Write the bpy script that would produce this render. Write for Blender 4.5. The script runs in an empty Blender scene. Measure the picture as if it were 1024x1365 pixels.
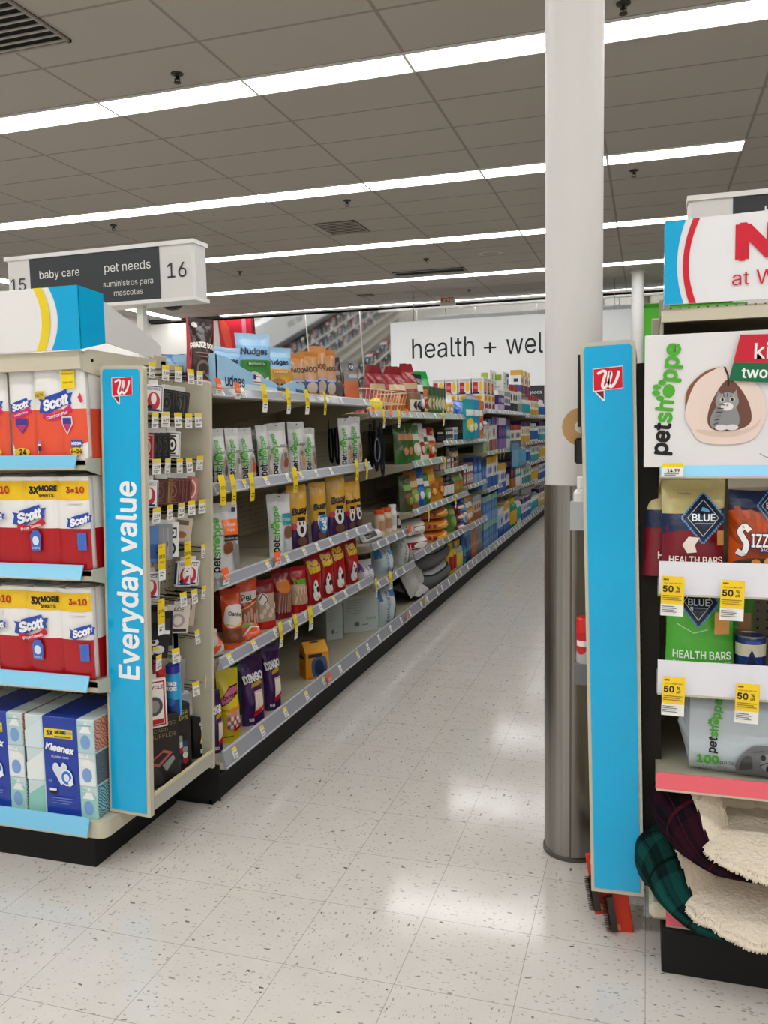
import bpy, bmesh, math, random
from mathutils import Vector, Matrix, Euler, noise
FT = .3048
PI = math.pi
SC = bpy.context.scene
COL = SC.collection
rad = math.radians
# ------------------------------------------------------------------ camera (solved from floor and ceiling grids)
FPX, YAW, PIT, ROL, CH = 1122.83, -.3029, -.0978, -.0198, 4.605 * FT
_c, _s = math.cos(YAW), math.sin(YAW)
FWD = Vector((_s * math.cos(PIT), _c * math.cos(PIT), math.sin(PIT)))
_r = Vector((_c, -_s, 0)); _u = _r.cross(FWD)
RGT = math.cos(ROL) * _r + math.sin(ROL) * _u
UPV = -math.sin(ROL) * _r + math.cos(ROL) * _u
EYE = Vector((0, 0, CH))
def P(px, py, ax, val):
    """point of the place seen at a photo pixel, on the plane ax = val"""
    d = FWD + RGT * ((px - 512) / FPX) + UPV * ((682.5 - py) / FPX)
    i = 'xyz'.index(ax)
    return EYE + d * ((val - EYE[i]) / d[i])
def depth(p): return (Vector(p) - EYE).dot(FWD)
cd = bpy.data.cameras.new('camera'); cam = bpy.data.objects.new('camera', cd); COL.objects.link(cam)
cd.sensor_fit = 'HORIZONTAL'; cd.sensor_width = 36; cd.lens = FPX / 1024 * 36; cd.clip_start = .05; cd.clip_end = 100
M = Matrix((RGT, UPV, -FWD)).transposed().to_4x4(); M.translation = EYE
cam.matrix_world = M; SC.camera = cam
# ------------------------------------------------------------------ materials
def lin(h):
    v = [int(h[i:i + 2], 16) / 255 for i in (0, 2, 4)]
    return [x / 12.92 if x <= .04045 else ((x + .055) / 1.055) ** 2.4 for x in v] + [1]
_M = {}
KIND = {  # roughness, specular, bump strength, bump scale, metallic
    'paper': (.5, .35, .03, 60, 0), 'foil': (.26, .55, .6, 20, 0), 'film': (.22, .5, .18, 18, 0),
    'gloss': (.16, .5, 0, 1, 0), 'paint': (.42, .4, .02, 120, 0), 'cloth': (.95, .1, .5, 260, 0),
    'matte': (.8, .2, 0, 1, 0), 'metal': (.34, .5, 0, 1, 1), 'rubber': (.6, .3, 0, 1, 0)}
def mat(h, kind='paper'):
    k = (h, kind)
    if k in _M: return _M[k]
    m = bpy.data.materials.new(kind + '_' + h); m.use_nodes = True
    nt = m.node_tree; b = nt.nodes['Principled BSDF']
    ro, sp, bs, bsc, me = KIND[kind]
    b.inputs['Base Color'].default_value = lin(h); b.inputs['Roughness'].default_value = ro
    b.inputs['Specular IOR Level'].default_value = sp; b.inputs['Metallic'].default_value = me
    if bs:
        tc = nt.nodes.new('ShaderNodeTexCoord'); no = nt.nodes.new('ShaderNodeTexNoise'); bu = nt.nodes.new('ShaderNodeBump')
        no.inputs['Scale'].default_value = bsc; no.inputs['Detail'].default_value = 2
        bu.inputs['Strength'].default_value = bs; bu.inputs['Distance'].default_value = .01
        nt.links.new(tc.outputs['Object'], no.inputs['Vector']); nt.links.new(no.outputs['Fac'], bu.inputs['Height'])
        nt.links.new(bu.outputs['Normal'], b.inputs['Normal'])
    _M[k] = m
    return m
class N:
    """tiny node helper"""
    def __init__(s, name):
        s.m = bpy.data.materials.new(name); s.m.use_nodes = True; s.t = s.m.node_tree; s.b = s.t.nodes['Principled BSDF']
    def n(s, typ, **kw):
        x = s.t.nodes.new('ShaderNode' + typ)
        for k, v in kw.items(): setattr(x, k, v)
        return x
    def l(s, a, b): s.t.links.new(a, b)
    def math(s, op, a, b=None):
        x = s.n('Math', operation=op)
        for i, v in enumerate((a, b)):
            if v is None: continue
            if isinstance(v, (int, float)): x.inputs[i].default_value = v
            else: s.l(v, x.inputs[i])
        return x.outputs[0]
    def mix(s, fac, a, b):
        x = s.n('Mix', data_type='RGBA')
        for i, v in ((0, fac), (6, a), (7, b)):
            if isinstance(v, (int, float)): x.inputs[i].default_value = v
            elif isinstance(v, str): x.inputs[i].default_value = lin(v)
            else: s.l(v, x.inputs[i])
        return x.outputs[2]
# ------------------------------------------------------------------ mesh builder
class G:
    def __init__(s): s.v = []; s.f = []; s.m = []; s.s = []; s.mats = []
    def mi(s, m):
        if isinstance(m, str): m = mat(m)
        elif isinstance(m, tuple): m = mat(*m)
        if m not in s.mats: s.mats.append(m)
        return s.mats.index(m)
    def add(s, vs, fs, m, smooth=False):
        o = len(s.v); s.v += [tuple(x) for x in vs]; i = s.mi(m)
        for f in fs:
            s.f.append([o + k for k in f]); s.m.append(i); s.s.append(smooth)
    def quad(s, a, b, c, d, m): s.add([a, b, c, d], [(0, 1, 2, 3)], m)
    def box(s, x0, x1, y0, y1, z0, z1, m, ch=0, rot=None):
        lo = (x0, y0, z0); hi = (x1, y1, z1)
        if ch <= 0:
            vs = [(hi[0] if i & 1 else lo[0], hi[1] if i & 2 else lo[1], hi[2] if i & 4 else lo[2]) for i in range(8)]
            fs = [(0, 2, 3, 1), (4, 5, 7, 6), (0, 1, 5, 4), (2, 6, 7, 3), (0, 4, 6, 2), (1, 3, 7, 5)]
        else:
            ch = min(ch, *[abs(hi[i] - lo[i]) * .45 for i in range(3)])
            vs = []; ix = {}
            for c in range(8):
                sg = [(c >> i) & 1 for i in range(3)]
                for a in range(3):
                    ix[c, a] = len(vs)
                    vs.append([(hi[i] if sg[i] else lo[i]) + (0 if i == a else (-ch if sg[i] else ch)) for i in range(3)])
            fs = []
            for a in range(3):
                b, c = (a + 1) % 3, (a + 2) % 3
                for sgn in (0, 1):
                    k = [(sgn << a) | (p << b) | (q << c) for p, q in ((0, 0), (1, 0), (1, 1), (0, 1))]
                    f = [ix[x, a] for x in k]; fs.append(f if sgn else f[::-1])
                for p in (0, 1):
                    for q in (0, 1):   # edge along axis a
                        k0 = (p << b) | (q << c); k1 = k0 | (1 << a)
                        f = [ix[k0, b], ix[k1, b], ix[k1, c], ix[k0, c]]
                        fs.append(f if p == q else f[::-1])
            for c in range(8): fs.append([ix[c, 0], ix[c, 1], ix[c, 2]])
        if rot is not None: vs = [rot @ Vector(v) for v in vs]
        s.add(vs, fs, m)
    def prism(s, pts, ax, d0, d1, m, smooth=False):
        """extrude a 2-D outline along axis ax; pts are the other two coordinates in xyz order"""
        i = 'xyz'.index(ax); n = len(pts)
        def mk(p, d): q = list(p); q.insert(i, d); return q
        vs = [mk(p, d0) for p in pts] + [mk(p, d1) for p in pts]
        s.add(vs, [tuple(range(n))[::-1], tuple(range(n, 2 * n))], m)
        s.add(vs, [(k, (k + 1) % n, n + (k + 1) % n, n + k) for k in range(n)], m, smooth)
    def tube(s, pts, r, m, n=6, closed=False):
        pts = [Vector(p) for p in pts]; L = len(pts); vs = []; fs = []
        rs = r if isinstance(r, (list, tuple)) else [r] * L
        up = None
        for i, p in enumerate(pts):
            a = pts[i - 1] if (i or closed) else p; b = pts[(i + 1) % L] if (i < L - 1 or closed) else p
            t = (b - a).normalized()
            if up is None: up = Vector((0, 0, 1)) if abs(t.z) < .9 else Vector((1, 0, 0))
            x = t.cross(up).normalized(); up = x.cross(t).normalized()
            for k in range(n):
                an = 2 * PI * k / n; vs.append(p + (x * math.cos(an) + up * math.sin(an)) * rs[i])
        for i in range(L if closed else L - 1):
            for k in range(n):
                j = (i + 1) % L
                fs.append((i * n + k, i * n + (k + 1) % n, j * n + (k + 1) % n, j * n + k))
        if not closed: fs += [tuple(range(n))[::-1], tuple((L - 1) * n + k for k in range(n))]
        s.add(vs, fs, m, True)
    def lathe(s, prof, m, n=20, c=(0, 0, 0), mfn=None):
        vs = []
        for r, z in prof:
            for k in range(n):
                a = 2 * PI * k / n; vs.append((c[0] + r * math.cos(a), c[1] + r * math.sin(a), c[2] + z))
        for i in range(len(prof) - 1):
            mm = mfn(i) if mfn else m
            s.add(vs[i * n:(i + 2) * n], [(k, (k + 1) % n, n + (k + 1) % n, n + k) for k in range(n)], mm, True)
        s.add(vs[:n], [tuple(range(n))[::-1]], mfn(0) if mfn else m); s.add(vs[-n:], [tuple(range(n))], mfn(len(prof) - 2) if mfn else m)
    def grid(s, fn, us, vs_, m=None, mfn=None, smooth=True):
        nu, nv = len(us), len(vs_)
        pts = [fn(u, v) for v in vs_ for u in us]; o = len(s.v); s.v += [tuple(p) for p in pts]
        for j in range(nv - 1):
            for i in range(nu - 1):
                mm = mfn((us[i] + us[i + 1]) / 2, (vs_[j] + vs_[j + 1]) / 2) if mfn else m
                s.f.append([o + j * nu + i, o + j * nu + i + 1, o + (j + 1) * nu + i + 1, o + (j + 1) * nu + i])
                s.m.append(s.mi(mm)); s.s.append(smooth)
    def mesh(s, name):
        me = bpy.data.meshes.new(name); me.from_pydata(s.v, [], s.f)
        for m in s.mats: me.materials.append(m)
        me.polygons.foreach_set('material_index', s.m); me.polygons.foreach_set('use_smooth', s.s); me.update()
        return me
    def build(s, name, parent=None, loc=(0, 0, 0), rot=(0, 0, 0), **props):
        return link(name, s.mesh(name), parent, loc, rot, **props)
def link(name, data, parent=None, loc=(0, 0, 0), rot=(0, 0, 0), **props):
    o = bpy.data.objects.new(name, data); COL.objects.link(o)
    o.location = loc; o.rotation_euler = rot
    if parent: o.parent = parent
    for k, v in props.items(): o[k] = v
    return o
def empty(name, loc=(0, 0, 0), rot=(0, 0, 0), **props):
    o = link(name, None, None, loc, rot, **props); o.empty_display_size = .05
    return o
def struct(name, g, **kw): return g.build(name, kind='structure', **kw)
# ------------------------------------------------------------------ labels: told apart by counting from the near end where look-alikes repeat
REG = []
def reg(o, desc, place, cat, order=None, how='from the near end', group=None):
    o['category'] = cat; REG.append((o, desc, place, order if order is not None else o.location.y, how, group)); return o
ORD = ('first second third fourth fifth sixth seventh eighth ninth tenth eleventh twelfth thirteenth fourteenth fifteenth sixteenth '
       'seventeenth eighteenth nineteenth twentieth').split()
def finish_labels():
    d = {}
    for r in REG: d.setdefault((r[1], r[2]), []).append(r)
    for (desc, place), rs in d.items():
        rs.sort(key=lambda r: r[3])
        for i, r in enumerate(rs):
            o = r[0]
            if len(rs) == 1: o['label'] = (desc + ' ' + place).strip()
            elif r[4] == 'same': o['label'] = (desc + ' ' + place).strip()
            else:
                pl_ = place
                for pre in ('on the ', 'in the ', 'hanging in the '):
                    if pl_.startswith(pre): pl_ = pl_[len(pre):]; break
                how = r[4].replace('from the near end', 'from near end')
                o['label'] = '%s %s %s, %s' % (ORD[i], desc, how, pl_)
            if r[5] or len(rs) > 1: o['group'] = r[5] or (desc + ' ' + place)
# ------------------------------------------------------------------ lettering and flat print
_T = {}
FONT = None
try:    # the sans face that ships inside Blender itself
    import os
    FONT = bpy.data.fonts.load(os.path.join(bpy.utils.system_resource('DATAFILES'), 'fonts', 'Inter.woff2'))
except Exception: FONT = None
def txt(s, bold=0, shear=0, space=1):
    k = (s, bold, shear, space)
    if k in _T: return _T[k]
    cu = bpy.data.curves.new('t', 'FONT'); cu.body = s
    if FONT: cu.font = FONT
    cu.offset = bold; cu.shear = shear; cu.space_character = space
    cu.resolution_u = 3; cu.fill_mode = 'FRONT'
    ob = bpy.data.objects.new('t', cu)
    me = bpy.data.meshes.new_from_object(ob)
    v = [(p.co.x, p.co.y) for p in me.vertices]; f = [tuple(p.vertices) for p in me.polygons]
    bpy.data.objects.remove(ob); bpy.data.curves.remove(cu); bpy.data.meshes.remove(me)
    if not v: v = [(0, 0), (.3, 0), (.3, .01)]; f = []
    x0 = min(p[0] for p in v); x1 = max(p[0] for p in v); y0 = min(p[1] for p in v); y1 = max(p[1] for p in v)
    _T[k] = (v, f, (x0, x1, y0, y1)); return _T[k]
def CAPH():
    b = txt('H')[2]; return b[3] - b[2]
def ell(cx, cy, rx, ry, n=22, a0=0, a1=360):
    return [(cx + rx * math.cos(rad(a0 + (a1 - a0) * i / n)), cy + ry * math.sin(rad(a0 + (a1 - a0) * i / n))) for i in range(n + (0 if a1 - a0 == 360 else 1))]
def catmull(p, k=6, closed=False):
    out = []; n = len(p)
    for i in range(n if closed else n - 1):
        g = (lambda j: p[j % n]) if closed else (lambda j: p[min(max(j, 0), n - 1)])
        a, b, c, d = g(i - 1), g(i), g(i + 1), g(i + 2)
        for q in range(k):
            t = q / k
            out.append(tuple(.5 * ((2 * b[e]) + (-a[e] + c[e]) * t + (2 * a[e] - 5 * b[e] + 4 * c[e] - d[e]) * t * t + (-a[e] + 3 * b[e] - 3 * c[e] + d[e]) * t ** 3) for e in range(len(b))))
    if not closed: out.append(tuple(p[-1]))
    return out
def ribbon(p, w):
    """quads of a stroke of width w (number or list) along 2-D points"""
    n = len(p); ws = w if isinstance(w, list) else [w] * n; vs = []
    for i in range(n):
        a, b = p[max(i - 1, 0)], p[min(i + 1, n - 1)]
        dx, dy = b[0] - a[0], b[1] - a[1]; L = math.hypot(dx, dy) or 1
        vs += [(p[i][0] - dy / L * ws[i] / 2, p[i][1] + dx / L * ws[i] / 2), (p[i][0] + dy / L * ws[i] / 2, p[i][1] - dx / L * ws[i] / 2)]
    return vs, [(2 * i, 2 * i + 1, 2 * i + 3, 2 * i + 2) for i in range(n - 1)]
PAW = [('e', 0, -.16, .3, .26), ('e', -.34, .16, .12, .17), ('e', -.13, .36, .12, .18), ('e', .13, .36, .12, .18), ('e', .34, .16, .12, .17)]
def BOLD(b):
    if b < .006: return [(0, 0)]
    b = min(b, .07); p = [(0, 0)] + [(b * math.cos(rad(t)), b * math.sin(rad(t))) for t in range(30, 390, 90 if b < .03 else 60)]
    return p
def shapes(art, W, H):
    """art items (fractions of W and H) -> list of (verts in metres, faces, colour)"""
    out = []
    for a in art:
        k = a[0]
        if k == 'r': out.append(([(a[1] * W, a[2] * H), (a[3] * W, a[2] * H), (a[3] * W, a[4] * H), (a[1] * W, a[4] * H)], [(0, 1, 2, 3)], a[5]))
        elif k == 'e':
            p = ell(a[1] * W, a[2] * H, a[3] * W, a[4] * H); out.append((p, [tuple(range(len(p)))], a[5]))
        elif k == 'p':
            p = [(x * W, y * H) for x, y in a[1]]; out.append((p, [tuple(range(len(p)))], a[2]))
        elif k == 's':   # stroke: points, width in metres
            v, f = ribbon([(x * W, y * H) for x, y in a[1]], a[2]); out.append((v, f, a[3]))
        elif k == 't':   # text: string, cx, cy, cap height fraction of H, colour, opts
            o = a[6] if len(a) > 6 else {}
            v, f, (x0, x1, y0, y1) = txt(a[1], 0, o.get('shear', 0), o.get('space', 1)); bo = o.get('bold', 0)
            sc = a[4] * H / CAPH(); sx = sc
            r = rad(o.get('rot', 0)); mw = o.get('w')
            if mw:
                lim = mw * (H if abs(math.sin(r)) > .7 else W); sx = lim / max(x1 - x0, 1e-6)
                if not o.get('fit'): sx = sc = min(sx, sc)
            cx = (x0 + x1) / 2; cy = CAPH() / 2; c, s_ = math.cos(r), math.sin(r)
            for dx, dy in BOLD(bo):
              q = []
              for x, y in v:
                x += dx; y += dy
                X = (x - cx) * sx; Y = (y - cy) * sc
                if 'arc' in o: Y += o['arc'] * (1 - (2 * X / max((x1 - x0) * sx, 1e-6)) ** 2)
                q.append((a[2] * W + X * c - Y * s_, a[3] * H + X * s_ + Y * c))
              out.append((q, f, a[5], (dx, dy) != (0, 0)))
        elif k == 'run':  # coloured text run: [(str, colour)], cx, cy, total length fraction of H (rot 90) or W, opts
            runs, cxx, cyy, ln = a[1:5]; o = a[5] if len(a) > 5 else {}
            r = rad(o.get('rot', 0)); L = ln * (H if abs(math.sin(r)) > .7 else W)
            x = 0; parts = []
            for s_, c_ in runs:
                if s_ == 'PAW': parts.append((None, x + .27, c_)); x += .6
                else:
                    v, f, bb = txt(s_, 0); parts.append(((v, f), x - bb[0], c_)); x += bb[1] - bb[0] + .05
            sc = L / x; c, sn = math.cos(r), math.sin(r)
            def mp(px, py):
                X = (px - x / 2) * sc; Y = (py - CAPH() * .37) * sc
                return (cxx * W + X * c - Y * sn, cyy * H + X * sn + Y * c)
            for geo, off, c_ in parts:
                if geo is None:
                    for e in PAW:
                        p = [mp(off + q[0] * .74, .3 + q[1] * .74) for q in ell(e[1], e[2], e[3], e[4], 12)]; out.append((p, [tuple(range(12))], c_))
                else:
                    for dx, dy in BOLD(o.get('bold', .012)): out.append(([mp(off + px + dx, py + dy) for px, py in geo[0]], geo[1], c_, (dx, dy) != (0, 0)))
    return out
def decal(g, art, W, H, mp, curved=0, eps=.0006, kind='paper'):
    """lay print on a surface: mp(x, y, lift) -> point, x 0..W, y 0..H in metres"""
    lv_ = 0
    for it in shapes(art, W, H):
        v, f, c = it[:3]; lv_ += .03 if len(it) > 3 and it[3] else .35
        m = c if not isinstance(c, str) else (c, kind)
        if curved:
            bm = bmesh.new(); bv = [bm.verts.new((x, y, 0)) for x, y in v]
            for q in f:
                try: bm.faces.new([bv[k] for k in q])
                except ValueError: pass
            bmesh.ops.triangulate(bm, faces=bm.faces[:])
            for ax, n, L in ((0, curved, W), (1, curved, H)):
                lo = min(p[ax] for p in v); hi = max(p[ax] for p in v)
                for k in range(1, n):
                    t = L * k / n
                    if lo < t < hi:
                        co = Vector((0, 0, 0)); co[ax] = t; no = Vector((0, 0, 0)); no[ax] = 1
                        bmesh.ops.bisect_plane(bm, geom=bm.verts[:] + bm.edges[:] + bm.faces[:], plane_co=co, plane_no=no)
            bm.verts.index_update()
            v = [(p.co.x, p.co.y) for p in bm.verts]; f = [[p.index for p in q.verts] for q in bm.faces]; bm.free()
        lift = eps * (.65 + lv_)
        g.add([mp(x, y, lift) for x, y in v], f, m, bool(curved))
def front_art(g, art, x0, x1, y, z0, z1, eps=.0006, kind='paper'):
    """print on a flat face that looks towards -Y"""
    decal(g, art, x1 - x0, z1 - z0, lambda x, z, e: (x0 + x, y - e, z0 + z), eps=eps, kind=kind)
def side_art(g, art, x, y0, y1, z0, z1, eps=.0006, kind='paper'):
    """print on a flat face that looks towards +X"""
    decal(g, art, y1 - y0, z1 - z0, lambda u, z, e: (x + e, y0 + u, z0 + z), eps=eps, kind=kind)
GREEN, INK, WHITE = '4fae2f', '17181a', 'f4f3f1'
PETSHOPPE = [('pet', INK), ('sh', GREEN), ('PAW', GREEN), ('ppe', GREEN)]
def wlogo(cx, cy, w, h_over_w_frame, sw):
    """speech flag with the script W, centred; fractions where 1 unit of y = h_over_w_frame units of x"""
    k = 1 / h_over_w_frame; h = w * .8 * k
    X = lambda t: cx + (t - .5) * w
    Y = lambda t: cy + (t - .5) * h
    P_ = lambda pts: [(X(a), Y(b)) for a, b in pts]
    W_ = catmull([(.14, .74), (.3, .86), (.42, .8), (.34, .45), (.3, .2), (.38, .12), (.5, .3), (.6, .62), (.58, .82), (.52, .6), (.52, .28), (.6, .14), (.74, .32), (.84, .62), (.87, .84)], 5)
    return [('p', P_([(-.02, .02), (.02, -.04), (.3, -.46), (.37, -.46), (.37, .02)]), WHITE), ('p', P_([(-.03, -.03), (1.02, .05), (1.02, 1.05), (-.03, .99)]), WHITE),
            ('p', P_([(.06, -.04), (.34, -.4), (.34, -.02)]), '7d1026'), ('p', P_([(0, 0), (1, .08), (1, 1.02), (0, .96)]), 'd2142c'),
            ('s', P_(W_), sw, WHITE)]
# ================================================================== the room
CEIL = 3.953
TX, TY = -4.9658 * FT, 6.304 * FT           # floor tile grid origin
RX, RY = -13.278 * FT, 19.99 * FT           # ceiling: lamp joint, rear edge of the first lamp row in view
PER = 9 * FT
XL, XR, YF, YB = -10.75, 9.0, -7.0, 17.45
def floor_mat():
    k = N('vinyl_tile'); geo = k.n('NewGeometry'); sep = k.n('SeparateXYZ'); k.l(geo.outputs['Position'], sep.inputs[0])
    x = k.math('DIVIDE', k.math('SUBTRACT', sep.outputs[0], TX), FT); y = k.math('DIVIDE', k.math('SUBTRACT', sep.outputs[1], TY), FT)
    ix, iy = k.math('FLOOR', x), k.math('FLOOR', y); fx, fy = k.math('FRACT', x), k.math('FRACT', y)
    e = k.math('MINIMUM', k.math('MINIMUM', fx, k.math('SUBTRACT', 1, fx)), k.math('MINIMUM', fy, k.math('SUBTRACT', 1, fy)))
    seam = k.math('LESS_THAN', e, .0036)
    cmb = k.n('CombineXYZ'); k.l(ix, cmb.inputs[0]); k.l(iy, cmb.inputs[1])
    wn = k.n('TexWhiteNoise', noise_dimensions='2D'); k.l(cmb.outputs[0], wn.inputs['Vector'])
    par = k.math('GREATER_THAN', wn.outputs['Value'], .5)     # grain runs one way or the other
    def flecks(scale, long, thr, dens):
        sx = k.n('CombineXYZ'); k.l(k.math('MULTIPLY', x, scale), sx.inputs[0]); k.l(k.math('MULTIPLY', y, scale / long), sx.inputs[1])
        sy = k.n('CombineXYZ'); k.l(k.math('MULTIPLY', x, scale / long), sy.inputs[0]); k.l(k.math('MULTIPLY', y, scale), sy.inputs[1])
        mv = k.n('Mix', data_type='VECTOR'); k.l(par, mv.inputs[0]); k.l(sx.outputs[0], mv.inputs[4]); k.l(sy.outputs[0], mv.inputs[5])
        nz = k.n('TexNoise'); nz.inputs['Scale'].default_value = 1.2; k.l(mv.outputs[1], nz.inputs['Vector'])
        ad = k.n('VectorMath', operation='MULTIPLY_ADD'); k.l(nz.outputs['Color'], ad.inputs[0]); ad.inputs[1].default_value = (.9, .9, 0); k.l(mv.outputs[1], ad.inputs[2])
        vo = k.n('TexVoronoi', voronoi_dimensions='2D'); vo.inputs['Scale'].default_value = 1; k.l(ad.outputs[0], vo.inputs['Vector'])
        s2 = k.n('SeparateXYZ'); k.l(vo.outputs['Color'], s2.inputs[0])
        return k.math('MULTIPLY', k.math('LESS_THAN', vo.outputs['Distance'], k.math('MULTIPLY', s2.outputs[1], thr)), k.math('LESS_THAN', s2.outputs[0], dens)), s2.outputs[2]
    f1, c1 = flecks(38, 1.9, .4, .42); f2, c2 = flecks(22, 2.2, .28, .15)
    nz = k.n('TexNoise'); nz.inputs['Scale'].default_value = 9; nz.inputs['Detail'].default_value = 4; k.l(geo.outputs['Position'], nz.inputs['Vector'])
    base = k.mix(nz.outputs['Fac'], 'c9c5be', 'd9d6d0'); base = k.mix(k.math('MULTIPLY', wn.outputs['Value'], .35), base, 'cfc9c0')
    base = k.mix(k.math('MULTIPLY', f1, k.math('MULTIPLY', c1, .75)), base, '8b8479'); base = k.mix(k.math('MULTIPLY', f2, k.math('MULTIPLY', c2, 1)), base, '57514a')
    base = k.mix(k.math('MULTIPLY', seam, .55), base, '6d675f')
    # scuff streaks worn along the aisle
    sc = k.n('CombineXYZ'); k.l(k.math('MULTIPLY', sep.outputs[0], 2.2), sc.inputs[0]); k.l(k.math('MULTIPLY', sep.outputs[1], .5), sc.inputs[1])
    n2 = k.n('TexNoise'); n2.inputs['Scale'].default_value = 2.2; n2.inputs['Detail'].default_value = 6; k.l(sc.outputs[0], n2.inputs['Vector'])
    k.l(base, k.b.inputs['Base Color'])
    k.l(k.math('ADD', k.math('MULTIPLY', n2.outputs['Fac'], .18), .03), k.b.inputs['Roughness'])
    k.b.inputs['Specular IOR Level'].default_value = .5
    n3 = k.n('TexNoise'); n3.inputs['Scale'].default_value = 7; n3.inputs['Detail'].default_value = 3; k.l(geo.outputs['Position'], n3.inputs['Vector'])
    bu = k.n('Bump'); bu.inputs['Strength'].default_value = .06; bu.inputs['Distance'].default_value = .01; k.l(n3.outputs['Fac'], bu.inputs['Height']); k.l(bu.outputs[0], k.b.inputs['Normal'])
    return k.m
def ceiling_mat():
    k = N('ceiling_tile'); geo = k.n('NewGeometry'); sep = k.n('SeparateXYZ'); k.l(geo.outputs['Position'], sep.inputs[0])
    x = k.math('FRACT', k.math('DIVIDE', k.math('SUBTRACT', sep.outputs[0], RX), 4 * FT))
    y = k.math('MULTIPLY', k.math('FRACT', k.math('DIVIDE', k.math('SUBTRACT', sep.outputs[1], RY), PER)), 4.5)
    yf = k.math('FRACT', y)
    ex = k.math('MULTIPLY', k.math('MINIMUM', x, k.math('SUBTRACT', 1, x)), 4 * FT); ey = k.math('MULTIPLY', k.math('MINIMUM', yf, k.math('SUBTRACT', 1, yf)), 2 * FT)
    bar = k.math('LESS_THAN', k.math('MINIMUM', ex, ey), .012)
    nz = k.n('TexNoise'); nz.inputs['Scale'].default_value = 220; k.l(geo.outputs['Position'], nz.inputs['Vector'])
    n2 = k.n('TexNoise'); n2.inputs['Scale'].default_value = 1.1; k.l(geo.outputs['Position'], n2.inputs['Vector'])
    c = k.mix(nz.outputs['Fac'], 'a39d96', 'b7b1aa'); c = k.mix(k.math('MULTIPLY', n2.outputs['Fac'], .3), c, 'a19a92'); c = k.mix(bar, c, '8f8881')
    k.l(c, k.b.inputs['Base Color']); k.b.inputs['Roughness'].default_value = .9; k.b.inputs['Specular IOR Level'].default_value = .1
    bu = k.n('Bump'); bu.inputs['Strength'].default_value = .6; bu.inputs['Distance'].default_value = .01; k.l(k.math('SUBTRACT', 1, bar), bu.inputs['Height']); k.l(bu.outputs[0], k.b.inputs['Normal'])
    return k.m
def pegboard(name, h, hole, pitch, ua, va, r=.13):
    k = N(name); geo = k.n('NewGeometry'); sep = k.n('SeparateXYZ'); k.l(geo.outputs['Position'], sep.inputs[0])
    u = k.math('SUBTRACT', k.math('FRACT', k.math('DIVIDE', sep.outputs[ua], pitch)), .5); v = k.math('SUBTRACT', k.math('FRACT', k.math('DIVIDE', sep.outputs[va], pitch)), .5)
    d = k.math('SQRT', k.math('ADD', k.math('MULTIPLY', u, u), k.math('MULTIPLY', v, v)))
    k.l(k.mix(k.math('LESS_THAN', d, r), h, hole), k.b.inputs['Base Color']); k.b.inputs['Roughness'].default_value = .5
    return k.m
BEIGE, BEIGE_D = ('b9b29c', 'paint'), ('a29b86', 'paint')
PEG_X = pegboard('pegboard_side', 'aba48e', '2c2a24', .0254, 1, 2); PEG_Y = pegboard('pegboard_front', 'aba48e', '2c2a24', .0254, 0, 2)
def wall_mat(h):
    k = N('wall_' + h); nz = k.n('TexNoise'); nz.inputs['Scale'].default_value = 60
    k.l(k.mix(nz.outputs['Fac'], h, h), k.b.inputs['Base Color']); k.b.inputs['Roughness'].default_value = .7
    return k.m
g = G(); g.box(XL - .1, XR + .1, YF - .1, YB + .1, -.1, 0, floor_mat()); struct('floor', g)
g = G(); g.box(XL - .1, XR + .1, YF - .1, YB + .1, CEIL, CEIL + .1, ceiling_mat()); struct('ceiling', g)
WALL = wall_mat('d9d7d2')
g = G(); g.box(XL, XR, YB, YB + .1, 0, CEIL, WALL); struct('wall_back', g)
g = G(); g.box(XL - .1, XL, YF - .1, YB + .1, 0, CEIL, WALL); struct('wall_left', g)
g = G(); g.box(XR, XR + .1, YF - .1, YB + .1, 0, CEIL, WALL); struct('wall_right', g)
g = G(); g.box(XL, XR, YF - .1, YF, 0, CEIL, WALL); struct('wall_front', g)
g = G(); g.box(XL, XR, 16.9, YB, 3.9, CEIL, ('4a4743', 'matte')); struct('trim_1', g)
# ------------------------------------------------------------------ ceiling lamps
def emit(name, col, st):
    m = bpy.data.materials.new(name); m.use_nodes = True; b = m.node_tree.nodes['Principled BSDF']
    b.inputs['Base Color'].default_value = (.8, .8, .8, 1); b.inputs['Emission Color'].default_value = col; b.inputs['Emission Strength'].default_value = st
    return m
LAMP = emit('lamp_diffuser', (1, .995, .99, 1), 9.0)
def lamp(x0, x1, y0, y1, label, group, along='x'):
    o = empty('ceiling_light', ((x0 + x1) / 2, (y0 + y1) / 2, CEIL), label=label, category='ceiling light', group=group)
    w, d = (x1 - x0) / 2, (y1 - y0) / 2
    f = G()
    for a in ((-w, w, -d, -d + .012), (-w, w, d - .012, d), (-w, -w + .012, -d + .012, d - .012), (w - .012, w, -d + .012, d - .012)):
        f.box(*a, -.016, -.0005, ('d8d6d2', 'paint'))
    f.build('lamp_frame', o)
    e = G(); e.box(-w + .012, w - .012, -d + .012, d - .012, -.012, -.0008, LAMP); e.build('diffuser', o)
    return o
ROWS = ['in the closest row of lamps', 'in the second row of lamps', 'in the third row of lamps', 'in the fourth row of lamps', 'in the row against the mirrors']
XEND = [8.6, .82, 2.1, 2.1, 2.1]; XBEG = [-10.3, -10.3, -9.1, -9.1, -8.7]
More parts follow.
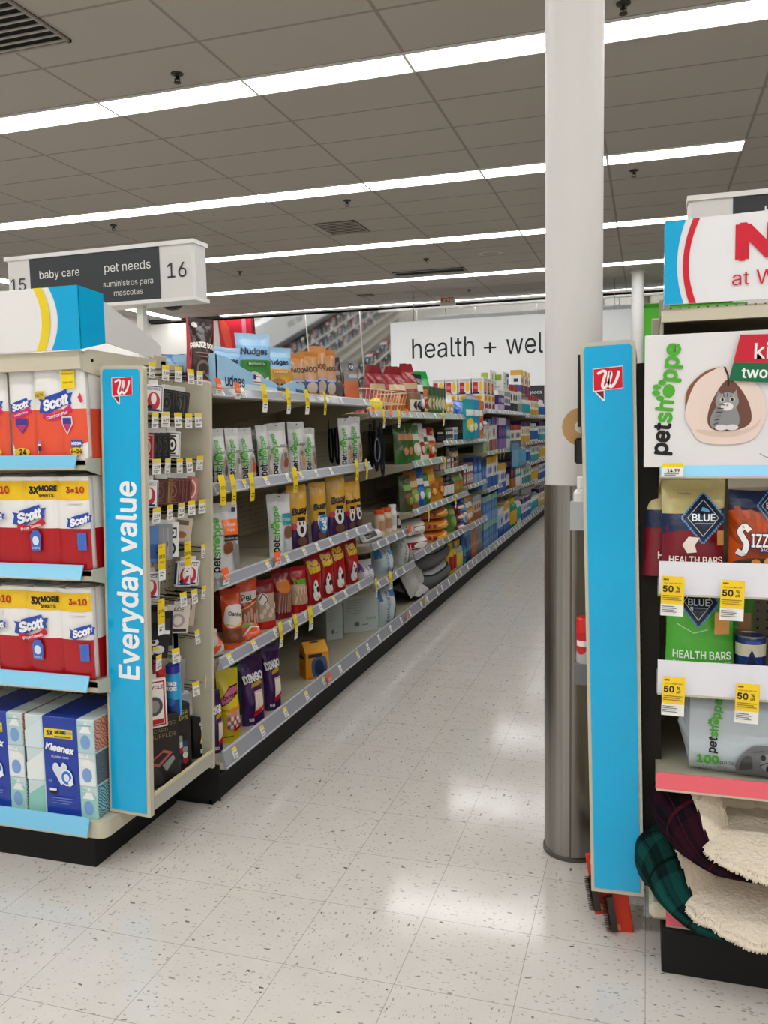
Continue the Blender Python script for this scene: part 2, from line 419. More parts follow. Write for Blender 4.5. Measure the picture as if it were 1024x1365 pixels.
for r in range(5):
    y1 = RY + PER * r; k = -6; n = 0
    rows = []
    while True:
        x0 = RX + 4 * FT * k; x1 = x0 + 4 * FT; k += 1
        if x0 < XBEG[r] - .35: continue
        if x1 > XEND[r] + .3: break
        rows.append((x0, x1))
    for n, (x0, x1) in enumerate(rows):
        lamp(x0, x1, y1 - FT, y1, '%s lit ceiling panel %s, counting from the window wall' % (ORD[n], ROWS[r]) if False else '%s lit ceiling panel from the white side wall, %s' % (ORD[n], ROWS[r]), 'lit ceiling panels')
for i in range(5):
    lamp(-10.2, -9.9, 17.0 - 1.22 * (i + 1), 17.0 - 1.22 * i, '%s lit ceiling panel of the strip along the white side wall, from the corner' % ORD[i], 'lit ceiling panels')
for r in range(-5, 0):      # the rows overhead and behind: one strip each
    y1 = RY + PER * r; g = G(); g.box(-9.2, 8.4, y1 - FT, y1, CEIL - .012, CEIL - .0008, LAMP)
    g.build('ceiling_light', label='%s long lit ceiling strip over the cross aisle, counting back' % ORD[-r - 1], category='ceiling light', group='lamp strips overhead')
# ------------------------------------------------------------------ things on the ceiling
def sprinkler(x, y, place):
    o = empty('sprinkler', (x, y, CEIL)); g = G(); g.lathe([(.045, 0), (.045, -.006), (.03, -.014), (.012, -.016)], ('2c2926', 'paint'), 16); g.build('escutcheon', o)
    g = G(); g.lathe([(.011, -.014), (.011, -.04)], ('38342f', 'metal'), 8); g.box(-.02, -.016, -.004, .004, -.06, -.03, ('38342f', 'metal')); g.box(.016, .02, -.004, .004, -.06, -.03, ('38342f', 'metal')); g.box(-.02, .02, -.004, .004, -.036, -.03, ('38342f', 'metal')); g.build('spray_head', o)
    g = G(); g.lathe([(.026, -.06), (.026, -.064)], ('38342f', 'metal'), 14); g.build('deflector', o)
    reg(o, 'small dark fire sprinkler', place, 'sprinkler', group='ceiling sprinklers')
for px, py, pl in ((236, 98, 'before the closest row of lamps'), (463, 267, 'behind the second lamp row, by the air vent'), (151, 300, 'above the aisle sign board'), (845, 227, 'between the white column and the blue header'), (568, 345, 'by the round speaker grille'), (320, 362, 'beside the end of the aisle sign'), (831, 4, 'beside the top of the white column'), (625, 386, 'beside the exit sign')):
    p = P(px, py, 'z', CEIL); sprinkler(p.x, p.y, pl)
def vent(x0, x1, y0, y1, label, n, dark='141312'):
    o = empty('air_vent', ((x0 + x1) / 2, (y0 + y1) / 2, CEIL), label=label, category='air vent')
    w, d = (x1 - x0) / 2, (y1 - y0) / 2
    g = G(); g.box(-w, w, -d, d, -.006, -.001, (dark, 'matte')); g.build('duct_opening', o)
    g = G(); t = .02
    for a in ((-w, w, -d, -d + t), (-w, w, d - t, d), (-w, -w + t, -d, d), (w - t, w, -d, d)): g.box(*a, -.02, -.006, ('8d8780', 'paint'))
    g.build('vent_frame', o)
    for i in range(n):
        g = G(); y = -d + (i + .5) * 2 * d / n; g.box(-w + t, w - t, y - .004, y + .012, -.016, -.008, ('a8a29a', 'paint'), rot=None); g.build('vent_slat', o)
vent(-4.2, -3.58, 4.28, 4.88, 'square slatted air vent before the closest lamp row', 8)
vent(-3.95, -3.43, 10.0, 10.6, 'square slatted air vent between the third lamps and second row', 8)
vent(-4.0, -2.82, 13.5, 13.8, 'long dark open vent before the fourth row of lamps', 0)
vent(-5.25, -4.98, 15.45, 15.6, 'small dark vent near the mirrored wall top', 2)
o = empty('dome_camera', (-8.7, 14.5, CEIL)); g = G(); g.lathe([(.24, 0), (.24, -.05)], ('d8d5d0', 'paint'), 24); g.build('mounting_ring', o)
g = G(); g.lathe([(.215, -.05), (.205, -.1), (.17, -.16), (.11, -.2), (.04, -.215), (.001, -.216)], ('0c0b0b', 'gloss'), 28); g.build('dome', o)
o['label'] = 'black dome camera hanging from the ceiling behind the aisle sign'; o['category'] = 'camera'
p = P(654, 337, 'z', CEIL); g = G(); g.lathe([(.17, 0), (.17, -.008), (.14, -.014), (.001, -.014)], ('b9b3ab', 'paint'), 28); o = g.build('ceiling_speaker', None, p); o['label'] = 'round pale speaker grille set in the ceiling tiles'; o['category'] = 'speaker'
g = G(); g.lathe([(.13, -.0145), (.12, -.018), (.001, -.018)], ('a29c94', 'matte'), 24); g.build('grille', o)
# exit sign
p = P(597, 400, 'y', 16.4); o = empty('exit_sign', (p.x, 16.4, p.z)); g = G(); g.box(-.15, .15, -.03, .03, -.115, .115, ('e6e3dd', 'paint'), .008); g.build('housing', o)
g = G(); front_art(g, [('r', .06, .1, .94, .9, 'c9c2b6'), ('t', 'EXIT', .5, .5, .62, mat('d01f1f', 'gloss'), {'bold': .03, 'w': .8})], -.15, .15, -.031, -.115, .115, .001); g.build('lettering', o)
g = G(); g.box(-.012, .012, -.012, .012, .115, CEIL - p.z - .053, ('d8d5d0', 'paint')); g.build('hanger', o)
o['label'] = 'exit sign with red letters hanging before the mirrors'; o['category'] = 'sign'
# ------------------------------------------------------------------ columns
def column(x, y, r, label, sleeve):
    o = empty('column', (x, y, 0), label=label, category='column')
    g = G(); g.lathe([(r, sleeve), (r, CEIL - .002)], ('d5d3d0', 'paint'), 40); g.build('shaft', o)
    if sleeve:
        m = N('steel_reflection_streaks'); tc = m.n('TexCoord'); mp = m.n('Mapping'); mp.inputs['Scale'].default_value = (4, 4, .05); nz = m.n('TexNoise'); nz.inputs['Scale'].default_value = 14  # vertical streaks in the base colour imitate reflections on the steel
        m.l(tc.outputs['Object'], mp.inputs[0]); m.l(mp.outputs[0], nz.inputs['Vector']); m.l(m.mix(nz.outputs['Fac'], '7f7c78', 'b3b0ac'), m.b.inputs['Base Color']); m.b.inputs['Metallic'].default_value = 1; m.b.inputs['Roughness'].default_value = .33
        g = G(); g.lathe([(r + .004, .0), (r + .004, sleeve + .002), (r, sleeve + .002)], m.m, 40); g.box(-.003, .003, -r - .007, -r - .003, .01, sleeve, ('6a655f', 'metal')); g.build('steel_sleeve', o)
        g = G(); g.lathe([(r + .009, 0), (r + .009, .012), (r + .004, .014)], ('6a6762', 'metal'), 40); g.build('base_ring', o)
    else:
        g = G(); g.lathe([(r * 1.25, CEIL - .03), (r * 1.25, CEIL - .002)], ('c9c6c2', 'paint'), 30); g.build('collar', o)
column(-.222, 2.745, .088, 'round white column with a steel sleeve beside the blue panel', 1.217)
column(-.17, 14.94, .1, 'plain white column standing before the big aisle-end sign', 0)
# ------------------------------------------------------------------ back wall: soffit boards, leaning mirrors, signs
MIR = bpy.data.materials.new('mirror_glass'); MIR.use_nodes = True; _b = MIR.node_tree.nodes['Principled BSDF']
_b.inputs['Metallic'].default_value = 1; _b.inputs['Roughness'].default_value = .04; _b.inputs['Base Color'].default_value = (.8, .82, .82, 1)
MT, MB_ = (16.95, 3.86), (17.2, 2.3)       # top and bottom edge of the leaning band (y, z)
def lean(g, x0, x1, m, th=.03, dz=0):
    g.prism([(MT[0], MT[1]), (MT[0] + th, MT[1]), (MB_[0] + th, MB_[1]), (MB_[0], MB_[1])], 'x', x0, x1, m)
g = G(); lean(g, XL, -9.05, ('e4e2de', 'paint')); g.build('trim_2', kind='structure')
o = G(); lean(o, -9.04, -8.2, ('d22336', 'paper')); o = o.build('wall_poster', label='red poster with pale curved stripes high beside the mirrors', category='poster')
g = G(); sl = (MB_[0] - MT[0]) / (MB_[1] - MT[1])
decal(g, [('p', [(.1, 0), (.3, 0), (.36, .5), (.3, .9), (.18, 1), (.02, 1), (.2, .5)], 'e8543c'), ('p', [(.62, 0), (.72, 0), (.8, 1), (.68, 1)], 'e77a93'), ('p', [(.9, 0), (1, 0), (1, 1), (.95, 1)], '8f1230')], .84, 1.56, lambda x, z, e: (-9.04 + x, MB_[0] + sl * z - e * 2, MB_[1] + z), eps=.002); g.build('printed_pattern', o)
x = -8.18; i = 0
while x < 3.0:
    o = empty('wall_mirror', (x + .61, (MT[0] + MB_[0]) / 2, MB_[1]))
    g = G(); g.prism([(MT[0] - o.location.y, MT[1] - MB_[1]), (MT[0] - o.location.y + .02, MT[1] - MB_[1]), (MB_[0] - o.location.y + .02, 0), (MB_[0] - o.location.y, 0)], 'x', -.595, .595, MIR); g.build('mirror_glass', o)
    g = G(); g.prism([(MT[0] - o.location.y - .01, MT[1] - MB_[1]), (MT[0] - o.location.y + .02, MT[1] - MB_[1]), (MB_[0] - o.location.y + .02, 0), (MB_[0] - o.location.y - .01, 0)], 'x', .596, .622, ('d5d6d6', 'paint')); g.build('edge_strip', o)
    reg(o, 'leaning wall mirror panel', 'high on the back wall', 'mirror', x, 'from the red poster', 'leaning mirror panels'); x += 1.22
g = G(); g.box(-5.3, 3.0, 16.82, 16.88, 3.8, 3.84, ('e9e8e5', 'paint')); o = g.build('rail', label='thin white rail running above the mirrors', category='rail')
# big hanging department sign
def sign_board(name, x0, x1, y, z0, z1, th, label, cat, m=('eceef0', 'paint')):
    o = empty(name, ((x0 + x1) / 2, y, z0), label=label, category=cat); w = (x1 - x0) / 2
    g = G(); g.box(-w, w, 0, th, 0, z1 - z0, m, .004); g.build('board', o)
    return o, w, z1 - z0
o, w, h = sign_board('department_sign', -4.68, -.11, 15.6, 2.075, 3.42, .06, 'big white hanging sign reading health and wellness', 'sign')
g = G(); front_art(g, [('t', 'health', .223, .62, .27, '1b1c1f', {'w': .26, 'fit': 1}), ('t', '+', .418, .61, .22, '1b1c1f', {'w': .05, 'fit': 1}), ('t', 'wellness', .667, .62, .27, '1b1c1f', {'w': .368, 'fit': 1})], -w, w, -.001, 0, h, .002); g.build('lettering', o)
for sx in (-w * .8, w * .8):
    g = G(); g.tube([(sx, .03, h), (sx, .03, CEIL - 2.075)], .006, ('9a9a98', 'metal')); g.build('hanging_wire', o)
o, w, h = sign_board('department_sign', -.1, 1.6, 15.62, 2.075, 3.42, .06, 'bright green hanging sign beside the big white one', 'sign', ('55c72b', 'paint'))
g = G(); g.tube([(0, .03, h), (0, .03, CEIL - 2.075)], .006, ('9a9a98', 'metal')); g.build('hanging_wire', o)
# wall department behind the aisle end
g = G(); g.box(-7.5, 3, 17.3, 17.34, 1.98, 2.2, ('cfcdc8', 'paint')); o = g.build('wall_sign', label='pale wall board with dark lettering below the mirrors', category='sign')
g = G(); front_art(g, [('t', 'restrooms', .5, .5, .85, '232323', {'w': .9, 'bold': .02})], -5.0, -3.3, 17.298, 1.97, 2.2, .002); g.build('lettering', o)
_a, _b = P(684, 540, 'y', 13.72), P(742, 512, 'y', 13.72)
o, w, h = sign_board('aisle_sign', _a.x, _b.x, 13.72, _a.z, _b.z, .05, 'small grey aisle sign standing at the far aisle end', 'sign', ('d9d8d5', 'paint'))
g = G(); front_art(g, [('r', 0, .04, .72, .96, '3a3b3d'), ('t', 'paper goods', .36, .64, .2, WHITE, {'w': .6}), ('t', 'productos', .36, .32, .13, WHITE, {'w': .5}), ('t', '1', .82, .5, .4, '2b2b2b')], -w, w, -.001, 0, h, .002); g.build('lettering', o)
for sx in (-w * .7, w * .7):
    g = G(); g.box(sx - .012, sx + .012, .012, .036, -_a.z, -.001, ('9a9a98', 'paint')); g.build('post', o)
g = G(); g.box(-3.2, 1.2, 16.6, 17.2, 1.5, 2.05, ('1d1d1e', 'matte')); g.box(-3.1, 1.1, 16.59, 16.6, 1.86, 1.94, ('dcdcdc', 'paint')); g.box(-3.2, 1.2, 16.7, 17.2, 0, 1.5, ('6d6a65', 'paint')); o = g.build('wall_cabinet', label='dark wall counter with a pale stripe behind the aisle end', category='counter')
# ------------------------------------------------------------------ aisle sign 15 / 16 and its neighbour
def aisle_sign(cx, y, z0, label, art, side):
    W_, H_, T_ = .9, .225, .1
    o = empty('aisle_sign', (cx, y, z0), label=label, category='sign')
    g = G(); g.box(-W_ / 2, W_ / 2, 0, T_, 0, H_, ('dedddb', 'paint'), .01); g.build('board', o)
    g = G(); g.box(-W_ / 2 - .004, W_ / 2 + .004, -.008, T_ + .004, H_ - .012, H_ + .004, ('ecebe9', 'paint')); g.box(-W_ / 2 - .004, W_ / 2 + .004, -.008, T_ + .004, -.004, .01, ('ecebe9', 'paint')); g.build('frame_rail', o)
    g = G(); front_art(g, art, -W_ / 2, W_ / 2, -.001, .012, H_ - .012, .0012); g.build('lettering', o)
    for sx in (-.17, .17):
        g = G(); g.box(sx - .015, sx + .015, T_ / 2 - .015, T_ / 2 + .015, -.32, -.004, ('e2e0dc', 'paint')); g.build('post', o)
    return o
s = aisle_sign(-2.14, 3.0, 1.926, 'white aisle sign with dark panel reading baby care and pet needs', [('r', .135, -.02, .83, 1.02, '3a3e42'),
    ('t', '15', .065, .5, .36, '33363a', {'w': .085}), ('t', '16', .915, .52, .36, '33363a', {'w': .095}), ('t', 'baby care', .3, .66, .2, 'eeeeee', {'w': .22}), ('t', 'pet needs', .665, .68, .2, 'eeeeee', {'w': .24}),
    ('t', 'cuidado del bebé', .3, .3, .12, 'e2e2e2', {'w': .24}), ('t', 'suministros para', .665, .36, .13, 'e2e2e2', {'w': .26}), ('t', 'mascotas', .665, .17, .13, 'e2e2e2', {'w': .15})], 1)
s.rotation_euler.z = rad(-1)
s = aisle_sign(.572, 3.0, 1.91, 'white aisle sign with dark panel behind the red lettered header', [('r', .15, -.02, .85, 1.02, '33363a'), ('t', 'beauty', .35, .72, .2, 'eeeeee', {'w': .2})], 1)
# ================================================================== shelving
CHAN, CHAN_D = ('9a9da6', 'gloss'), ('70737a', 'gloss')
YEL, ORG, TAGW = 'f3d321', 'f0652a', 'efeeea'
def small_tag(parent, p, col=YEL, w=.032, h=.05, ry=0, name='price_tag', face='x', price=None):
    """white price ticket with a coloured head on a face looking to +X or -Y"""
    g = G(); t = .0012
    if face == 'x':
        g.box(0, t, -w / 2, w / 2, -h / 2, h / 2, TAGW); mp = lambda u, z, e: (t + e, -w / 2 + u, -h / 2 + z)
    else:
        g.box(-w / 2, w / 2, -t, 0, -h / 2, h / 2, TAGW); mp = lambda u, z, e: (-w / 2 + u, -t - e, -h / 2 + z)
    art = [('r', 0, .72, 1, 1, col), ('t', price or random.choice(['4.99', '7.99', '3.49', '2.99', '5.79']), .55, .47, .24, '2a2a2a', {'w': .7, 'bold': .02}), ('r', .12, .2, .8, .25, '77757a'), ('r', .12, .1, .65, .15, '77757a')]
    decal(g, art, w, h, mp, eps=.0005)
    o = g.build(name, parent, p, (0, ry, 0) if face == 'x' else (ry, 0, 0)); return o
def hang_tag(parent, p, col=YEL, w=.04, h=.125, foot=.3):
    """long curling sale ticket clipped over a shelf lip, hanging below it"""
    g = G(); n = 9
    def S(u, v):
        s = v * h
        return (.004 + .012 * math.sin(v * 2.2) - .01 * v, (u - .5) * w + .006 * v, .03 - s + (.012 * v if v > .5 else 0))
    us = [0, .5, 1]; vs = [i / n for i in range(n + 1)]
    g.grid(S, us, vs, mfn=lambda u, v: mat(TAGW if v > 1 - foot else col))
    d = col if col != YEL else '4a4420'
    decal(g, [('r', .2, .25, .8, .285, '3d3a30'), ('r', .15, .16, .7, .19, '3d3a30'), ('t', '2/$5' if col == YEL else 'NEW', .5, .62, .16, '33301f' if col == YEL else 'fbe9dc', {'w': .8})], w, h,
          lambda x, z, e: tuple(a + b for a, b in zip(S(x / w, 1 - z / h), (e * 2, 0, 0))), curved=6, eps=.0008)
    lab = {'label': 'orange sale ticket'} if col == ORG else ({'label': 'yellow sale ticket'} if foot > 0 else {'label': 'plain yellow ticket'})
    return g.build('sale_tag', parent, p, (0, 0, random.uniform(-.1, .1)), **lab)
XB = -2.07      # spine face of the aisle run
LIPX = -1.5
E_ = [2.73 + .9144 * k for k in range(13)]
def bay(y0, y1, levels, desc, place, base=(.215, .147), near=False, pegs=False, xl=LIPX, side=1, order=None):
    """one gondola section: levels = [(lip top, lip bottom, lip x, y0, y1)]"""
    o = empty('shelving_bay', (XB, y0, 0)); L = y1 - y0; D = xl - XB
    g = G(); g.box(-.03, 0, 0, L, .1, 1.62, PEG_X); g.build('back_panel', o)
    g = G(); g.box(-.03, .02, -.008, .022, .02, 1.66, BEIGE_D, .003); g.build('upright', o)
    g = G(); g.box(0, D - .004, .001, L - .001, .14, .17, ('b7b09b', 'paint'), .004); g.build('base_deck', o)
    g = G(); g.box(D - .07, D - .055, 0, L, .0, .142, ('141414', 'rubber')); g.box(D - .056, D - .05, 0, L, .09, .1, ('222222', 'rubber'))
    if y0 == E_[0]: g.box(-.03, D - .06, 0, .012, .0, .14, ('141414', 'rubber')); g.box(-.03, D - .02, -.004, .0, .02, .16, ('1b1b1b', 'rubber'))
    g.build('kick_plate', o)
    def channel(par, zt, zb, xf, ya, yb):
        g = G(); h = zt - zb
        g.prism([(xf - .012, zt - zb), (xf - .006, zt - zb), (xf + .01, .004), (xf + .012, -.002), (xf - .002, -.002)], 'y', ya, yb, CHAN)
        g.prism([(xf - .008, h + .001), (xf - .004, h + .001), (xf - .002, h - .006), (xf - .007, h - .006)], 'y', ya, yb, ('c3c5ca', 'gloss'))
        g.prism([(xf + .012, .0), (xf + .014, .002), (xf + .013, .007), (xf + .009, .007)], 'y', ya, yb, ('c3c5ca', 'gloss'))
        return g.build('price_channel', par)
    tl = math.atan2(.02, .04)
    made = []
    for zt, zb, xf, ya, yb in levels:
        d = xf - XB; zs = zb + .02
        s = G(); s.box(.002, d - .012, ya + .002, yb - .002, zs - .012, zs, ('b3ac97', 'paint'))
        s.box(d - .016, d - .004, ya + .002, yb - .002, zb - .006, zs, ('b3ac97', 'paint'))
        for yy in (ya + .004, yb - .008):
            s.prism([(.002, zb - .13), (.03, zb - .13), (d - .012, zb - .01), (d - .012, zs), (.002, zs)], 'y', yy, yy + .004, BEIGE_D)
        so = s.build('shelf', o); made.append(so)
        c = channel(so, zt, zb, d, ya, yb); c.location.z = zb
        n = max(3, int((yb - ya) / .17))
        for i in range(n):
            yy = ya + (i + .35 + .3 * random.random()) * (yb - ya) / n
            if random.random() < .8: small_tag(so, (d + .004, yy, (zt + zb) / 2 + .001), random.choice([YEL, TAGW, YEL, TAGW]), .034, .038, -tl)
    c = channel(o, *base, D, 0, L); c.location.z = base[1]; c.name = 'base_channel'
    n = int(L / .2)
    for i in range(n): small_tag(c, (D + .004, (i + .3 + .4 * random.random()) * L / n, .034), random.choice([YEL, TAGW]), .034, .042, -tl * .7)
    SHELF[len(SHELF)] = made
    reg(o, desc, place, 'shelving bay', y0)
    return o
random.seed(4)
Y0, BW = 2.73, .9144
E_ = [Y0 + BW * k for k in range(13)]
def lv(zt, zb, a=None, b=None, xf=LIPX): return (zt, zb, xf, a, b)
def mk(k, lvls, desc, place, **kw):
    return bay(E_[k], E_[k + 1], [(zt, zb, LIPX, 0, BW) for zt, zb in lvls], desc, place, **kw)
bays = []; SHELF = {}
bays.append(mk(0, [(1.575, 1.535), (1.222, 1.18), (.874, .83), (.572, .53)], 'shelving bay beside the card rack', 'holding white pouches and twin purple bags'))
bays.append(mk(1, [(1.575, 1.535), (1.222, 1.18), (.874, .83), (.572, .53)], 'shelving bay', 'holding the gold pouches and the lone gabled carton'))
bays.append(mk(2, [(1.518, 1.475), (.752, .71), (.517, .472)], 'shelving bay', 'with the wire basket on top and white pad packs'))
bays.append(mk(3, [(1.518, 1.475), (1.188, 1.143), (.857, .816), (.56, .512)], 'shelving bay', 'with the grey pet beds on its base'))
bays.append(mk(4, [(1.518, 1.475), (1.305, 1.27), (1.082, 1.047), (.856, .816), (.553, .506)], 'shelving bay of many shelves', 'just past the grey pet beds'))
bays.append(mk(5, [(1.465, 1.43), (1.303, 1.268), (.896, .862), (.545, .495)], 'shelving bay', 'topped by blue wrapped packs'))
bays.append(mk(6, [(1.588, 1.545), (1.168, 1.13), (.8, .762)], 'shelving bay', 'topped by white cartons with red panels'))
bays.append(mk(7, [(1.588, 1.545), (1.165, 1.125), (.69, .655)], 'shelving bay', 'holding the purple packs'))
bays.append(mk(8, [(1.588, 1.545), (1.15, 1.11), (.68, .64)], 'shelving bay', 'with the small blue rack clipped on'))
bays.append(mk(9, [(1.56, 1.52), (1.2, 1.16), (.92, .88), (.66, .62)], 'far shelving bay of pale bottles', 'under the big hanging sign'))
bays.append(mk(10, [(1.56, 1.52), (1.2, 1.16), (.92, .88), (.62, .58)], 'last but one shelving bay', 'of yellow and white goods'))
bays.append(mk(11, [(1.56, 1.52), (1.2, 1.16), (.92, .88), (.62, .58)], 'last shelving bay', 'at the far end of the run'))
def shelf_of(b, i): return SHELF[b][i]
def tag_px(b, i, px, py, col=YEL, **kw):
    p = P(px, py, 'x', LIPX + .012)
    b = max([0] + [k for k in range(12) if E_[k] <= p.y]); s = bays[b]; p.y = max(p.y, E_[0] + .03)
    sh = min(SHELF[b], key=lambda q: abs(max(v.co.z for v in q.data.vertices) - .03 - p.z))
    return hang_tag(sh, (p.x - XB, p.y - s.location.y, p.z), col, **kw)
# sale tickets clipped to the lips of the two near bays
for b, i, px, py, col, kw in [(0, 0, 278, 514, ORG, dict(w=.05, h=.075)), (0, 0, 314, 520, ORG, dict(w=.05, h=.075)), (0, 0, 350, 522, YEL, {}), (0, 0, 382, 526, YEL, {}), (1, 0, 407, 528, YEL, {}), (1, 0, 431, 530, YEL, dict(foot=0)),
    (0, 1, 285, 645, YEL, dict(foot=0)), (0, 1, 308, 643, YEL, dict(foot=0)), (0, 1, 333, 640, YEL, dict(foot=0)), (0, 1, 391, 632, YEL, dict(foot=0)), (1, 1, 474, 620, YEL, dict(foot=0)), (1, 1, 487, 619, YEL, dict(foot=0)),
    (0, 2, 287, 772, ORG, dict(w=.05, h=.075)), (0, 2, 368, 745, ORG, dict(w=.05, h=.075)), (0, 3, 372, 838, YEL, {}), (0, 3, 392, 828, YEL, {}), (1, 3, 412, 817, YEL, {}),
    (2, 0, 496, 549, ORG, dict(w=.06, h=.07)), (2, 0, 510, 552, YEL, {}), (2, 0, 519, 552, ORG, dict(w=.06, h=.07)), (2, 0, 530, 552, YEL, {}), (2, 0, 541, 551, ORG, dict(w=.06, h=.06)), (3, 0, 590, 553, YEL, {}),
    (2, 2, 500, 778, YEL, {}), (2, 2, 519, 768, YEL, {}), (2, 1, 545, 707, ORG, dict(w=.07, h=.08)), (3, 1, 592, 614, YEL, {}), (3, 2, 570, 680, YEL, {}), (4, 3, 606, 664, YEL, {}), (4, 0, 626, 554, YEL, {}), (6, 1, 661, 603, YEL, {}), (6, 1, 666, 602, YEL, {}), (7, 1, 671, 601, YEL, {})]:
    tag_px(b, i, px, py, col, **kw)
for px, py, col in ((437, 905, ORG), (541, 822, ORG), (566, 803, YEL), (660, 730, YEL)):
    p = P(px, py, 'x', LIPX + .014); k = max(i for i in range(12) if E_[i] <= p.y); s = bays[k]
    hang_tag(s, (p.x - XB, p.y - s.location.y, p.z), col, w=.05, h=.08)
# the far side of the run, its top spine and the shelving across the aisle
g = G(); g.box(-.04, .0, 0, BW * 12, 1.6, 1.64, BEIGE, .003); g.build('top_rail', None, (XB, Y0, 0), label='long beige rail along the top of the aisle shelving', category='rail')
# ------------------------------------------------------------------ end displays
BLUE_S = ('35b4e2', 'gloss')
SKY = ('7fcbee', 'gloss')
def lip_front(par, x0, x1, y, zt, zb, m, name='price_strip', tilt=.018):
    g = G(); g.prism([(y + tilt, zt - zb), (y + tilt + .004, zt - zb), (y + .006, 0), (y, 0)], 'x', x0, x1, m); g.box(x0, x1, y - .001, y + .008, -.005, .0, ('c3bda8', 'paint'))
    return g.build(name, par, (0, 0, zb))
ED = empty('end_display', (-2.1, 2.45, 0), label='beige end display stocked with paper towels and tissue boxes', category='shelving')
ex0, ex1, ey0, ey1 = -.456, .456, -.255, .2
g = G(); g.box(ex0, ex1, ey1, ey1 + .03, .1, 1.66, PEG_Y); g.build('back_panel', ED)
for x in (ex0, ex1 - .03):
    g = G(); g.box(x, x + .03, ey1 - .03, ey1 + .04, .12, 1.68, BEIGE, .003); g.build('upright', ED)
g = G(); g.box(ex0, ex1 - .055, ey0 + .02, .262, 0, .118, ('0f0f0f', 'rubber'), .003); g.build('kick_plate', ED)
g = G()
oc = [(ex0, ey0), (ex1 - .03, ey0)] + [(ex1 - .03 + .03 * math.sin(rad(a)), ey0 + .03 - .03 * math.cos(rad(a))) for a in (15, 30, 45, 60, 75, 90)] + [(ex1, ey1), (ex0, ey1)]
g.prism(oc, 'z', .112, .165, ('c9c2ab', 'paint')); d = g.build('base_deck', ED); lip_front(ED, ex0, ex1 - .05, ey0 - .024, .18, .128, SKY)
for zt, zb in ((1.344, 1.304), (.999, .957), (.643, .6)):
    g = G(); zs = zb + .022; g.box(ex0 + .005, ex1 - .005, ey0 + .01, ey1, zs - .014, zs, ('b3ac97', 'paint')); g.box(ex0, ex1 - .002, ey0 + .01, ey0 + .022, zb - .008, zs, ('b3ac97', 'paint'))
    for x in (ex0 + .001, ex1 - .005): g.prism([(ey0 + .012, zb - .008), (ey0 + .012, zs + .006), (ey1, zs), (ey1, zb - .12), (ey1 - .05, zb - .12)], 'x', x, x + .004, ('c2bba5', 'paint'))
    s = g.build('shelf', ED); lip_front(s, ex0, ex1 - .035, ey0 - .006, zt, zb, SKY)
# canopy shelf with header above
g = G(); g.box(ex0, ex1 - .004, ey0 + .02, ey1, 1.646, 1.66, ('a9a28d', 'paint')); g.box(ex0, ex1 - .004, ey0 + .008, ey0 + .022, 1.606, 1.661, ('cbc4ae', 'paint'))
for x in (ex0, ex1 - .006): g.prism([(ey0 + .02, 1.6), (ey0 + .02, 1.65), (ey0 + .05, 1.668), (ey1 + .03, 1.66), (ey1 + .03, 1.55), (ey1 - .04, 1.545)], 'x', x, x + .005, ('cbc4ae', 'paint'))
g.build('canopy_shelf', ED)
g = G()
for yy in (-.19,): g.box(ex1 - .001, ex1 + .001, yy - .004, yy + .004, 1.63, 1.638, ('2a2925', 'metal'))
g.build('bolt', ED)
g = G(); g.box(ex1 - .06, ex1 + .002, ey1 + .05, ey1 + .15, 1.5, 1.655, BEIGE, .003); g.build('bracket_post', ED)
# blue, white and yellow header
H = empty('header_sign', (-2.1, 2.19, 1.662), label='blue and white header sign with a yellow arc over paper towels', category='sign')
hx1 = .468; hh = .19
g = G(); g.box(-.5, hx1, 0, .006, 0, hh, ('e9e8e6', 'gloss'), .002); g.prism([(.0, 0), (.125, .028), (.125, hh - .008), (0, hh)], 'x', hx1 - .004, hx1, ('00a8dc', 'gloss')); g.build('panel', H)
g = G(); arcx = lambda r, y0, y1, n=14: [(.62 + r * math.cos(a), .5 + r * 2.1 * math.sin(a)) for a in [rad(y0 + (y1 - y0) * i / n) for i in range(n + 1)]]
def bulge(x, k): return [(x + k * (1 - (2 * t - 1) ** 2), t) for t in [i / 12 for i in range(13)]]
A1, A2, A3 = bulge(.83, .028), bulge(.865, .03), bulge(.892, .03)
AY = bulge(.8, .03)
front_art(g, [('p', A3 + [(1, 1), (1, 0)], ('00a8dc', 'gloss')), ('p', bulge(.835, .028) + bulge(.867, .028)[::-1], ('ecd22d', 'gloss'))], -.5, hx1, -.0005, 0, hh, .0012); g.build('printed_band', H)
g = G(); g.prism([(0, .035), (0, .165), (.05, .155), (.33, .06), (.36, .045), (.36, -.004), (.12, .02)], 'x', .44, .446, ('dedddb', 'gloss')); o = g.build('header_sign', None, (-2.1, 2.31, 1.668), label='plain white tapering board beside the blue header corner', category='sign')
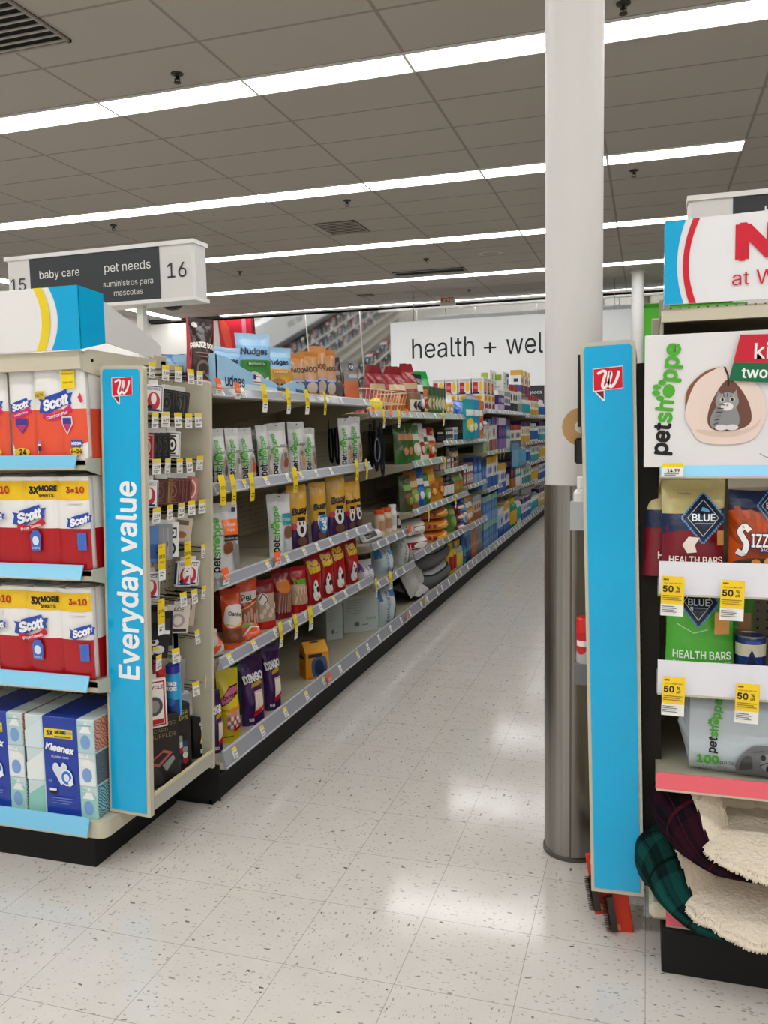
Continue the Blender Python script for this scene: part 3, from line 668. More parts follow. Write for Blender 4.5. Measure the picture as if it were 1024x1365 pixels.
# ------------------------------------------------------------------ side racks (the blue panels)
def side_rack(x_in, x_out, y0, y1, zb, zt, tilt, label, name='side_rack'):
    """narrow rack hung on the side of an end display; opens away from x_in towards x_out"""
    o = empty(name, (x_in, y0, zt), (0, tilt, 0), label=label, category='rack'); W_ = x_out - x_in; s = 1 if W_ > 0 else -1; w = abs(W_); Hh = zt - zb; D_ = y1 - y0
    a, b = (0, w) if s > 0 else (-w, 0)
    def rr(x0, x1, z0, z1, r):
        return [(x0, z0), (x1, z0), (x1, z1 - r)] + [(x1 - r + r * math.cos(rad(t)), z1 - r + r * math.sin(rad(t))) for t in (0, 30, 60, 90)] + [(x0 + r - r * math.sin(rad(t)), z1 - r + r * math.cos(rad(t))) for t in (0, 30, 60, 90)] + [(x0, z1 - r)]
    g = G(); g.prism([(p[0], p[1]) for p in rr(a, b, -Hh, 0, .012)], 'y', 0, .022, ('c6c0ab', 'paint')); e = g.build('end_panel', o)
    g = G(); g.prism(rr(a + .009, b - .013 if s > 0 else b - .009, -Hh + .012, -.011, .01), 'y', -.0025, -.0002, BLUE_MAIN); face = g.build('sign_face', e, label='bright blue sign face')
    g = G(); g.prism(rr(a, b, -Hh + .0, -.03, .01), 'y', D_ - .018, D_, ('c6c0ab', 'paint')); g.build('end_panel', o)
    g = G(); xa = 0 if s > 0 else -.012; g.box(xa, xa + .012, .022, D_ - .018, -Hh + .02, -.02, PEG_X); g.build('back_panel', o)
    g = G(); t0 = .0; xs = sorted((0, W_ * .97)); g.box(xs[0], xs[1], .024, D_ - .02, -Hh + .028, -Hh + .034, ('bdb69f', 'paint'))
    lx = W_; l0, l1 = sorted((lx, lx - s * .004)); g.box(l0, l1, .024, D_ - .019, -Hh + .015, -Hh + .066, ('b4b1a8', 'paint')); g.box(l0 - .003, l1 + .003, .024, D_ - .019, -Hh + .064, -Hh + .072, ('d6cfa8', 'paint'))
    for i in range(11): yy = .06 + i * (D_ - .12) / 10; g.box(xs[0] + .02, xs[1] - .012, yy, yy + .008, -Hh + .0341, -Hh + .0346, ('2a2822', 'matte'))
    g.build('tray', o)
    return o, face, (a, b, Hh)
BLUE_MAIN = ('00aee4', 'gloss')
LR, lface, (la, lb, lh) = side_rack(-1.625, -1.472, 2.27, 2.7, .17, 1.618, rad(2.0), 'beige side rack of playing cards with a bright blue end panel')
g = G(); front_art(g, [('t', 'Everyday value', .56, .535, .05, 'f2f6f8', {'rot': 90, 'bold': .022, 'w': .435, 'fit': 1})] + wlogo(.53, .955, .46, lh / (lb - la), .006), la, lb, -.003, -lh, 0, .0008); g.build('lettering', lface)
RR, rface, (ra, rb, rh) = side_rack(-.03, -.168, 2.27, 2.66, .13, 1.62, rad(-1.35), 'beige side rack with a bright blue end panel beside the column')
g = G(); front_art(g, wlogo(.5, .935, .52, rh / (rb - ra), .007), ra, rb, -.003, -rh, 0, .0008); g.build('lettering', rface)
g = G(); g.box(.002, .05, .024, .37, -1.47, -.06, ('25231f', 'matte')); g.build('gap_shade_block', RR)  # added dark block, stands in for the shadowed gap behind the panel
# ------------------------------------------------------------------ end display beside the column
RD = empty('end_display', (.5, 2.45, 0), label='beige end display of pet treats and pet beds beside the column', category='shelving')
rx0, rx1 = -.47, .47
g = G(); g.box(rx0, rx1, .2, .23, .1, 1.74, PEG_Y); g.build('back_panel', RD)
for x in (rx0, rx1 - .03):
    g = G(); g.box(x, x + .03, .15, .24, .02, 1.76, ('8f8975', 'paint'), .003); g.build('upright', RD)
g = G(); g.box(rx0 + .02, rx1, -.3, .26, 0, .118, ('101010', 'rubber'), .004); g.build('kick_plate', RD)
g = G(); g.box(rx0 - .012, rx1, -.27, .2, .12, .165, ('c9c2ab', 'paint'), .012); g.build('base_deck', RD); lip_front(RD, rx0 + .03, rx1, -.285, .158, .122, ('e8636f', 'gloss'))
g = G(); g.box(rx0 - .004, rx0 - .001, -.08, .24, .17, 1.62, ('2d2a25', 'paint')); g.build('side_panel', RD)  # added dark sheet, imitates the shade inside the display's open side
STRIP_W = ('e4e4ea', 'paper')
def rshelf(zt, zb, m, tags=(), name='price_strip', tilt=.01, y=-.3):
    g = G(); zs = zb + .02; g.box(rx0 + .004, rx1 - .004, y + .012, .2, zs - .014, zs, ('aaa592', 'paint')); g.box(rx0, rx1, y + .01, y + .02, zb - .005, zs, ('aaa592', 'paint'))
    for x in (rx0 + .001, rx1 - .005): g.prism([(y + .012, zb - .005), (y + .012, zs), (.2, zs), (.2, zb - .12)], 'x', x, x + .004, BEIGE_D)
    s = g.build('shelf', RD); lip_front(s, rx0 + .002, rx1, y, zt, zb, m, name, tilt); return s
s = rshelf(1.309, 1.277, SKY); t = small_tag(s, (-.44, -.303, 1.292), YEL, .05, .032, 0, face='y', price='14.99')
def sale_card(par, x, z, y=-.315):
    g = G(); w, h = .053, .098
    g.box(-w / 2, w / 2, -.001, 0, -h, 0, TAGW); decal(g, [('r', 0, .3, 1, 1, 'f8d22e'), ('t', 'sale', .2, .92, .05, '3a3313', {'bold': .03}), ('t', 'buy one get one', .5, .83, .04, '4a431c', {'w': .8}), ('t', '50', .3, .68, .15, '1e1c12', {'bold': .03, 'w': .45}), ('t', '%', .72, .72, .075, '1e1c12', {'bold': .02}), ('t', 'off', .72, .62, .06, '1e1c12', {'bold': .02})]
        + [('r', .06, .52 - i * .05, .9 - .12 * (i % 2), .5 - i * .05, '9a812a') for i in range(3)] + [('r', .05, .25 - i * .045, .6 + .1 * (i % 2), .232 - i * .045, '6a6a6c') for i in range(4)], w, h, lambda x_, z_, e: (-w / 2 + x_, -.001 - e, -h + z_), eps=.0005)
    return g.build('sale_card', par, (x, y, z), (0, rad(1.5), 0), label='yellow half-price sale card')
s = rshelf(1.068, .988, STRIP_W, tilt=.004); g = G(); front_art(g, [('t', 'Always Real', .5, .5, .16, '2c2c30', {'bold': .01})], -.47, .47, -.3025, .99, 1.066, .001)
g.v = [(x - .115, y, z) for x, y, z in g.v]; g.build('lettering', s); sale_card(s, -.435, 1.035); sale_card(s, -.3, 1.03)
s = rshelf(.82, .738, STRIP_W, tilt=.004); g = G(); front_art(g, [('t', 'Always Real', .5, .5, .16, '2c2c30', {'bold': .01})], -.47, .47, -.3025, .74, .818, .001)
g.v = [(x - .115, y, z) for x, y, z in g.v]; g.build('lettering', s); sale_card(s, -.43, .785); sale_card(s, -.262, .78)
s = rshelf(.527, .49, ('e8636f', 'gloss'), tilt=.012)
g = G(); g.box(rx0, rx1, -.29, .2, 1.655, 1.668, ('b3ad98', 'paint')); g.box(rx0, rx1, -.3, -.285, 1.645, 1.672, ('c6c0aa', 'paint')); g.box(rx0, rx0 + .006, -.28, .2, 1.6, 1.67, BEIGE_D); g.build('canopy_shelf', RD)
g = G(); g.box(rx0 - .02, rx0 + .1, .26, .29, 1.5, 1.72, BEIGE, .003); g.build('bracket_post', RD)
H = empty('header_sign', (.5, 2.14, 1.684), (0, 0, 0), label='blue and white header sign with a big red letter N', category='sign')
g = G(); W2 = .464; hh = .192
g.prism([(-W2, .0), (W2, 0.0), (W2, hh + .022), (-W2, hh)], 'y', 0, .006, ('e6e6e8', 'gloss')); g.prism([(-W2, 0), (-W2 + .004, 0), (-W2 + .004, hh), (-W2, hh)], 'y', .006, .12, ('00a8dc', 'gloss')); g.build('panel', H, label='white board with blue end')
g = G(); arc = lambda a, m, b: [(lambda t: a * 2 * (t - .5) * (t - 1) + m * 4 * t * (1 - t) + b * 2 * t * (t - .5))(i / 14) for i in range(15)]
L1 = [(x, i / 14) for i, x in enumerate(arc(.047, .03, .05))]; R1 = [(x, i / 14) for i, x in enumerate(arc(.06, .044, .067))]; R2 = [(x, i / 14) for i, x in enumerate(arc(.077, .058, .083))]
front_art(g, [('p', [(0, 0)] + L1 + [(0, 1)], ('00a8dc', 'gloss')), ('p', R1 + R2[::-1], ('cf1f35', 'gloss')), ('t', 'New', .325, .68, .37, ('cf1f35', 'gloss'), {'bold': .05, 'w': .3, 'fit': 1}), ('t', 'at Walgreens', .31, .26, .165, ('cf1f35', 'gloss'), {'bold': 0, 'w': .3, 'fit': 1})], -W2, W2, -.0005, 0, hh + .001, .0012); g.build('lettering', H)
# plain shelving on the other side of the aisle behind the column
g = G()
for k in range(11):
    o = empty('shelving_bay', (.53, 2.75 + BW * k, 0))
    g = G(); g.box(0, .03, 0, BW, .1, 1.62, ('3f3a32', 'paint')); g.build('back_panel', o)  # unseen backs, darkened to cut light bounced into the aisle
    g = G(); g.box(-.48, 0, .002, BW - .002, .14, .17, ('b7b09b', 'paint')); g.build('base_deck', o)
    g = G(); g.box(-.47, -.45, 0, BW, 0, .14, ('141414', 'rubber')); g.build('kick_plate', o)
    for z in (.53, .85, 1.18, 1.5):
        g = G(); g.box(-.45, 0, .002, BW - .002, z, z + .012, ('b3ac97', 'paint')); g.box(-.46, -.45, .002, BW - .002, z - .02, z + .025, CHAN); g.build('shelf', o)
    reg(o, 'shelving bay', 'hidden behind the blue panel and the column', 'shelving bay')
# ================================================================== goods: makers
def bag(W, H, D, bands, art, seed=0, seal=.1, kind='foil', wr=.006, sidecut=.05, pinch=0):
    """filled pouch: bands = [(v from, colour)] bottom to top; art on its front (towards -Y). Returns (body, top seal)"""
    rnd = random.Random(seed); ph = rnd.uniform(0, 50)
    def prof(v):
        t = max(0, min(1, v / (1 - seal)))
        return (.72 + .28 * min(1, t / .3)) * (1 - max(0, (t - .45) / .55) ** 2) + .02
    def S(x01, v, back=False, lift=0):
        u = 2 * x01 - 1
        b = (1 - abs(u) ** 2.6) ** .75 * prof(v)
        w = W / 2 * (1 - sidecut * math.sin(PI * min(1, v / (1 - seal * .5)))) * (1 - pinch * max(0, (v - .55) / .45) ** 1.3)
        p = Vector((u * w * 7 + ph, v * H * 14, ph * (2 if back else 1)))
        wrk = wr * noise.noise(p) * (.35 + b) * (1 - abs(u) ** 4)
        edge = .004 * math.sin(v * 9 + ph) * (1 if v > 1 - seal else .3)
        y = (D / 2 * b + wrk)
        return (u * w, (y if back else -y - lift) + edge, v * H + .004 * noise.noise(Vector((u * 2, ph, v))) * (1 if v > .8 else 0))
    us = [i / 12 for i in range(13)]
    cuts = sorted(set([round(i / 16 * (1 - seal), 4) for i in range(17)] + [b[0] for b in bands if b[0] < 1 - seal]))
    def colr(v):
        c = bands[0][1]
        for b in bands:
            if v >= b[0]: c = b[1]
        return c if isinstance(c, tuple) else (c, kind)
    g = G(); g.grid(lambda a, v: S(a, v), us, cuts, mfn=lambda a, v: colr(v)); g.grid(lambda a, v: S(1 - a, v, True), us, cuts, mfn=lambda a, v: colr(v))
    g.grid(lambda a, k: tuple((1 - k) * p + k * q for p, q in zip(S(a, 0), S(a, 0, True))), us, [0, 1], m=colr(0))
    low = [a for a in art]
    decal(g, low, W, H * 1.0, lambda x, z, e: S(min(max(x / W, .001), .999), min(max(z / H, 0), .999), False, e), curved=9, eps=.0013, kind=kind)
    sg = G(); tv = [1 - seal, 1 - seal * .5, 1]
    sg.grid(lambda a, v: S(a, v), us, tv, mfn=lambda a, v: colr(v)); sg.grid(lambda a, v: S(1 - a, v, True), us, tv, mfn=lambda a, v: colr(v))
    return g, sg
def put_bag(name, body, loc, rz=0, rx=0, ry=0):
    g, sg = body; o = g.build(name, None, loc, (rx, ry, rz)); sg.build('top_seal', o); return o
def face_w(p, wpx, rz):
    """true width of a face turned rz about Z that spans wpx photo pixels at p"""
    n = Vector((math.sin(rz), -math.cos(rz), 0)); v = (Vector(p) - EYE); v.z = 0; v.normalize()
    return wpx * depth(p) / FPX / max(.3, abs(n.dot(v)))
def zb_of(b, i, base=False):
    return [None]
SIDE = PI / 2
def carton(W, H, D, bands, art=(), side=(), ch=.002, kind='paper', lid=None, name='carton'):
    """printed box standing on z=0, centred in x, front face at -D/2"""
    g = G(); zs = [0] + [b[0] * H for b in bands[1:]] + [H]
    if len(bands) == 1: g.box(-W / 2, W / 2, -D / 2, D / 2, 0, H, bands[0][1] if isinstance(bands[0][1], tuple) else (bands[0][1], kind), ch)
    else:
        g.box(-W / 2, W / 2, -D / 2, D / 2, 0, H, (bands[0][1], kind), ch)
        for i, b in enumerate(bands):
            if i: 
                z1 = bands[i + 1][0] * H if i + 1 < len(bands) else H + .0006
                g.box(-W / 2 - .0006, W / 2 + .0006, -D / 2 - .0006, D / 2 + .0006, b[0] * H, z1, (b[1], kind), ch if i + 1 == len(bands) else 0)
    if art: decal(g, art, W, H, lambda x, z, e: (-W / 2 + x, -D / 2 - .0008 - e, z), eps=.0006, kind=kind)
    if side: decal(g, side, D, H, lambda x, z, e: (-W / 2 - .0008 - e, D / 2 - x, z), eps=.0006, kind=kind)
    return g
def bottle(r, H, col, capc, art=(), neck=.35, kind='gloss', caph=.16):
    g = G(); h1 = H * (1 - caph); g.lathe([(r * .9, 0), (r, .006), (r, h1 * .8), (r * .85, h1 * .9), (r * neck, h1 * .97), (r * neck, h1)], (col, kind), 18)
    R_ = r * 1.003
    if art: decal(g, art, 2 * r, H, lambda x, z, e: ((R_ + e) * math.sin((x / (2 * r) - .5) * 2.6), -(R_ + e) * math.cos((x / (2 * r) - .5) * 2.6), z), curved=8, eps=.0007, kind='paper')
    c = G(); c.lathe([(r * (neck + .12), h1 - .002), (r * (neck + .12), H * .985), (r * (neck + .02), H)], (capc, 'gloss'), 16)
    return g, c
def can(r, H, col, bandc, art=()):
    g = G(); g.lathe([(r * .93, 0), (r, .004), (r, H - .004), (r * .95, H)], (col, 'gloss'), 24); R_ = r * 1.003
    decal(g, art, 2 * r, H, lambda x, z, e: ((R_ + e) * math.sin((x / (2 * r) - .5) * 2.8), -(R_ + e) * math.cos((x / (2 * r) - .5) * 2.8), z), curved=8, eps=.0007)
    l = G(); l.lathe([(r * .97, H - .003), (r * .99, H + .002), (r * .9, H + .002), (r * .88, H - .004), (.001, H - .004)], ('b9b9bb', 'metal'), 24)
    return g, l
# ------------------------------------------------------------------ goods on the end display: kitchen rolls
SC_BLUE, SC_RED, SC_COR = '2b4db0', 'b5141f', 'ee5a3c'
def scott(cx, cy, w, asp, sub=None, subc='d5276c'):
    """blue ribbon with the slanted white name; asp = W/H of the pack"""
    h = w * asp * .42
    q = lambda pts: [(cx + x * w, cy + y * h) for x, y in pts]
    a = [('p', q([(-.5, -.42), (-.44, .1), (-.5, .28), (-.32, .2), (-.3, .36), (.32, .74), (.34, .52), (.5, .56), (.42, .2), (.46, -.02), (.2, -.1), (-.28, -.56)]), SC_BLUE),
         ('t', 'Scott', cx, cy + .08 * h, h * .62, 'f6f6f6', {'bold': .05, 'shear': .25, 'rot': 14, 'w': w * .74})]
    if sub: a += [('s', q([(-.38, -.6), (-.1, -.72), (.2, -.5), (.44, -.2)]), None, subc), ('t', sub, cx + .03 * w, cy - .58 * h, h * .2, 'f7e9ec', {'rot': 13, 'w': w * .62, 'bold': .02})]
    return a
def fix_stroke(a, w): return [(x[0], x[1], w, x[3]) if x[0] == 's' and x[2] is None else x for x in a]
def roll_pack(name, x0, x1, y0, z0, z1, nroll, sleeve, art, label, cat, group, wraps, rows=1, strokew=.02, extra=()):
    """rolls standing in a printed clear wrap: rolls are parts, the printed sleeve hugs their fronts"""
    W, H = x1 - x0, z1 - z0; r = W / nroll / 2
    o = empty(name, ((x0 + x1) / 2, y0 + r, z0), label=label, category=cat, group=group)
    for i in range(nroll):
        for j in range(2):
            g = G(); cx = -W / 2 + r * (2 * i + 1); cy = j * 2 * r
            n = rows
            prof = [(.02, 0)]
            for k in range(n):
                a, b = H * k / n, H * (k + 1) / n
                prof += [(r * .95, a + .002), (r * .995, a + .012), (r * .995, b - .012), (r * .94, b - .002)]
            prof += [(.021, H), (.02, H - .03), (.001, H - .03)]
            g.lathe(prof, ('f0efec', 'film'), 26, (cx, cy, 0)); g.build('roll', o)
    def S(x, z, e):
        t = (x / W * nroll) % 1.0; t = 2 * t - 1
        d = .8 + .2 * math.sqrt(max(0, 1 - t * t))
        zz = z / H; wob = .0012 * noise.noise(Vector((x * 60, z * 60, x0 * 9)))
        return (-W / 2 + x, -r * d - .0018 - e - wob, z)
    n = nroll * 12; us = [W * i / n for i in range(n + 1)]
    for k, (a, b, c) in enumerate(sleeve):
        g = G(); nz = 10; g.grid(lambda x, z: S(x, z, 0), us, [H * (a + (b - a) * j / nz) for j in range(nz + 1)], m=(c, 'film'))
        # the wrap folds round both ends
        for sx in (-1, 1):
            xs = sx * (W / 2 + .001); g.grid(lambda y, z: (xs, y, z), [-r * .5, 0, r, 2 * r, 2.6 * r], [H * a, H * (a + b) / 2, H * b], m=(c, 'film'))
        if k == 0: decal(g, fix_stroke(art, strokew), W, H, S, curved=nroll * 8, eps=.0012, kind='film')
        g.build('printed_wrap', o)
    return o
def px_rect(px0, px1, pt, pb, y):
    a = P(px0, pb, 'y', y); b = P(px1, pt, 'y', y); return a.x, b.x, min(a.z, b.z), max(a.z, b.z)
ZS = {1: 1.3262, 2: .9792, 3: .6222, 0: .1655}      # shelf tops of that display
def tp(cx, W, wr_art, label, y=2.222):
    H = .285
    return roll_pack('toilet_paper_pack', cx - W / 2, cx + W / 2, y, ZS[1], ZS[1] + H, max(1, round(W / .105)), [(0, .56, SC_COR), (.56, .985, 'efeeeb')], wr_art, label, 'toilet paper', 'coral toilet paper packs', None, 2)
q2 = lambda cx: [('p', [(0, 0), (.06, .14), (0, .2)], 'f4efec'), ('p', [(.8, 0), (1, 0), (1, .2), (.9, .17)], 'f4efec')] + scott(.45, .62, .68, .21 / .285, 'Comfort Plus') + [
    ('p', [(.55, .48), (.76, .48), (.77, .4), (.655, .28), (.54, .4)], 'e9dfe6'), ('p', [(.57, .465), (.74, .465), (.745, .405), (.655, .3), (.565, .405)], '3a3f98'), ('p', [(.565, .4), (.745, .4), (.655, .3)], 'c03a72'),
    ('r', .72, .15, .93, .22, '2a56b0'), ('t', 'MEGA', .825, .185, .045, WHITE, {'bold': .03, 'w': .18}), ('e', .82, .1, .12, .042, 'f2c832'), ('t', '6=24', .82, .1, .05, '1d1d1d', {'bold': .03, 'w': .2}),
    ('r', .6, .78, .86, .97, 'f4d822'), ('t', 'Preferred', .73, .935, .03, 'b2301f', {'w': .2}), ('t', 'Angel Soft', .73, .845, .03, '2d3a1c', {'w': .2, 'shear': .3}), ('r', .07, .68, .26, .76, 'd8b83f'), ('t', 'NEW', .165, .72, .035, '3a3322', {'rot': 8}), ('p', [(.9, .68), (.95, .73), (.99, .64), (.95, .62)], 'dd3558'), ('r', .08, .19, .15, .22, '8a8fc8'), ('r', .08, .11, .15, .16, '20202a'), ('r', .08, .165, .15, .185, 'f0f0f0')]
a_, b_, _, _ = px_rect(49, 139, 490, 608, 2.222)
b_ = min(b_, -1.652); tp((a_ + b_) / 2, b_ - a_, q2(0), 'coral toilet paper pack beside the blue panel')
q1 = [('p', [(0, 0), (.2, .1), (0, .22)], 'f4efec')] + scott(.45, .6, .86, .105 / .285, 'Comfort Plus') + [('p', [(.26, .47), (.72, .47), (.72, .4), (.5, .3), (.26, .4)], '3a3f98'), ('p', [(.3, .4), (.68, .4), (.5, .315)], 'c03a72'), ('e', .45, .1, .3, .045, 'f2c832'), ('t', '24', .5, .1, .055, '1d1d1d', {'bold': .03})]
tp(a_ - .054, .1, q1, 'narrow coral toilet paper pack second from the blue panel', 2.232)
tp(a_ - .054 - .115, .1, q1, 'narrow coral toilet paper pack cut off at the frame edge', 2.24)
def kr(x0, x1, zs, label, cut=0, y=2.225):
    W = x1 - x0; H = .3
    art = [('p', [(0, .43), (.18, .42), (.35, .39), (.55, .38), (.8, .41), (1, .44), (1, .5), (0, .5)], 'f0efec') if False else ('r', 0, .0, 1, .02, '8e0f18'),
           ('r', .0, .745, 1, .945, 'f2c61b'), ('t', '3X', .455, .845, .115, '231f14', {'bold': .06, 'shear': .1, 'w': .1}), ('t', 'MORE', .6, .865, .08, '231f14', {'bold': .05, 'w': .17}), ('t', 'SHEETS', .58, .79, .045, '231f14', {'bold': .03, 'w': .14}),
           ('t', '3=10', .885, .85, .095, 'b3231c', {'bold': .03, 'w': .17}), ('t', '=10', .12, .85, .095, 'b3231c', {'bold': .03, 'w': .15}), ('p', [(.0, .7), (.1, .68), (.11, .73), (0, .75)], 'eeeae4'), ('r', .8, .705, .95, .735, 'eeeae4')]
    art += scott(.4, .56, .36, W / H, 'Paper Towels', 'c41f2c') + [('p', [(.4, .36), (.43, .42), (.49, .42), (.52, .36), (.51, .2), (.41, .2)], '3f6cc4'), ('e', .46, .31, .035, .05, 'dfe6f4'), ('t', 'PARTS', .46, .23, .03, WHITE, {'w': .08})] + scott(.93, .52, .26, W / H) + [('r', .9, .22, .98, .4, '3f6cc4')] + scott(.05, .54, .2, W / H)
    return roll_pack('paper_towel_pack', x0, x1, y, zs, zs + H, 3, [(0, .44, SC_RED), (.44, .985, 'efeeeb')], art, label, 'paper towels', 'red paper towel packs', None)
a_, b_, _, _ = px_rect(-4, 140, 650, 755, 2.225); b_ = min(b_, -1.664); kr(a_, b_, ZS[2], 'red paper towel pack under the toilet paper')
kr(a_ - .32, a_ - .01, ZS[2], 'red paper towel pack under the toilet paper, mostly past the frame')
a_, b_, _, _ = px_rect(-2, 147, 790, 900, 2.225); b_ = min(b_, -1.676); kr(a_, b_, ZS[3], 'red paper towel pack above the tissue boxes')
kr(a_ - .32, a_ - .01, ZS[3], 'red paper towel pack above the tissue boxes, mostly past the frame')
def zig(m1, m2, nm, scale=60):
    k = N(nm); tc = k.n('TexCoord'); w = k.n('TexWave', wave_type='BANDS', bands_direction='DIAGONAL'); w.inputs['Scale'].default_value = scale; w.inputs['Distortion'].default_value = 6; w.inputs['Detail'].default_value = 0
    k.l(tc.outputs['Object'], w.inputs['Vector']); k.l(k.mix(k.math('GREATER_THAN', w.outputs['Fac'], .5), m1, m2), k.b.inputs['Base Color']); k.b.inputs['Roughness'].default_value = .45; return k.m
PAT = [zig('2f6f7c', '9cc6cb', 'teal_dash', 55), zig('4e5560', '6d7580', 'slate_line', 90), zig('b5654c', 'dca690', 'copper_zigzag', 45), zig('8fc9bd', 'd7e9e4', 'mint_leaf', 20)]
def tissue(x0, x1, label, y=2.215, d=.23):
    W = x1 - x0; H = .33; o = empty('tissue_box_bundle', ((x0 + x1) / 2, y, ZS[0]), label=label, category='tissue boxes', group='banded tissue bundles')
    for k in range(3):
        h = H / 3; g = G(); g.box(-W / 2, W / 2, 0, d, k * h + .001, (k + 1) * h - .0005, ('cfdfe0', 'paper'), .003)
        g.box(W / 2 - .002, W / 2 + .0008, .004, d - .004, k * h + .004, (k + 1) * h - .003, PAT[k])
        decal(g, [('p', [(0, 0), (.25, 0), (.25, .9), (0, .5)], ['8fcdbf', 'e7efec', 'd5e6e8'][k]), ('p', [(.76, 0), (1, 0), (1, .7), (.76, 1)], ['9fd2c4', 'e9eeec', 'b9d6da'][k]), ('e', .88, .32, .07, .22, '7fa6da'), ('p', [(.8, .6), (.97, .6), (.9, .95)], 'f1f3f1'), ('r', .78, .8, .98, .84, ['bcd9d4', 'd5dbd9', '8fb8bd'][k])], W, h, lambda x, z, e: (-W / 2 + x, -e, k * h + z), eps=.0008)
        g.build('tissue_box', o)
    g = G(); xa, xb = -W * .23, W * .27; g.box(xa, xb, -.003, d, -.0001 + .001, H + .0015, ('1f3fa6', 'film'), .002)
    he = catmull([(.5, .32), (.36, .41), (.27, .47), (.3, .53), (.4, .54), (.48, .5), (.57, .55), (.68, .52), (.66, .45), (.58, .38)], 4, True)
    front_art(g, [('r', .06, .79, .88, .885, 'f2d21f'), ('t', '3X', .22, .84, .06, '23305f', {'bold': .05, 'w': .18}), ('t', 'MORE', .53, .853, .04, '23305f', {'bold': .04, 'w': .3}), ('t', 'PLUS', .77, .853, .04, '5fa0dc', {'bold': .03, 'w': .18}), ('r', .36, .8, .84, .815, '6f7a6a'),
        ('t', 'Kleenex', .5, .69, .085, 'f4f7fb', {'bold': .045, 'shear': .15, 'w': .8, 'rot': -6}), ('t', 'trusted care', .5, .605, .035, 'dfe9f6', {'w': .5}), ('p', he, 'dfe7f1'), ('e', .66, .4, .18, .085, 'f0f5fb'), ('e', .66, .4, .145, .068, '3a78c9'), ('e', .66, .4, .08, .038, 'e8f1fb'), ('p', [(.7, .36), (.82, .4), (.86, .34), (.74, .31)], 'f4f7fb'),
        ('r', .16, .255, .36, .28, 'e9ecf1'), ('r', .16, .225, .36, .252, '15181f'), ('r', .2, .18, .82, .19, '6d86cb'), ('r', .2, .155, .8, .163, '6d86cb'), ('r', .24, .13, .7, .138, '6d86cb'), ('p', [(.12, .36), (.26, .37), (.24, .34)], '5d7fd0')], xa, xb, -.0035, 0, H, .0009); g.build('printed_band', o)
    return o
a_, b_, _, _ = px_rect(40, 122, 930, 1085, 2.215); tissue(a_, b_, 'blue banded tissue box bundle beside the blue panel')
tissue(a_ - (b_ - a_) - .012, a_ - .012, 'blue banded tissue box bundle second from the panel', 2.218)
tissue(a_ - 2 * (b_ - a_) - .03, a_ - .03 - (b_ - a_), 'blue banded tissue box bundle past the frame edge', 2.218)
# ------------------------------------------------------------------ goods on the end display beside the column
RB = .98 + .028
def diamond(cx, cy, r, asp, small=0):
    a = []
    for k, (f, c) in enumerate(((1, '2f5f9c'), (.93, '14233f'), (.72, 'cfd8e3'), (.68, '131f38'))): a.append(('p', [(cx - r * f, cy), (cx, cy + r * f * asp), (cx + r * f, cy), (cx, cy - r * f * asp)], c))
    if not small:
        for i in range(11):
            t = (i + .5) / 11
            for sx, sy in ((1, 1), (1, -1), (-1, 1), (-1, -1)): x, y = cx + sx * r * .99 * t, cy + sy * r * asp * .99 * (1 - t); a.append(('e', x, y, r * .045, r * .045 * asp, '5f9bd0'))
    a += [('p', [(cx - .04 * r / .3, cy + .28 * r * asp), (cx - .02, cy + .42 * r * asp), (cx + .2 * r, cy + .34 * r * asp), (cx + .28 * r, cy + .22 * r * asp)], '57b1e6'), ('t', 'BLUE', cx, cy + .02 * r * asp, .3 * r * asp, 'e6ebf2', {'bold': .02, 'w': 1.02 * r}), ('s', [(cx - .4 * r, cy - .2 * r * asp), (cx + .4 * r, cy - .2 * r * asp)], .0012, '8fa6c4')]
    return a
def rbag(name, px0, px1, pt, pb, y, bands, art, label, d=.07, seed=1, rz=0, rx=rad(-4), zbot=None, **kw):
    x0, x1, z0, z1 = px_rect(px0, px1, pt, pb, y); z0 = zbot if zbot is not None else z0; W, H = x1 - x0, z1 - z0
    b = bag(W, H, d, bands, art, seed, **kw); o = put_bag(name, b, ((x0 + x1) / 2, y + d / 2, z0), rz, rx); o['label'] = label; o['category'] = 'dog treats'; return o
asp = .19 / .27
hb = lambda c, cr: [('p', [(0, .6), (.3, .62), (.6, .66), (1, .72), (1, .56), (.6, .5), (.3, .5), (0, .46)], '1c2c52')] + diamond(.66, .62, .36, asp) + [('t', 'HEALTH BARS', .54, .215, .065, 'f2ede4', {'bold': .02, 'w': .84, 'fit': 1}), ('t', 'BAKED WITH BACON, EGG', .54, .14, .03, 'e4d9cb', {'w': .86, 'fit': 1}), ('r', .88, .36, .99, .5, 'c08a4c'), ('t', 'Healthy', .36, .86, .025, '6b5a2e'), ('p', [(.32, .36), (.42, .44), (.6, .43), (.52, .36), (.55, .29), (.4, .28)], 'e7dcd0')]
rbag('treat_pouch', 880, 970, 640, 800, 2.2, [(0, '7f1626'), (.55, '1c2c52'), (.66, 'cdbf85')], hb(0, 0), 'burgundy and cream dog treat pouch under the light blue strip', .07, 3, 0, rad(-5), 1.009)
rbag('treat_pouch', 856, 905, 635, 800, 2.262, [(0, '7f1626'), (.55, '1c2c52'), (.66, 'cdbf85')], [('p', [(0, .6), (1, .6), (1, .5), (0, .48)], '1c2c52')] + diamond(.82, .6, .3, .12 / .27) + [('t', 'HEA', .7, .215, .065, 'f2ede4', {'bold': .02})], 'burgundy dog treat pouch half hidden behind its twin', .06, 5, 0, rad(-5), 1.009)
rays = []
for i in range(9):
    a0 = rad(20 + i * 16); a1 = rad(27 + i * 16); rays.append(('p', [(.5, .25), (.5 + .8 * math.cos(a0), .25 + .55 * math.sin(a0)), (.5 + .8 * math.cos(a1), .25 + .55 * math.sin(a1))], 'c24a17'))
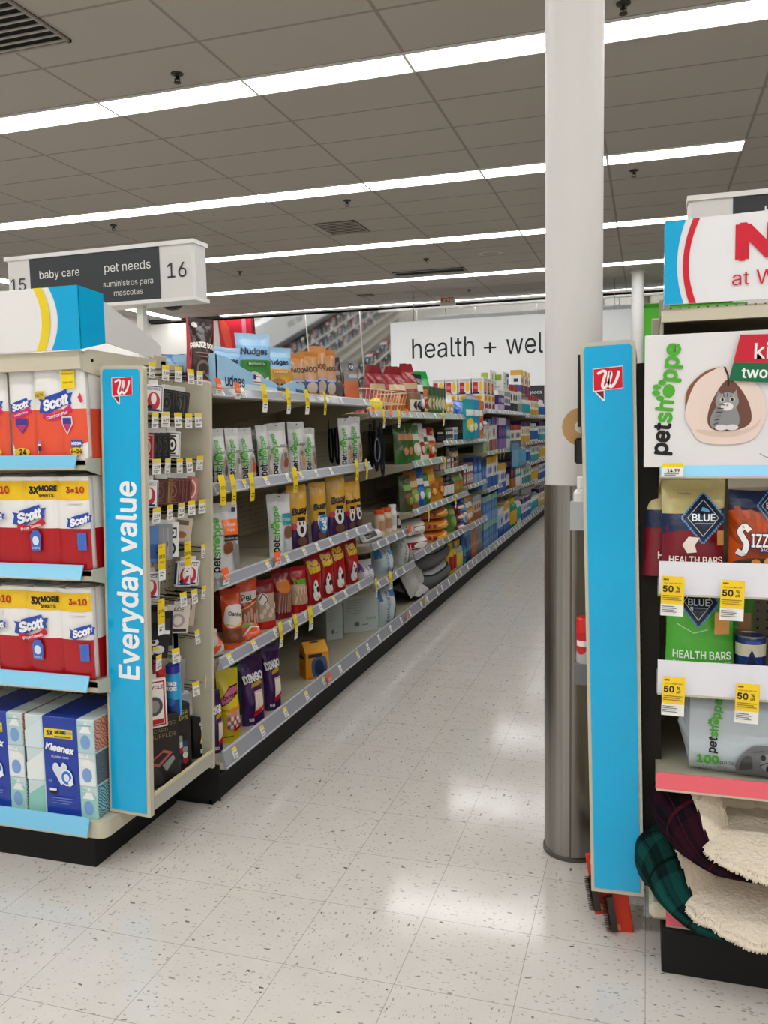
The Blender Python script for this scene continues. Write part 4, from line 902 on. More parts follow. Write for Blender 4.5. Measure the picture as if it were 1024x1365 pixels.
rbag('treat_pouch', 970, 1062, 636, 800, 2.205, [(0, 'e0601f'), (.68, '1c2c52'), (.86, 'cfc7b8')], rays + [('p', [(0, .74), (.5, .66), (1, .74), (1, .9), (.5, .86), (0, .88)], '1c2c52')] + diamond(.72, .72, .3, asp) + [('s', catmull([(.3, .49), (.22, .53), (.15, .48), (.2, .42), (.25, .36), (.2, .28), (.1, .3)], 5), .018, '3a1d52'), ('s', catmull([(.3, .49), (.22, .53), (.15, .48), (.2, .42), (.25, .36), (.2, .28), (.1, .3)], 5), .013, 'f2efe9'), ('t', 'IZZLERS', .66, .4, .12, '3a1d52', {'bold': .07, 'w': .68, 'fit': 1}), ('t', 'IZZLERS', .66, .4, .115, 'f2efe9', {'bold': .02, 'w': .66, 'fit': 1}), ('r', .45, .29, .95, .34, '3a1d52'), ('t', 'BACON-STYLE', .7, .315, .03, 'f2efe9', {'w': .45}), ('e', .45, .16, .45, .08, '2c2522'), ('e', .4, .2, .07, .03, 'd98c34'), ('e', .62, .21, .09, .035, 'e0a94e'), ('e', .8, .18, .07, .03, 'd98c34')], 'orange dog treat pouch with sunray print beside the burgundy pouch', .07, 7, 0, rad(-5), 1.009)
rbag('treat_pouch', 886, 984, 765, 895, 2.22, [(0, '54b63a'), (.62, '57b83d'), (.78, 'cdbf85')], diamond(.47, .7, .3, .2 / .25) + [('t', 'HEALTH BARS', .52, .22, .07, 'eef6e8', {'bold': .02, 'w': .84, 'fit': 1}), ('t', 'BAKED WITH APPLES', .52, .14, .035, 'e4efd9', {'w': .82, 'fit': 1}), ('r', .7, .42, .92, .62, 'd99a4e'), ('s', [(.15, .5), (.4, .42), (.6, .46)], .002, 'b9e3a8')], 'bright green dog treat pouch between the two white shelf strips', .08, 9, 0, rad(-5), .76)
rbag('treat_pouch', 960, 1010, 770, 895, 2.31, [(0, '3f8f2c'), (.62, '3f8f2c'), (.78, 'b5a873')], [('r', .5, .4, .9, .6, 'a8763c')], 'second green treat pouch behind the bright green one', .06, 10, 0, rad(-5), .76)
for i, (px, y) in enumerate(((1002, 2.24), (1062, 2.24))):
    p = P(px, 890, 'y', y); bd, ld = can(.036, .108, '2a3a86', 'f0e9d5', [('r', 0, .55, 1, .84, 'f0e6cf'), ('p', [(.3, .3), (.5, .72), (.7, .3), (.5, -.0)], '21407c'), ('p', [(.34, .3), (.5, .64), (.66, .3), (.5, .04)], '17284f'), ('t', 'BLUE', .5, .34, .09, 'dfe7ef', {'w': .26}), ('r', .35, .86, .7, .92, '4563c0')])
    o = bd.build('food_can', None, (p.x, y + .036, .7585), label=['navy and cream pet food can beside the green pouch', 'navy and cream pet food can cut off at the frame edge'][i], category='can'); ld.build('lid', o)
# box with the kitten picture
KB = .0; x0, x1, z0, z1 = px_rect(858, 1030, 442, 623, 2.15); z0 = 1.2985; z1 = 1.616; x1 = .46
g = G(); W, H = x1 - x0, z1 - z0; g.box(-W / 2, W / 2, 0, .34, 0, H, ('e3e1e2', 'paper'), .002)
kx, ky, asp = .395, .47, W / H
donut = lambda rx, ry, n=26, w=.03: [(kx + rx * math.cos(2 * PI * i / n) * (1 + w * math.sin(7 * i)), ky + .0 + ry * asp * (math.sin(2 * PI * i / n) + .18 * (1 if math.sin(2 * PI * i / n) > .2 else 0)) * (1 + w * math.cos(5 * i))) for i in range(n)]
tri = catmull([(.235, .28), (.2, .4), (.245, .62), (.33, .72), (.4, .745), (.47, .71), (.55, .58), (.585, .42), (.55, .25), (.48, .18), (.36, .17), (.27, .2)], 4, True)
tin = catmull([(.31, .33), (.325, .48), (.39, .64), (.44, .62), (.5, .48), (.515, .34), (.46, .28), (.36, .27)], 4, True)
tan = catmull([(.205, .4), (.21, .58), (.29, .71), (.38, .74), (.38, .68), (.3, .55), (.25, .4), (.24, .3)], 4, True)
cat_ = [('p', catmull([(.33, .3), (.325, .38), (.36, .46), (.42, .48), (.455, .4), (.455, .31), (.4, .285)], 4, True), '8d8d8f'), ('p', [(.345, .49), (.355, .575), (.385, .52)], '8a8482'), ('p', [(.445, .575), (.415, .52), (.452, .49)], '9c8f8b'), ('p', [(.355, .5), (.36, .55), (.378, .52)], 'caa39d'), ('e', .4, .485, .055, .07, '9a9a9b'),
    ('e', .4, .45, .03, .03, 'e7e5e3'), ('e', .378, .5, .013, .018, 'c9cbb4'), ('e', .424, .5, .013, .018, 'c9cbb4'), ('e', .378, .5, .006, .014, '18181a'), ('e', .424, .5, .006, .014, '18181a'), ('p', [(.393, .466), (.409, .466), (.401, .45)], 'b98781'), ('e', .375, .295, .03, .022, 'dcdad8'), ('e', .425, .295, .03, .022, 'dcdad8')]
for i in range(6): cat_.append(('s', [(.338 + .004 * i, .32 + .03 * i), (.36 + .006 * i, .33 + .026 * i)], .0022, '3b3b3e'))
for x_ in (.385, .4, .415): cat_.append(('s', [(x_, .52), (x_ + (x_ - .4) * .2, .55)], .0016, '3b3b3e'))
front_art(g, [('run', PETSHOPPE, .115, .52, .84, {'rot': 84, 'bold': .03}), ('p', tan, '8a5236'), ('p', tri, 'e7d3c8'), ('p', catmull([(.25, .28), (.3, .24), (.42, .22), (.53, .28), (.56, .36), (.52, .3), (.42, .26), (.3, .28)], 4, True), 'dcc2b4'), ('p', tin, '6d4a3c'), ('s', [(.385, .745), (.402, .68), (.405, .6)], .004, '2b211d')] + cat_ +
    [('p', [(.455, .97), (1, .95), (1, .72), (.425, .77)], 'c81f36'), ('p', [(.425, .77), (1, .72), (1, .56), (.405, .64)], '0f6b45'), ('t', 'kitty', .62, .845, .11, 'f3e9e6', {'bold': .01, 'rot': -1}), ('t', 'two-in-one', .66, .685, .075, 'eef3ee', {'bold': .02, 'rot': -2}), ('s', catmull([(.555, .1), (.6, .07), (.66, .11), (.7, .07)], 5), .002, '8b8b8d')], -W / 2, W / 2, -.0005, 0, H, .0007)
o = g.build('pet_bed_box', None, ((x0 + x1) / 2, 2.158, z0), (0, rad(.0), 0), label='white cardboard box printed with a kitten in a fleece bed', category='box')
# pack of puppy pads
x0, x1, z0, z1 = px_rect(921, 1110, 942, 1040, 2.2); z0 = .512; W, H, D = x1 - x0, z1 - z0 + .004, .17
def padS(u, v, back=0, lift=0):
    k = 1 - abs(2 * u - 1) ** 5; tuck = 1 - .0
    b = (1 - abs(2 * v - 1) ** 4) ** .5
    y = -D / 2 * (.55 + .45 * b) - lift
    xx = (u - .5) * W
    return (xx, y if not back else -y, v * H + .004 * noise.noise(Vector((u * 7, v * 5, 3))))
g = G(); us = [i / 16 for i in range(17)]; vs = [i / 10 for i in range(11)]; PADC = ('c3ced6', 'foil')
g.grid(lambda u, v: padS(u, v), us, vs, m=PADC); g.grid(lambda u, v: padS(1 - u, v, 1), us, vs, m=PADC)
g.grid(lambda u, k: tuple((1 - k) * a + k * b for a, b in zip(padS(u, 1), padS(u, 1, 1))), us, [0, 1], m=PADC); g.grid(lambda u, k: tuple((1 - k) * a + k * b for a, b in zip(padS(u, 0, 1), padS(u, 0))), us, [0, 1], m=PADC)
pug = catmull([(0.37, .02), (0.345, .16), (0.395, .32), (0.47, .42), (0.595, .44), (0.745, .4), (0.77, .2), (0.77, .02)], 5)
decal(g, [('run', PETSHOPPE, .195, .62, .66, {'rot': 84, 'bold': .03}), ('t', '100', .14, .2, .1, GREEN, {'bold': .04}), ('t', 'pads', .285, .18, .055, '5d6a70', {}), ('t', '23 in x 30 in', .19, .1, .035, '6a767c', {'w': .26}), ('t', '58 cm x 76 cm each', .19, .045, .03, '6a767c', {'w': .34})] +
      [('p', pug, '6e7074'), ('p', catmull([(0.37, .1), (0.395, .26), (0.4575, .3), (0.47, .14)], 4), '45474a'), ('e', 0.595, .24, .07, .12, '8b8d91'), ('e', 0.545, .3, .018, .035, '141416'), ('e', 0.595, .16, .03, .05, '2a2a2d'), ('s', [(0.47, .36), (0.545, .38)], .003, '505256'), ('s', [(0.52, .2), (0.57, .24), (0.62, .22)], .003, '47494c')], W, H, lambda x, z, e: padS(x / W, z / H, 0, e), curved=10, eps=.0012, kind='foil')
o = g.build('pad_pack', None, ((x0 + x1) / 2, 2.2 + D / 2 + .01, z0), (0, 0, rad(-3)), label='pale grey pack of puppy pads above the pink shelf strip', category='puppy pads')
g = G(); e0 = [padS(0, v) for v in vs]; e1 = [padS(0, v, 1) for v in vs]
for k in range(10):
    m0 = (-W / 2 - .03 * (1 - abs(2 * vs[k] - 1)), 0, vs[k] * H); m1 = (-W / 2 - .03 * (1 - abs(2 * vs[k + 1] - 1)), 0, vs[k + 1] * H)
    g.quad(e0[k], e0[k + 1], m1, m0, PADC); g.quad(e1[k], m0, m1, e1[k + 1], PADC)
g.build('folded_end', o)
# ------------------------------------------------------------------ pet beds on the base
def plaid(nm, base, l1, l2, s=9):
    k = N(nm); tc = k.n('TexCoord'); sp = k.n('SeparateXYZ'); k.l(tc.outputs['UV'], sp.inputs[0])
    def band(o, f, lo, w): return k.math('LESS_THAN', k.math('ABSOLUTE', k.math('SUBTRACT', k.math('FRACT', k.math('MULTIPLY', o, f)), lo)), w)
    c = lin(base); a1 = k.math('MULTIPLY', k.math('ADD', band(sp.outputs[0], s, .5, .22), band(sp.outputs[1], s * .3, .5, .22)), .5)
    col = k.mix(a1, base, l1); col = k.mix(k.math('MULTIPLY', k.math('MAXIMUM', band(sp.outputs[0], s, .1, .025), band(sp.outputs[1], s * .3, .1, .03)), .8), col, l2)
    k.l(col, k.b.inputs['Base Color']); k.b.inputs['Roughness'].default_value = .95; k.b.inputs['Specular IOR Level'].default_value = .1
    return k.m
def fleece(nm='fleece', c='f0e5d3', c2='dfd0b8'):
    k = N(nm); tc = k.n('TexCoord'); nz = k.n('TexNoise'); nz.inputs['Scale'].default_value = 90; nz.inputs['Detail'].default_value = 4; k.l(tc.outputs['Object'], nz.inputs['Vector'])
    n2 = k.n('TexNoise'); n2.inputs['Scale'].default_value = 30; n2.inputs['Detail'].default_value = 3; k.l(tc.outputs['Object'], n2.inputs['Vector'])
    k.l(k.mix(nz.outputs['Fac'], c2, c), k.b.inputs['Base Color']); k.b.inputs['Roughness'].default_value = 1; k.b.inputs['Specular IOR Level'].default_value = .05; k.b.inputs['Sheen Weight'].default_value = .3
    bu = k.n('Bump'); bu.inputs['Strength'].default_value = .7; bu.inputs['Distance'].default_value = .012; k.l(k.math('ADD', nz.outputs['Fac'], n2.outputs['Fac']), bu.inputs['Height']); k.l(bu.outputs[0], k.b.inputs['Normal']); return k.m
FLE = fleece()
def pet_bed(loc, RXo, RYo, tube, Hh, pm, label, rz=0, seed=0, low=.45, tilt=0):
    """oval bolster bed, open low at the front, fleece inside"""
    def S(a, b):
        th = 2 * PI * a; f = .5 - .5 * math.sin(th)      # 1 at the front (-Y)
        s_ = max(0, min(1, (f - .66) / .24)); hf = 1 - (1 - low) * s_ * s_ * (3 - 2 * s_)
        t = tube * (1 - .15 * f) * (1 + .08 * noise.noise(Vector((math.cos(th) * 2.4, math.sin(th) * 2.4, seed))))
        ph = 2 * PI * b
        rr = -math.cos(ph)     # +1 outer at b=.5
        wob = .012 * noise.noise(Vector((math.cos(th) * 5 + seed, math.sin(th) * 5, ph)))
        R_ = 1
        x = math.cos(th) * (RXo - t + (t + wob) * rr); y = math.sin(th) * (RYo - t + (t + wob) * rr)
        z = Hh * hf / 2 + math.sin(ph) * (Hh * hf / 2 + wob)
        return (x, y, z)
    us = [i / 56 for i in range(57)]; out = [i / 26 for i in range(27)]
    g = G(); g.grid(S, us, [.26 + .48 * i / 12 for i in range(13)], m=pm)   # outer side
    me = g.mesh('cover'); uv = me.uv_layers.new(name='UVMap')
    nu = len(us)
    for pl in me.polygons:
        for li in pl.loop_indices:
            vi = me.loops[li].vertex_index; uv.data[li].uv = ((vi % nu) / (nu - 1), (vi // nu) / 12)
    o = link('pet_bed', me, None, loc, (tilt, 0, rz), label=label, category='pet bed')
    g = G(); g.grid(S, us, [-.26 + .53 * i / 16 for i in range(17)], m=FLE); g.build('fleece_rim', o, label='cream fleece lining')
    g = G()
    def Q(a, r): th = 2 * PI * a; return (math.cos(th) * (RXo - tube) * r, math.sin(th) * (RYo - tube * .75) * r - .02 - (.0 + .75 * tube + .015 * noise.noise(Vector((th * 3, seed, 1)))) * r * max(0, -math.sin(th)) ** .7, Hh * (.26 + .12 * (1 - r ** 3)) - Hh * .1 * max(0, -math.sin(th)) * r ** 4 + .01 * noise.noise(Vector((math.cos(th) * r * 4, math.sin(th) * r * 4, seed + 5))))
    g.grid(Q, us, [.001, .2, .4, .6, .8, .92, 1.0], m=FLE)
    r0 = random.Random(seed)
    g.build('cushion', o, label='cream fleece cushion')
    g = G()      # shaggy front edge
    for i in range(420):
        a = .5 + .5 * i / 420; th = 2 * PI * a; fr = max(0, -math.sin(th))
        p = Vector(Q(a, 1.0)) if fr > .5 else Vector(S(a, .262))
        q = p + Vector((math.cos(th) * .006 + r0.uniform(-.004, .004), math.sin(th) * .007, -.008 * r0.random()))
        g.tube([p - (q - p) * 1.2, p, q], [.0045, .004, .0015], FLE, 4)
    g.build('fringe', o, kind='stuff')
    return o
pet_bed((.29, 2.265, .167), .31, .24, .1, .17, plaid('plaid_green', '0a1f1e', '124540', '050d0c', 14), 'green and black plaid pet bed at the bottom', 0, 2, .16)
pet_bed((.315, 2.285, .318), .3, .25, .095, .175, plaid('plaid_red', '0b0a12', '2a0d18', '470f1e', 14), 'dark red and navy plaid pet bed stacked on the green one', rad(4), 6, .14)
# ================================================================== goods along the aisle
LV = {0: [.53, .83, 1.18, 1.535]}
def zsh(b, i):
    """top of shelf i (0 = top) of bay b; -1 is the base deck"""
    if i == -1: return .1702
    me = SHELF[b][i].data; return max(v.co.z for v in me.vertices) + .0003
def spot(px, py, X, rz, D):
    p = P(px, py, 'x', X); n = Vector((math.sin(rz), -math.cos(rz), 0))
    return p, Vector((p.x, p.y, 0)) - n * (D / 2)
SHN = {0: 'top shelf', 1: 'second shelf', 2: 'third shelf', 3: 'fourth shelf', -1: 'bottom deck'}
def bagp(b, i, px, py, wpx, hpx, bands, art, desc, place, X=-1.535, rz=68, D=.06, seed=0, rx=-3, name='treat_pouch', cat='dog treats', dz=0, ry=0, **kw):
    rz = rad(rz); p, c = spot(px, py, X, rz, D); W = face_w(p, wpx, rz); H = hpx * depth(p) / FPX
    bd = bag(W, H, D, bands, art, seed or int(px * 7 + py), **kw)
    o = put_bag(name, bd, (c.x, c.y, zsh(b, i) + dz), rz, rad(rx), rad(ry)); reg(o, desc, place, cat); return o
def boxp(b, i, px, py, wpx, hpx, D, bands, art, side, desc, place, X=-1.54, rz=90, name='carton', cat='carton', dz=0, kind='paper', ch=.003):
    rz = rad(rz); p, c = spot(px, py, X, rz, D); W = face_w(p, wpx, rz); H = hpx * depth(p) / FPX
    o = carton(W, H, D, bands, art, side, ch, kind).build(name, None, (c.x, c.y, zsh(b, i) + dz), (0, 0, rz)); reg(o, desc, place, cat); return o, W, H
# ---- top shelf of the two near bays
T0 = 'on the top shelf by the card rack'
bagp(0, 0, 233, 498, 42, 52, [(0, '8fb7d6'), (.5, '5f95c4')], [('e', .62, .35, .28, .32, '3b2c28'), ('t', 'Nudges', .35, .72, .12, '20304a', {'w': .5, 'bold': .02})], 'pale blue pouch with a dark picture', 'behind the dark red-edged pouch', X=-1.68, rz=50, seed=3)
bagp(0, 0, 271, 513, 37, 99, [(0, '23100e'), (.12, '2b1413')], [('p', [(0, 0), (.09, 0), (.12, .5), (.06, 1), (0, 1)], 'b5202a'), ('p', [(1, 0), (.93, 0), (.9, .5), (.97, 1), (1, 1)], 'b5202a'), ('e', .28, .9, .11, .04, 'd9d2cc'), ('t', 'PRAIRIE DOG', .5, .6, .07, 'f0ebe2', {'bold': .045, 'w': .84, 'fit': 1, 'arc': .006}), ('r', .22, .5, .8, .52, '9b6f5c'), ('r', .28, .455, .75, .47, '9b6f5c'), ('p', catmull([(.3, .2), (.26, .34), (.4, .41), (.62, .4), (.72, .3), (.66, .18), (.5, .24), (.4, .16)], 4, True), '7d6f69'), ('p', catmull([(.34, .22), (.32, .33), (.44, .37), (.6, .36), (.66, .29), (.6, .22), (.5, .28)], 4, True), '3b2a26'), ('r', .1, .1, .9, .16, 'a01c28'), ('r', .2, .12, .8, .14, 'e6d5cc')], 'dark brown pouch with red edges', T0, X=-1.56, rz=52, D=.07, seed=4, wr=.008, ry=4)
# display tray with blue treat bags
p0 = P(290, 512, 'x', -1.515); p1 = P(407, 522, 'x', -1.515); L = p1.y - p0.y; zt = zsh(0, 0)
o = empty('display_tray', (-1.6, p0.y, zt)); g = G()
cv = catmull([(0, .135), (.1 * L, .13), (.25 * L, .1), (.45 * L, .07), (.58 * L, .06), (.66 * L, .045), (.78 * L, .06), (.86 * L, .075), (.9 * L, .06), (.95 * L, .06), (L, .045)], 5)
g.prism([(0, 0), (L, 0)] + cv[::-1], 'x', .08, .084, ('9cc7e4', 'paper')); g.box(-.1, .084, 0, .004, 0, .14, ('9cc7e4', 'paper')); g.box(-.1, .084, L - .004, L, 0, .06, ('9cc7e4', 'paper')); g.box(-.1, .08, .004, L - .004, 0, .003, ('9cc7e4', 'paper')); g.build('tray_wall', o)
g = G(); side_art(g, [('p', [(0, 0), (1, 0), (1, .15), (.5, .25), (0, .3)], 'c9e2f2'), ('t', 'udges', .17, .32, .3, '14283f', {'w': .2, 'bold': .02}), ('r', .36, .3, .44, .56, 'f2f2f2'), ('r', .36, .43, .39, .56, '2a3a7a'), ('r', .39, .5, .44, .53, 'c0303a'), ('r', .36, .34, .44, .37, 'c0303a'), ('t', 'Nudges', .69, .22, .14, '14283f', {'w': .12, 'bold': .02}), ('t', 'Nudges', .92, .22, .14, '14283f', {'w': .1, 'bold': .02})], .0842, 0, L, 0, .14); g.build('lettering', o)
o['label'] = 'light blue cardboard display tray with a wavy front on top shelf'; o['category'] = 'display tray'
def nudge(px, wpx, hpx, band, desc, X, rz, seed, dog='b9aca0', py=516):
    bagp(0, 0, px, py, wpx, hpx, [(0, band), (.4, '3f8a35' if band == '3d7f3a' else band), (.56, '86b7df'), (.8, '9cc5e6')], [('e', .4, .2, .3, .17, dog), ('e', .34, .24, .04, .03, '2a2320'), ('e', .5, .23, .04, .03, '2a2320'), ('e', .42, .16, .06, .04, '2a2320'), ('t', 'Nudges', .46, .7, .1, '16263f', {'bold': .03, 'shear': .2, 'w': .78, 'fit': 1}), ('r', .2, .46, .8, .53, '2f6a2b' if band == '3d7f3a' else 'c8842e'), ('t', 'Homestyle', .5, .495, .05, 'dfeccb', {'w': .5}), ('p', [(.6, .02), (.9, .05), (.85, .3), (.7, .25)], 'd9d6d2')], desc, 'in the light blue display tray', X=X, rz=rz, seed=seed, wr=.012, dz=.004)
nudge(308, 40, 62, '3d7f3a', 'blue and green treat bag with a dog picture', -1.6, 55, 11)
nudge(345, 46, 82, '3d7f3a', 'crinkled blue and green treat bag', -1.565, 52, 12, 'c4bfb8')
nudge(376, 38, 66, 'e0a23c', 'blue and orange treat bag', -1.58, 52, 13, 'a56a3a')
nudge(296, 30, 50, '5fa24a', 'pale green and blue treat bag', -1.66, 60, 14)
for k, (px, w, h) in enumerate(((401, 24, 60), (418, 26, 64), (431, 22, 72), (444, 20, 68))):
    bagp(0 if px < 412 else 1, 0, px, 526 + k, w, h, [(0, '54402f'), (.16, '2f4f94'), (.4, 'b98a5e'), (.62, 'b5865a'), (.82, 'c27f3c')], [('e', .5, .24, .28, .12, 'c6b7a5'), ('t', 'MOO!', .5, .62, .14, '3a2418', {'bold': .02, 'w': .74}), ('r', .2, .36, .8, .4, '9fb6e0'), ('e', .5, .08, .4, .06, 'a88a6d')], 'tan and blue orange-topped pouch', T0, X=-1.55, rz=58, D=.05, seed=20 + k, wr=.008)
bagp(1, 0, 456, 531, 18, 58, [(0, '2b2322'), (.4, '3a2a2a')], [('e', .5, .3, .3, .2, '6d5a55'), ('r', .2, .6, .8, .7, '8d7a76')], 'dark narrow pouch', 'leaning on the top shelf before the grey clip pack', X=-1.55, rz=60, D=.04, seed=31, ry=-8)
bagp(1, 0, 473, 533, 20, 56, [(0, '4a4848'), (.1, 'c4623a'), (.5, '7d7c7b'), (.72, '6a6968')], [('e', .5, .84, .2, .1, '2b2a2a'), ('t', 'Ol', .5, .84, .09, 'd9d7d5', {}), ('r', .2, .58, .8, .66, 'b9b6b2')], 'grey pouch with an orange lower half', 'at the end of the top shelf', X=-1.55, rz=60, D=.035, seed=32)
# ---- second shelf: white pouches
def shoppe(b, i, px, py, w, h, desc, place, pic='a8623a', X=-1.54, rz=62, grey=0, seed=0, label=None, **kw):
    body = 'd5d5d6' if not grey else '9b9a98'  # set-back white pouches get a grey body, shade put into the colour
    art = [('run', PETSHOPPE, .26, .44, .74, {'rot': 87, 'bold': .02}), ('p', catmull([(.5, .1), (.46, .34), (.56, .5), (.82, .52), (.92, .3), (.86, .1)], 4, True), 'b7a99d'), ('e', .7, .26, .14, .1, pic), ('e', .64, .4, .1, .05, '7d7168'), ('r', .46, .56, .92, .6, '8d8c8b')]
    if label: art = [a for a in art if a[0] == 'run'] + label
    art.append(('e', .5, .955, .035, .014, '4a4a4a'))
    bagp(b, i, px, py, w, h, [(0, body), (.97, body)], art, desc, place, X=X, rz=rz, D=.045, seed=seed or int(px), wr=.009, seal=.13, **kw)
T1 = 'on the second shelf by the card rack'
for px, w, h, gr, pic in ((281, 12, 74, 0, '9a5d39'), (287, 12, 70, 1, '77736c'), (301, 18, 76, 0, '54504d'), (318, 18, 74, 0, 'd8d2ca'), (336, 21, 72, 0, 'c0562c'), (348, 12, 66, 1, '8a4f30'), (359, 15, 72, 0, 'd8d0c6'), (378, 27, 72, 0, '9c5a44'), (402, 22, 70, 0, 'b98b66'), (418, 15, 60, 0, '8a5a38')):
    k = 0 if px < 412 else 1
    shoppe(k, 1, px, 650 - (px - 281) * .15, w, h, 'shade-greyed white pouch' if gr else 'white lettered pouch', T1, pic, X=-1.6 if gr else -1.545, grey=gr, rz=58 + (px % 5) * 3, ry=(px % 7) - 3)
for px, w in ((466, 17), (479, 15)): shoppe(1, 1, px, 625, w, 66, 'white lettered pouch', 'alone past the second-shelf gap', 'b58a5a', rz=60)
# ---- third shelf
T2 = 'on the third shelf by the card rack'
shoppe(0, 2, 303, 765, 43, 99, 'big white pouch with an orange label', T2, X=-1.535, rz=52, seed=41, label=[('r', .46, .56, .97, .77, 'ea7026'), ('t', 'chicken', .7, .7, .05, 'f4e6da', {'w': .4}), ('t', 'chips', .66, .63, .05, 'f4e6da', {'w': .3}), ('r', .46, .48, .97, .555, '2a2726'), ('t', 'made in usa', .7, .515, .03, 'd9d6d2', {'w': .44}), ('p', catmull([(.44, .33), (.46, .45), (.7, .46), (.74, .36), (.6, .31)], 4, True), '7a4526'), ('p', [(.74, .46), (.95, .42), (.98, .05), (.78, .05), (.72, .3)], '86847f'), ('r', .8, .87, .92, .93, '4a4560')])
shoppe(0, 2, 379, 738, 31, 83, 'big white pouch with a teal label', T2, X=-1.535, rz=56, seed=42, label=[('r', .52, .5, .97, .68, '2d8c99'), ('t', 'bites', .74, .59, .06, 'e5f0f1', {'w': .36}), ('p', catmull([(.56, .3), (.58, .46), (.9, .46), (.92, .3)], 4, True), '7d5a44'), ('r', .54, .08, .9, .26, 'bcbcbc')])
def busy(px, py, w, h, k, seed, **kw):
    art = [('p', catmull([(.0, .0), (0, .3), (.2, .36), (.5, .28), (.8, .38), (1, .3), (1, 0)], 4, False), '3d2152'), ('t', 'Busy', .5, .6, .15, '2a1a16', {'bold': .05, 'shear': .2, 'w': .8, 'rot': 8}), ('e', .5, .34, .26, .15, 'e9e4de'), ('e', .5, .3, .1, .06, '3a2f2c'), ('e', .4, .4, .04, .03, '2b2322'), ('e', .6, .4, .04, .03, '2b2322'), ('r', .3, .44, .7, .5, '2b2430'), ('e', .5, .12, .25, .07, '6d4a34')]
    if k: art += [('e', .6, .3, .3, .16, '2f86c8'), ('t', '3', .6, .27, .14, WHITE, {'bold': .04}), ('t', 'SAVE', .6, .38, .05, WHITE, {'bold': .03})]
    else: art += [('e', .14, .36, .12, .05, 'd22f55')]
    bagp(0 if px < 412 else 1, 2, px, py, w, h, [(0, '3d2152'), (.28, 'd6a22c'), (.8, 'd9a62e')], art, 'gold pouch with a blue saving sticker' if k else 'gold and purple dog pouch', 'on the third shelf by big white pouches', D=.05, seed=seed, rz=58, **kw)
busy(404, 730, 26, 86, 0, 51); busy(431, 722, 22, 80, 1, 52); busy(455, 718, 25, 80, 0, 53); busy(471, 714, 14, 66, 0, 54); busy(480, 712, 13, 64, 0, 55)
# ---- fourth shelf: red and orange bags
T3 = 'on the fourth shelf by the card rack'
RED, ORB = '9c1a1f', 'd9501f'
bagp(0, 3, 303, 855, 26, 66, [(0, '6d1416')], [('e', .5, .5, .3, .2, '4a1012')], 'dark red bag', 'deep on the fourth shelf by the card rack', X=-1.72, rz=60, seed=61)
bagp(0, 3, 330, 850, 30, 70, [(0, '7a1618')], [('e', .5, .5, .3, .2, '551214')], 'dark red bag', 'deep on the fourth shelf by the card rack', X=-1.7, rz=60, seed=62)
bagp(0, 3, 294, 872, 24, 40, [(0, 'cfc6bd'), (.5, 'd8cfc6')], [('p', [(0, .1), (.5, .4), (1, .9), (1, .6), (.5, .15), (.2, 0)], 'd9501f'), ('e', .3, .7, .2, .15, 'a8643e')], 'crumpled white and orange bag', 'lying at the near end of the fourth shelf', X=-1.53, rz=60, D=.07, seed=63, wr=.02, rx=-30)
ob = lambda nm: [('p', catmull([(.06, .4), (.1, .68), (.4, .74), (.9, .7), (.94, .44), (.5, .36)], 4, True), 'e3ddd6'), ('t', nm, .5, .58, .13, '4a3a34', {'bold': .03, 'w': .66, 'rot': -12}), ('s', [(.08, .42), (.5, .37), (.94, .44)], .006, 'e8b23a'), ('r', .12, .1, .88, .32, '7c4330'), ('e', .4, .2, .2, .06, '92563c')]
bagp(0, 3, 317, 858, 27, 80, [(0, 'e0602a'), (.1, '8a4a34'), (.34, ORB), (.9, 'c23a1c')], ob('Canine'), 'orange and white bag with a brown window', T3, rz=56, D=.07, seed=64, wr=.012)
bagp(0, 3, 337, 846, 27, 78, [(0, 'b9b0a6'), (.1, '9a5c45'), (.6, 'e2dcd4'), (.78, ORB)], [('t', 'Pet', .4, .68, .12, '3a3533', {'bold': .02, 'w': .5}), ('s', [(0, .5), (.5, .58), (1, .66)], .01, 'b3202a'), ('s', [(0, .47), (.5, .55), (1, .63)], .004, 'e8b23a')] + [('e', .2 + .15 * i, .3 + .05 * (i % 3), .06, .12, 'c79a86') for i in range(5)], 'orange-topped bag with a clear front', T3, X=-1.56, rz=56, D=.06, seed=65, wr=.012)
bagp(0, 3, 344, 852, 26, 34, [(0, 'df5a22'), (.6, 'd94e1c')], [('e', .4, .6, .3, .12, '7a8a3a'), ('s', [(0, .2), (.5, .5), (1, .4)], .008, 'e3ddd6')], 'orange bag', 'slumped over the fourth shelf lip', X=-1.515, rz=60, D=.06, seed=66, rx=-35, wr=.02)
bagp(0, 3, 360, 838, 27, 66, [(0, 'c11f22'), (.16, 'b8a28a'), (.72, '8c1c20')], [('e', .3, .62, .22, .12, 'e4dcd4'), ('s', catmull([(.12, .6), (.3, .72), (.48, .6), (.3, .52)], 4), .004, '20201f')] + [('e', .2 + .13 * i, .28 + .09 * (i % 3), .09, .06, 'd9cbb8') for i in range(6)] + [('p', [(.2, .04), (.8, .03), (.78, .14), (.22, .15)], 'd6241f')], 'red bag of white chews', T3, X=-1.55, rz=58, D=.06, seed=67, wr=.01)
bagp(0, 3, 383, 826, 24, 66, [(0, '7d161a'), (.15, '8e5a4e'), (.55, '8c1a1e')], [('e', .5, .66, .4, .14, 'd97a1f')] + [('s', [(.15 + .14 * i, .12), (.2 + .14 * i, .48)], .006, 'b98a7c') for i in range(5)], 'dark red bag with an orange oval', T3, X=-1.56, rz=60, D=.06, seed=68)
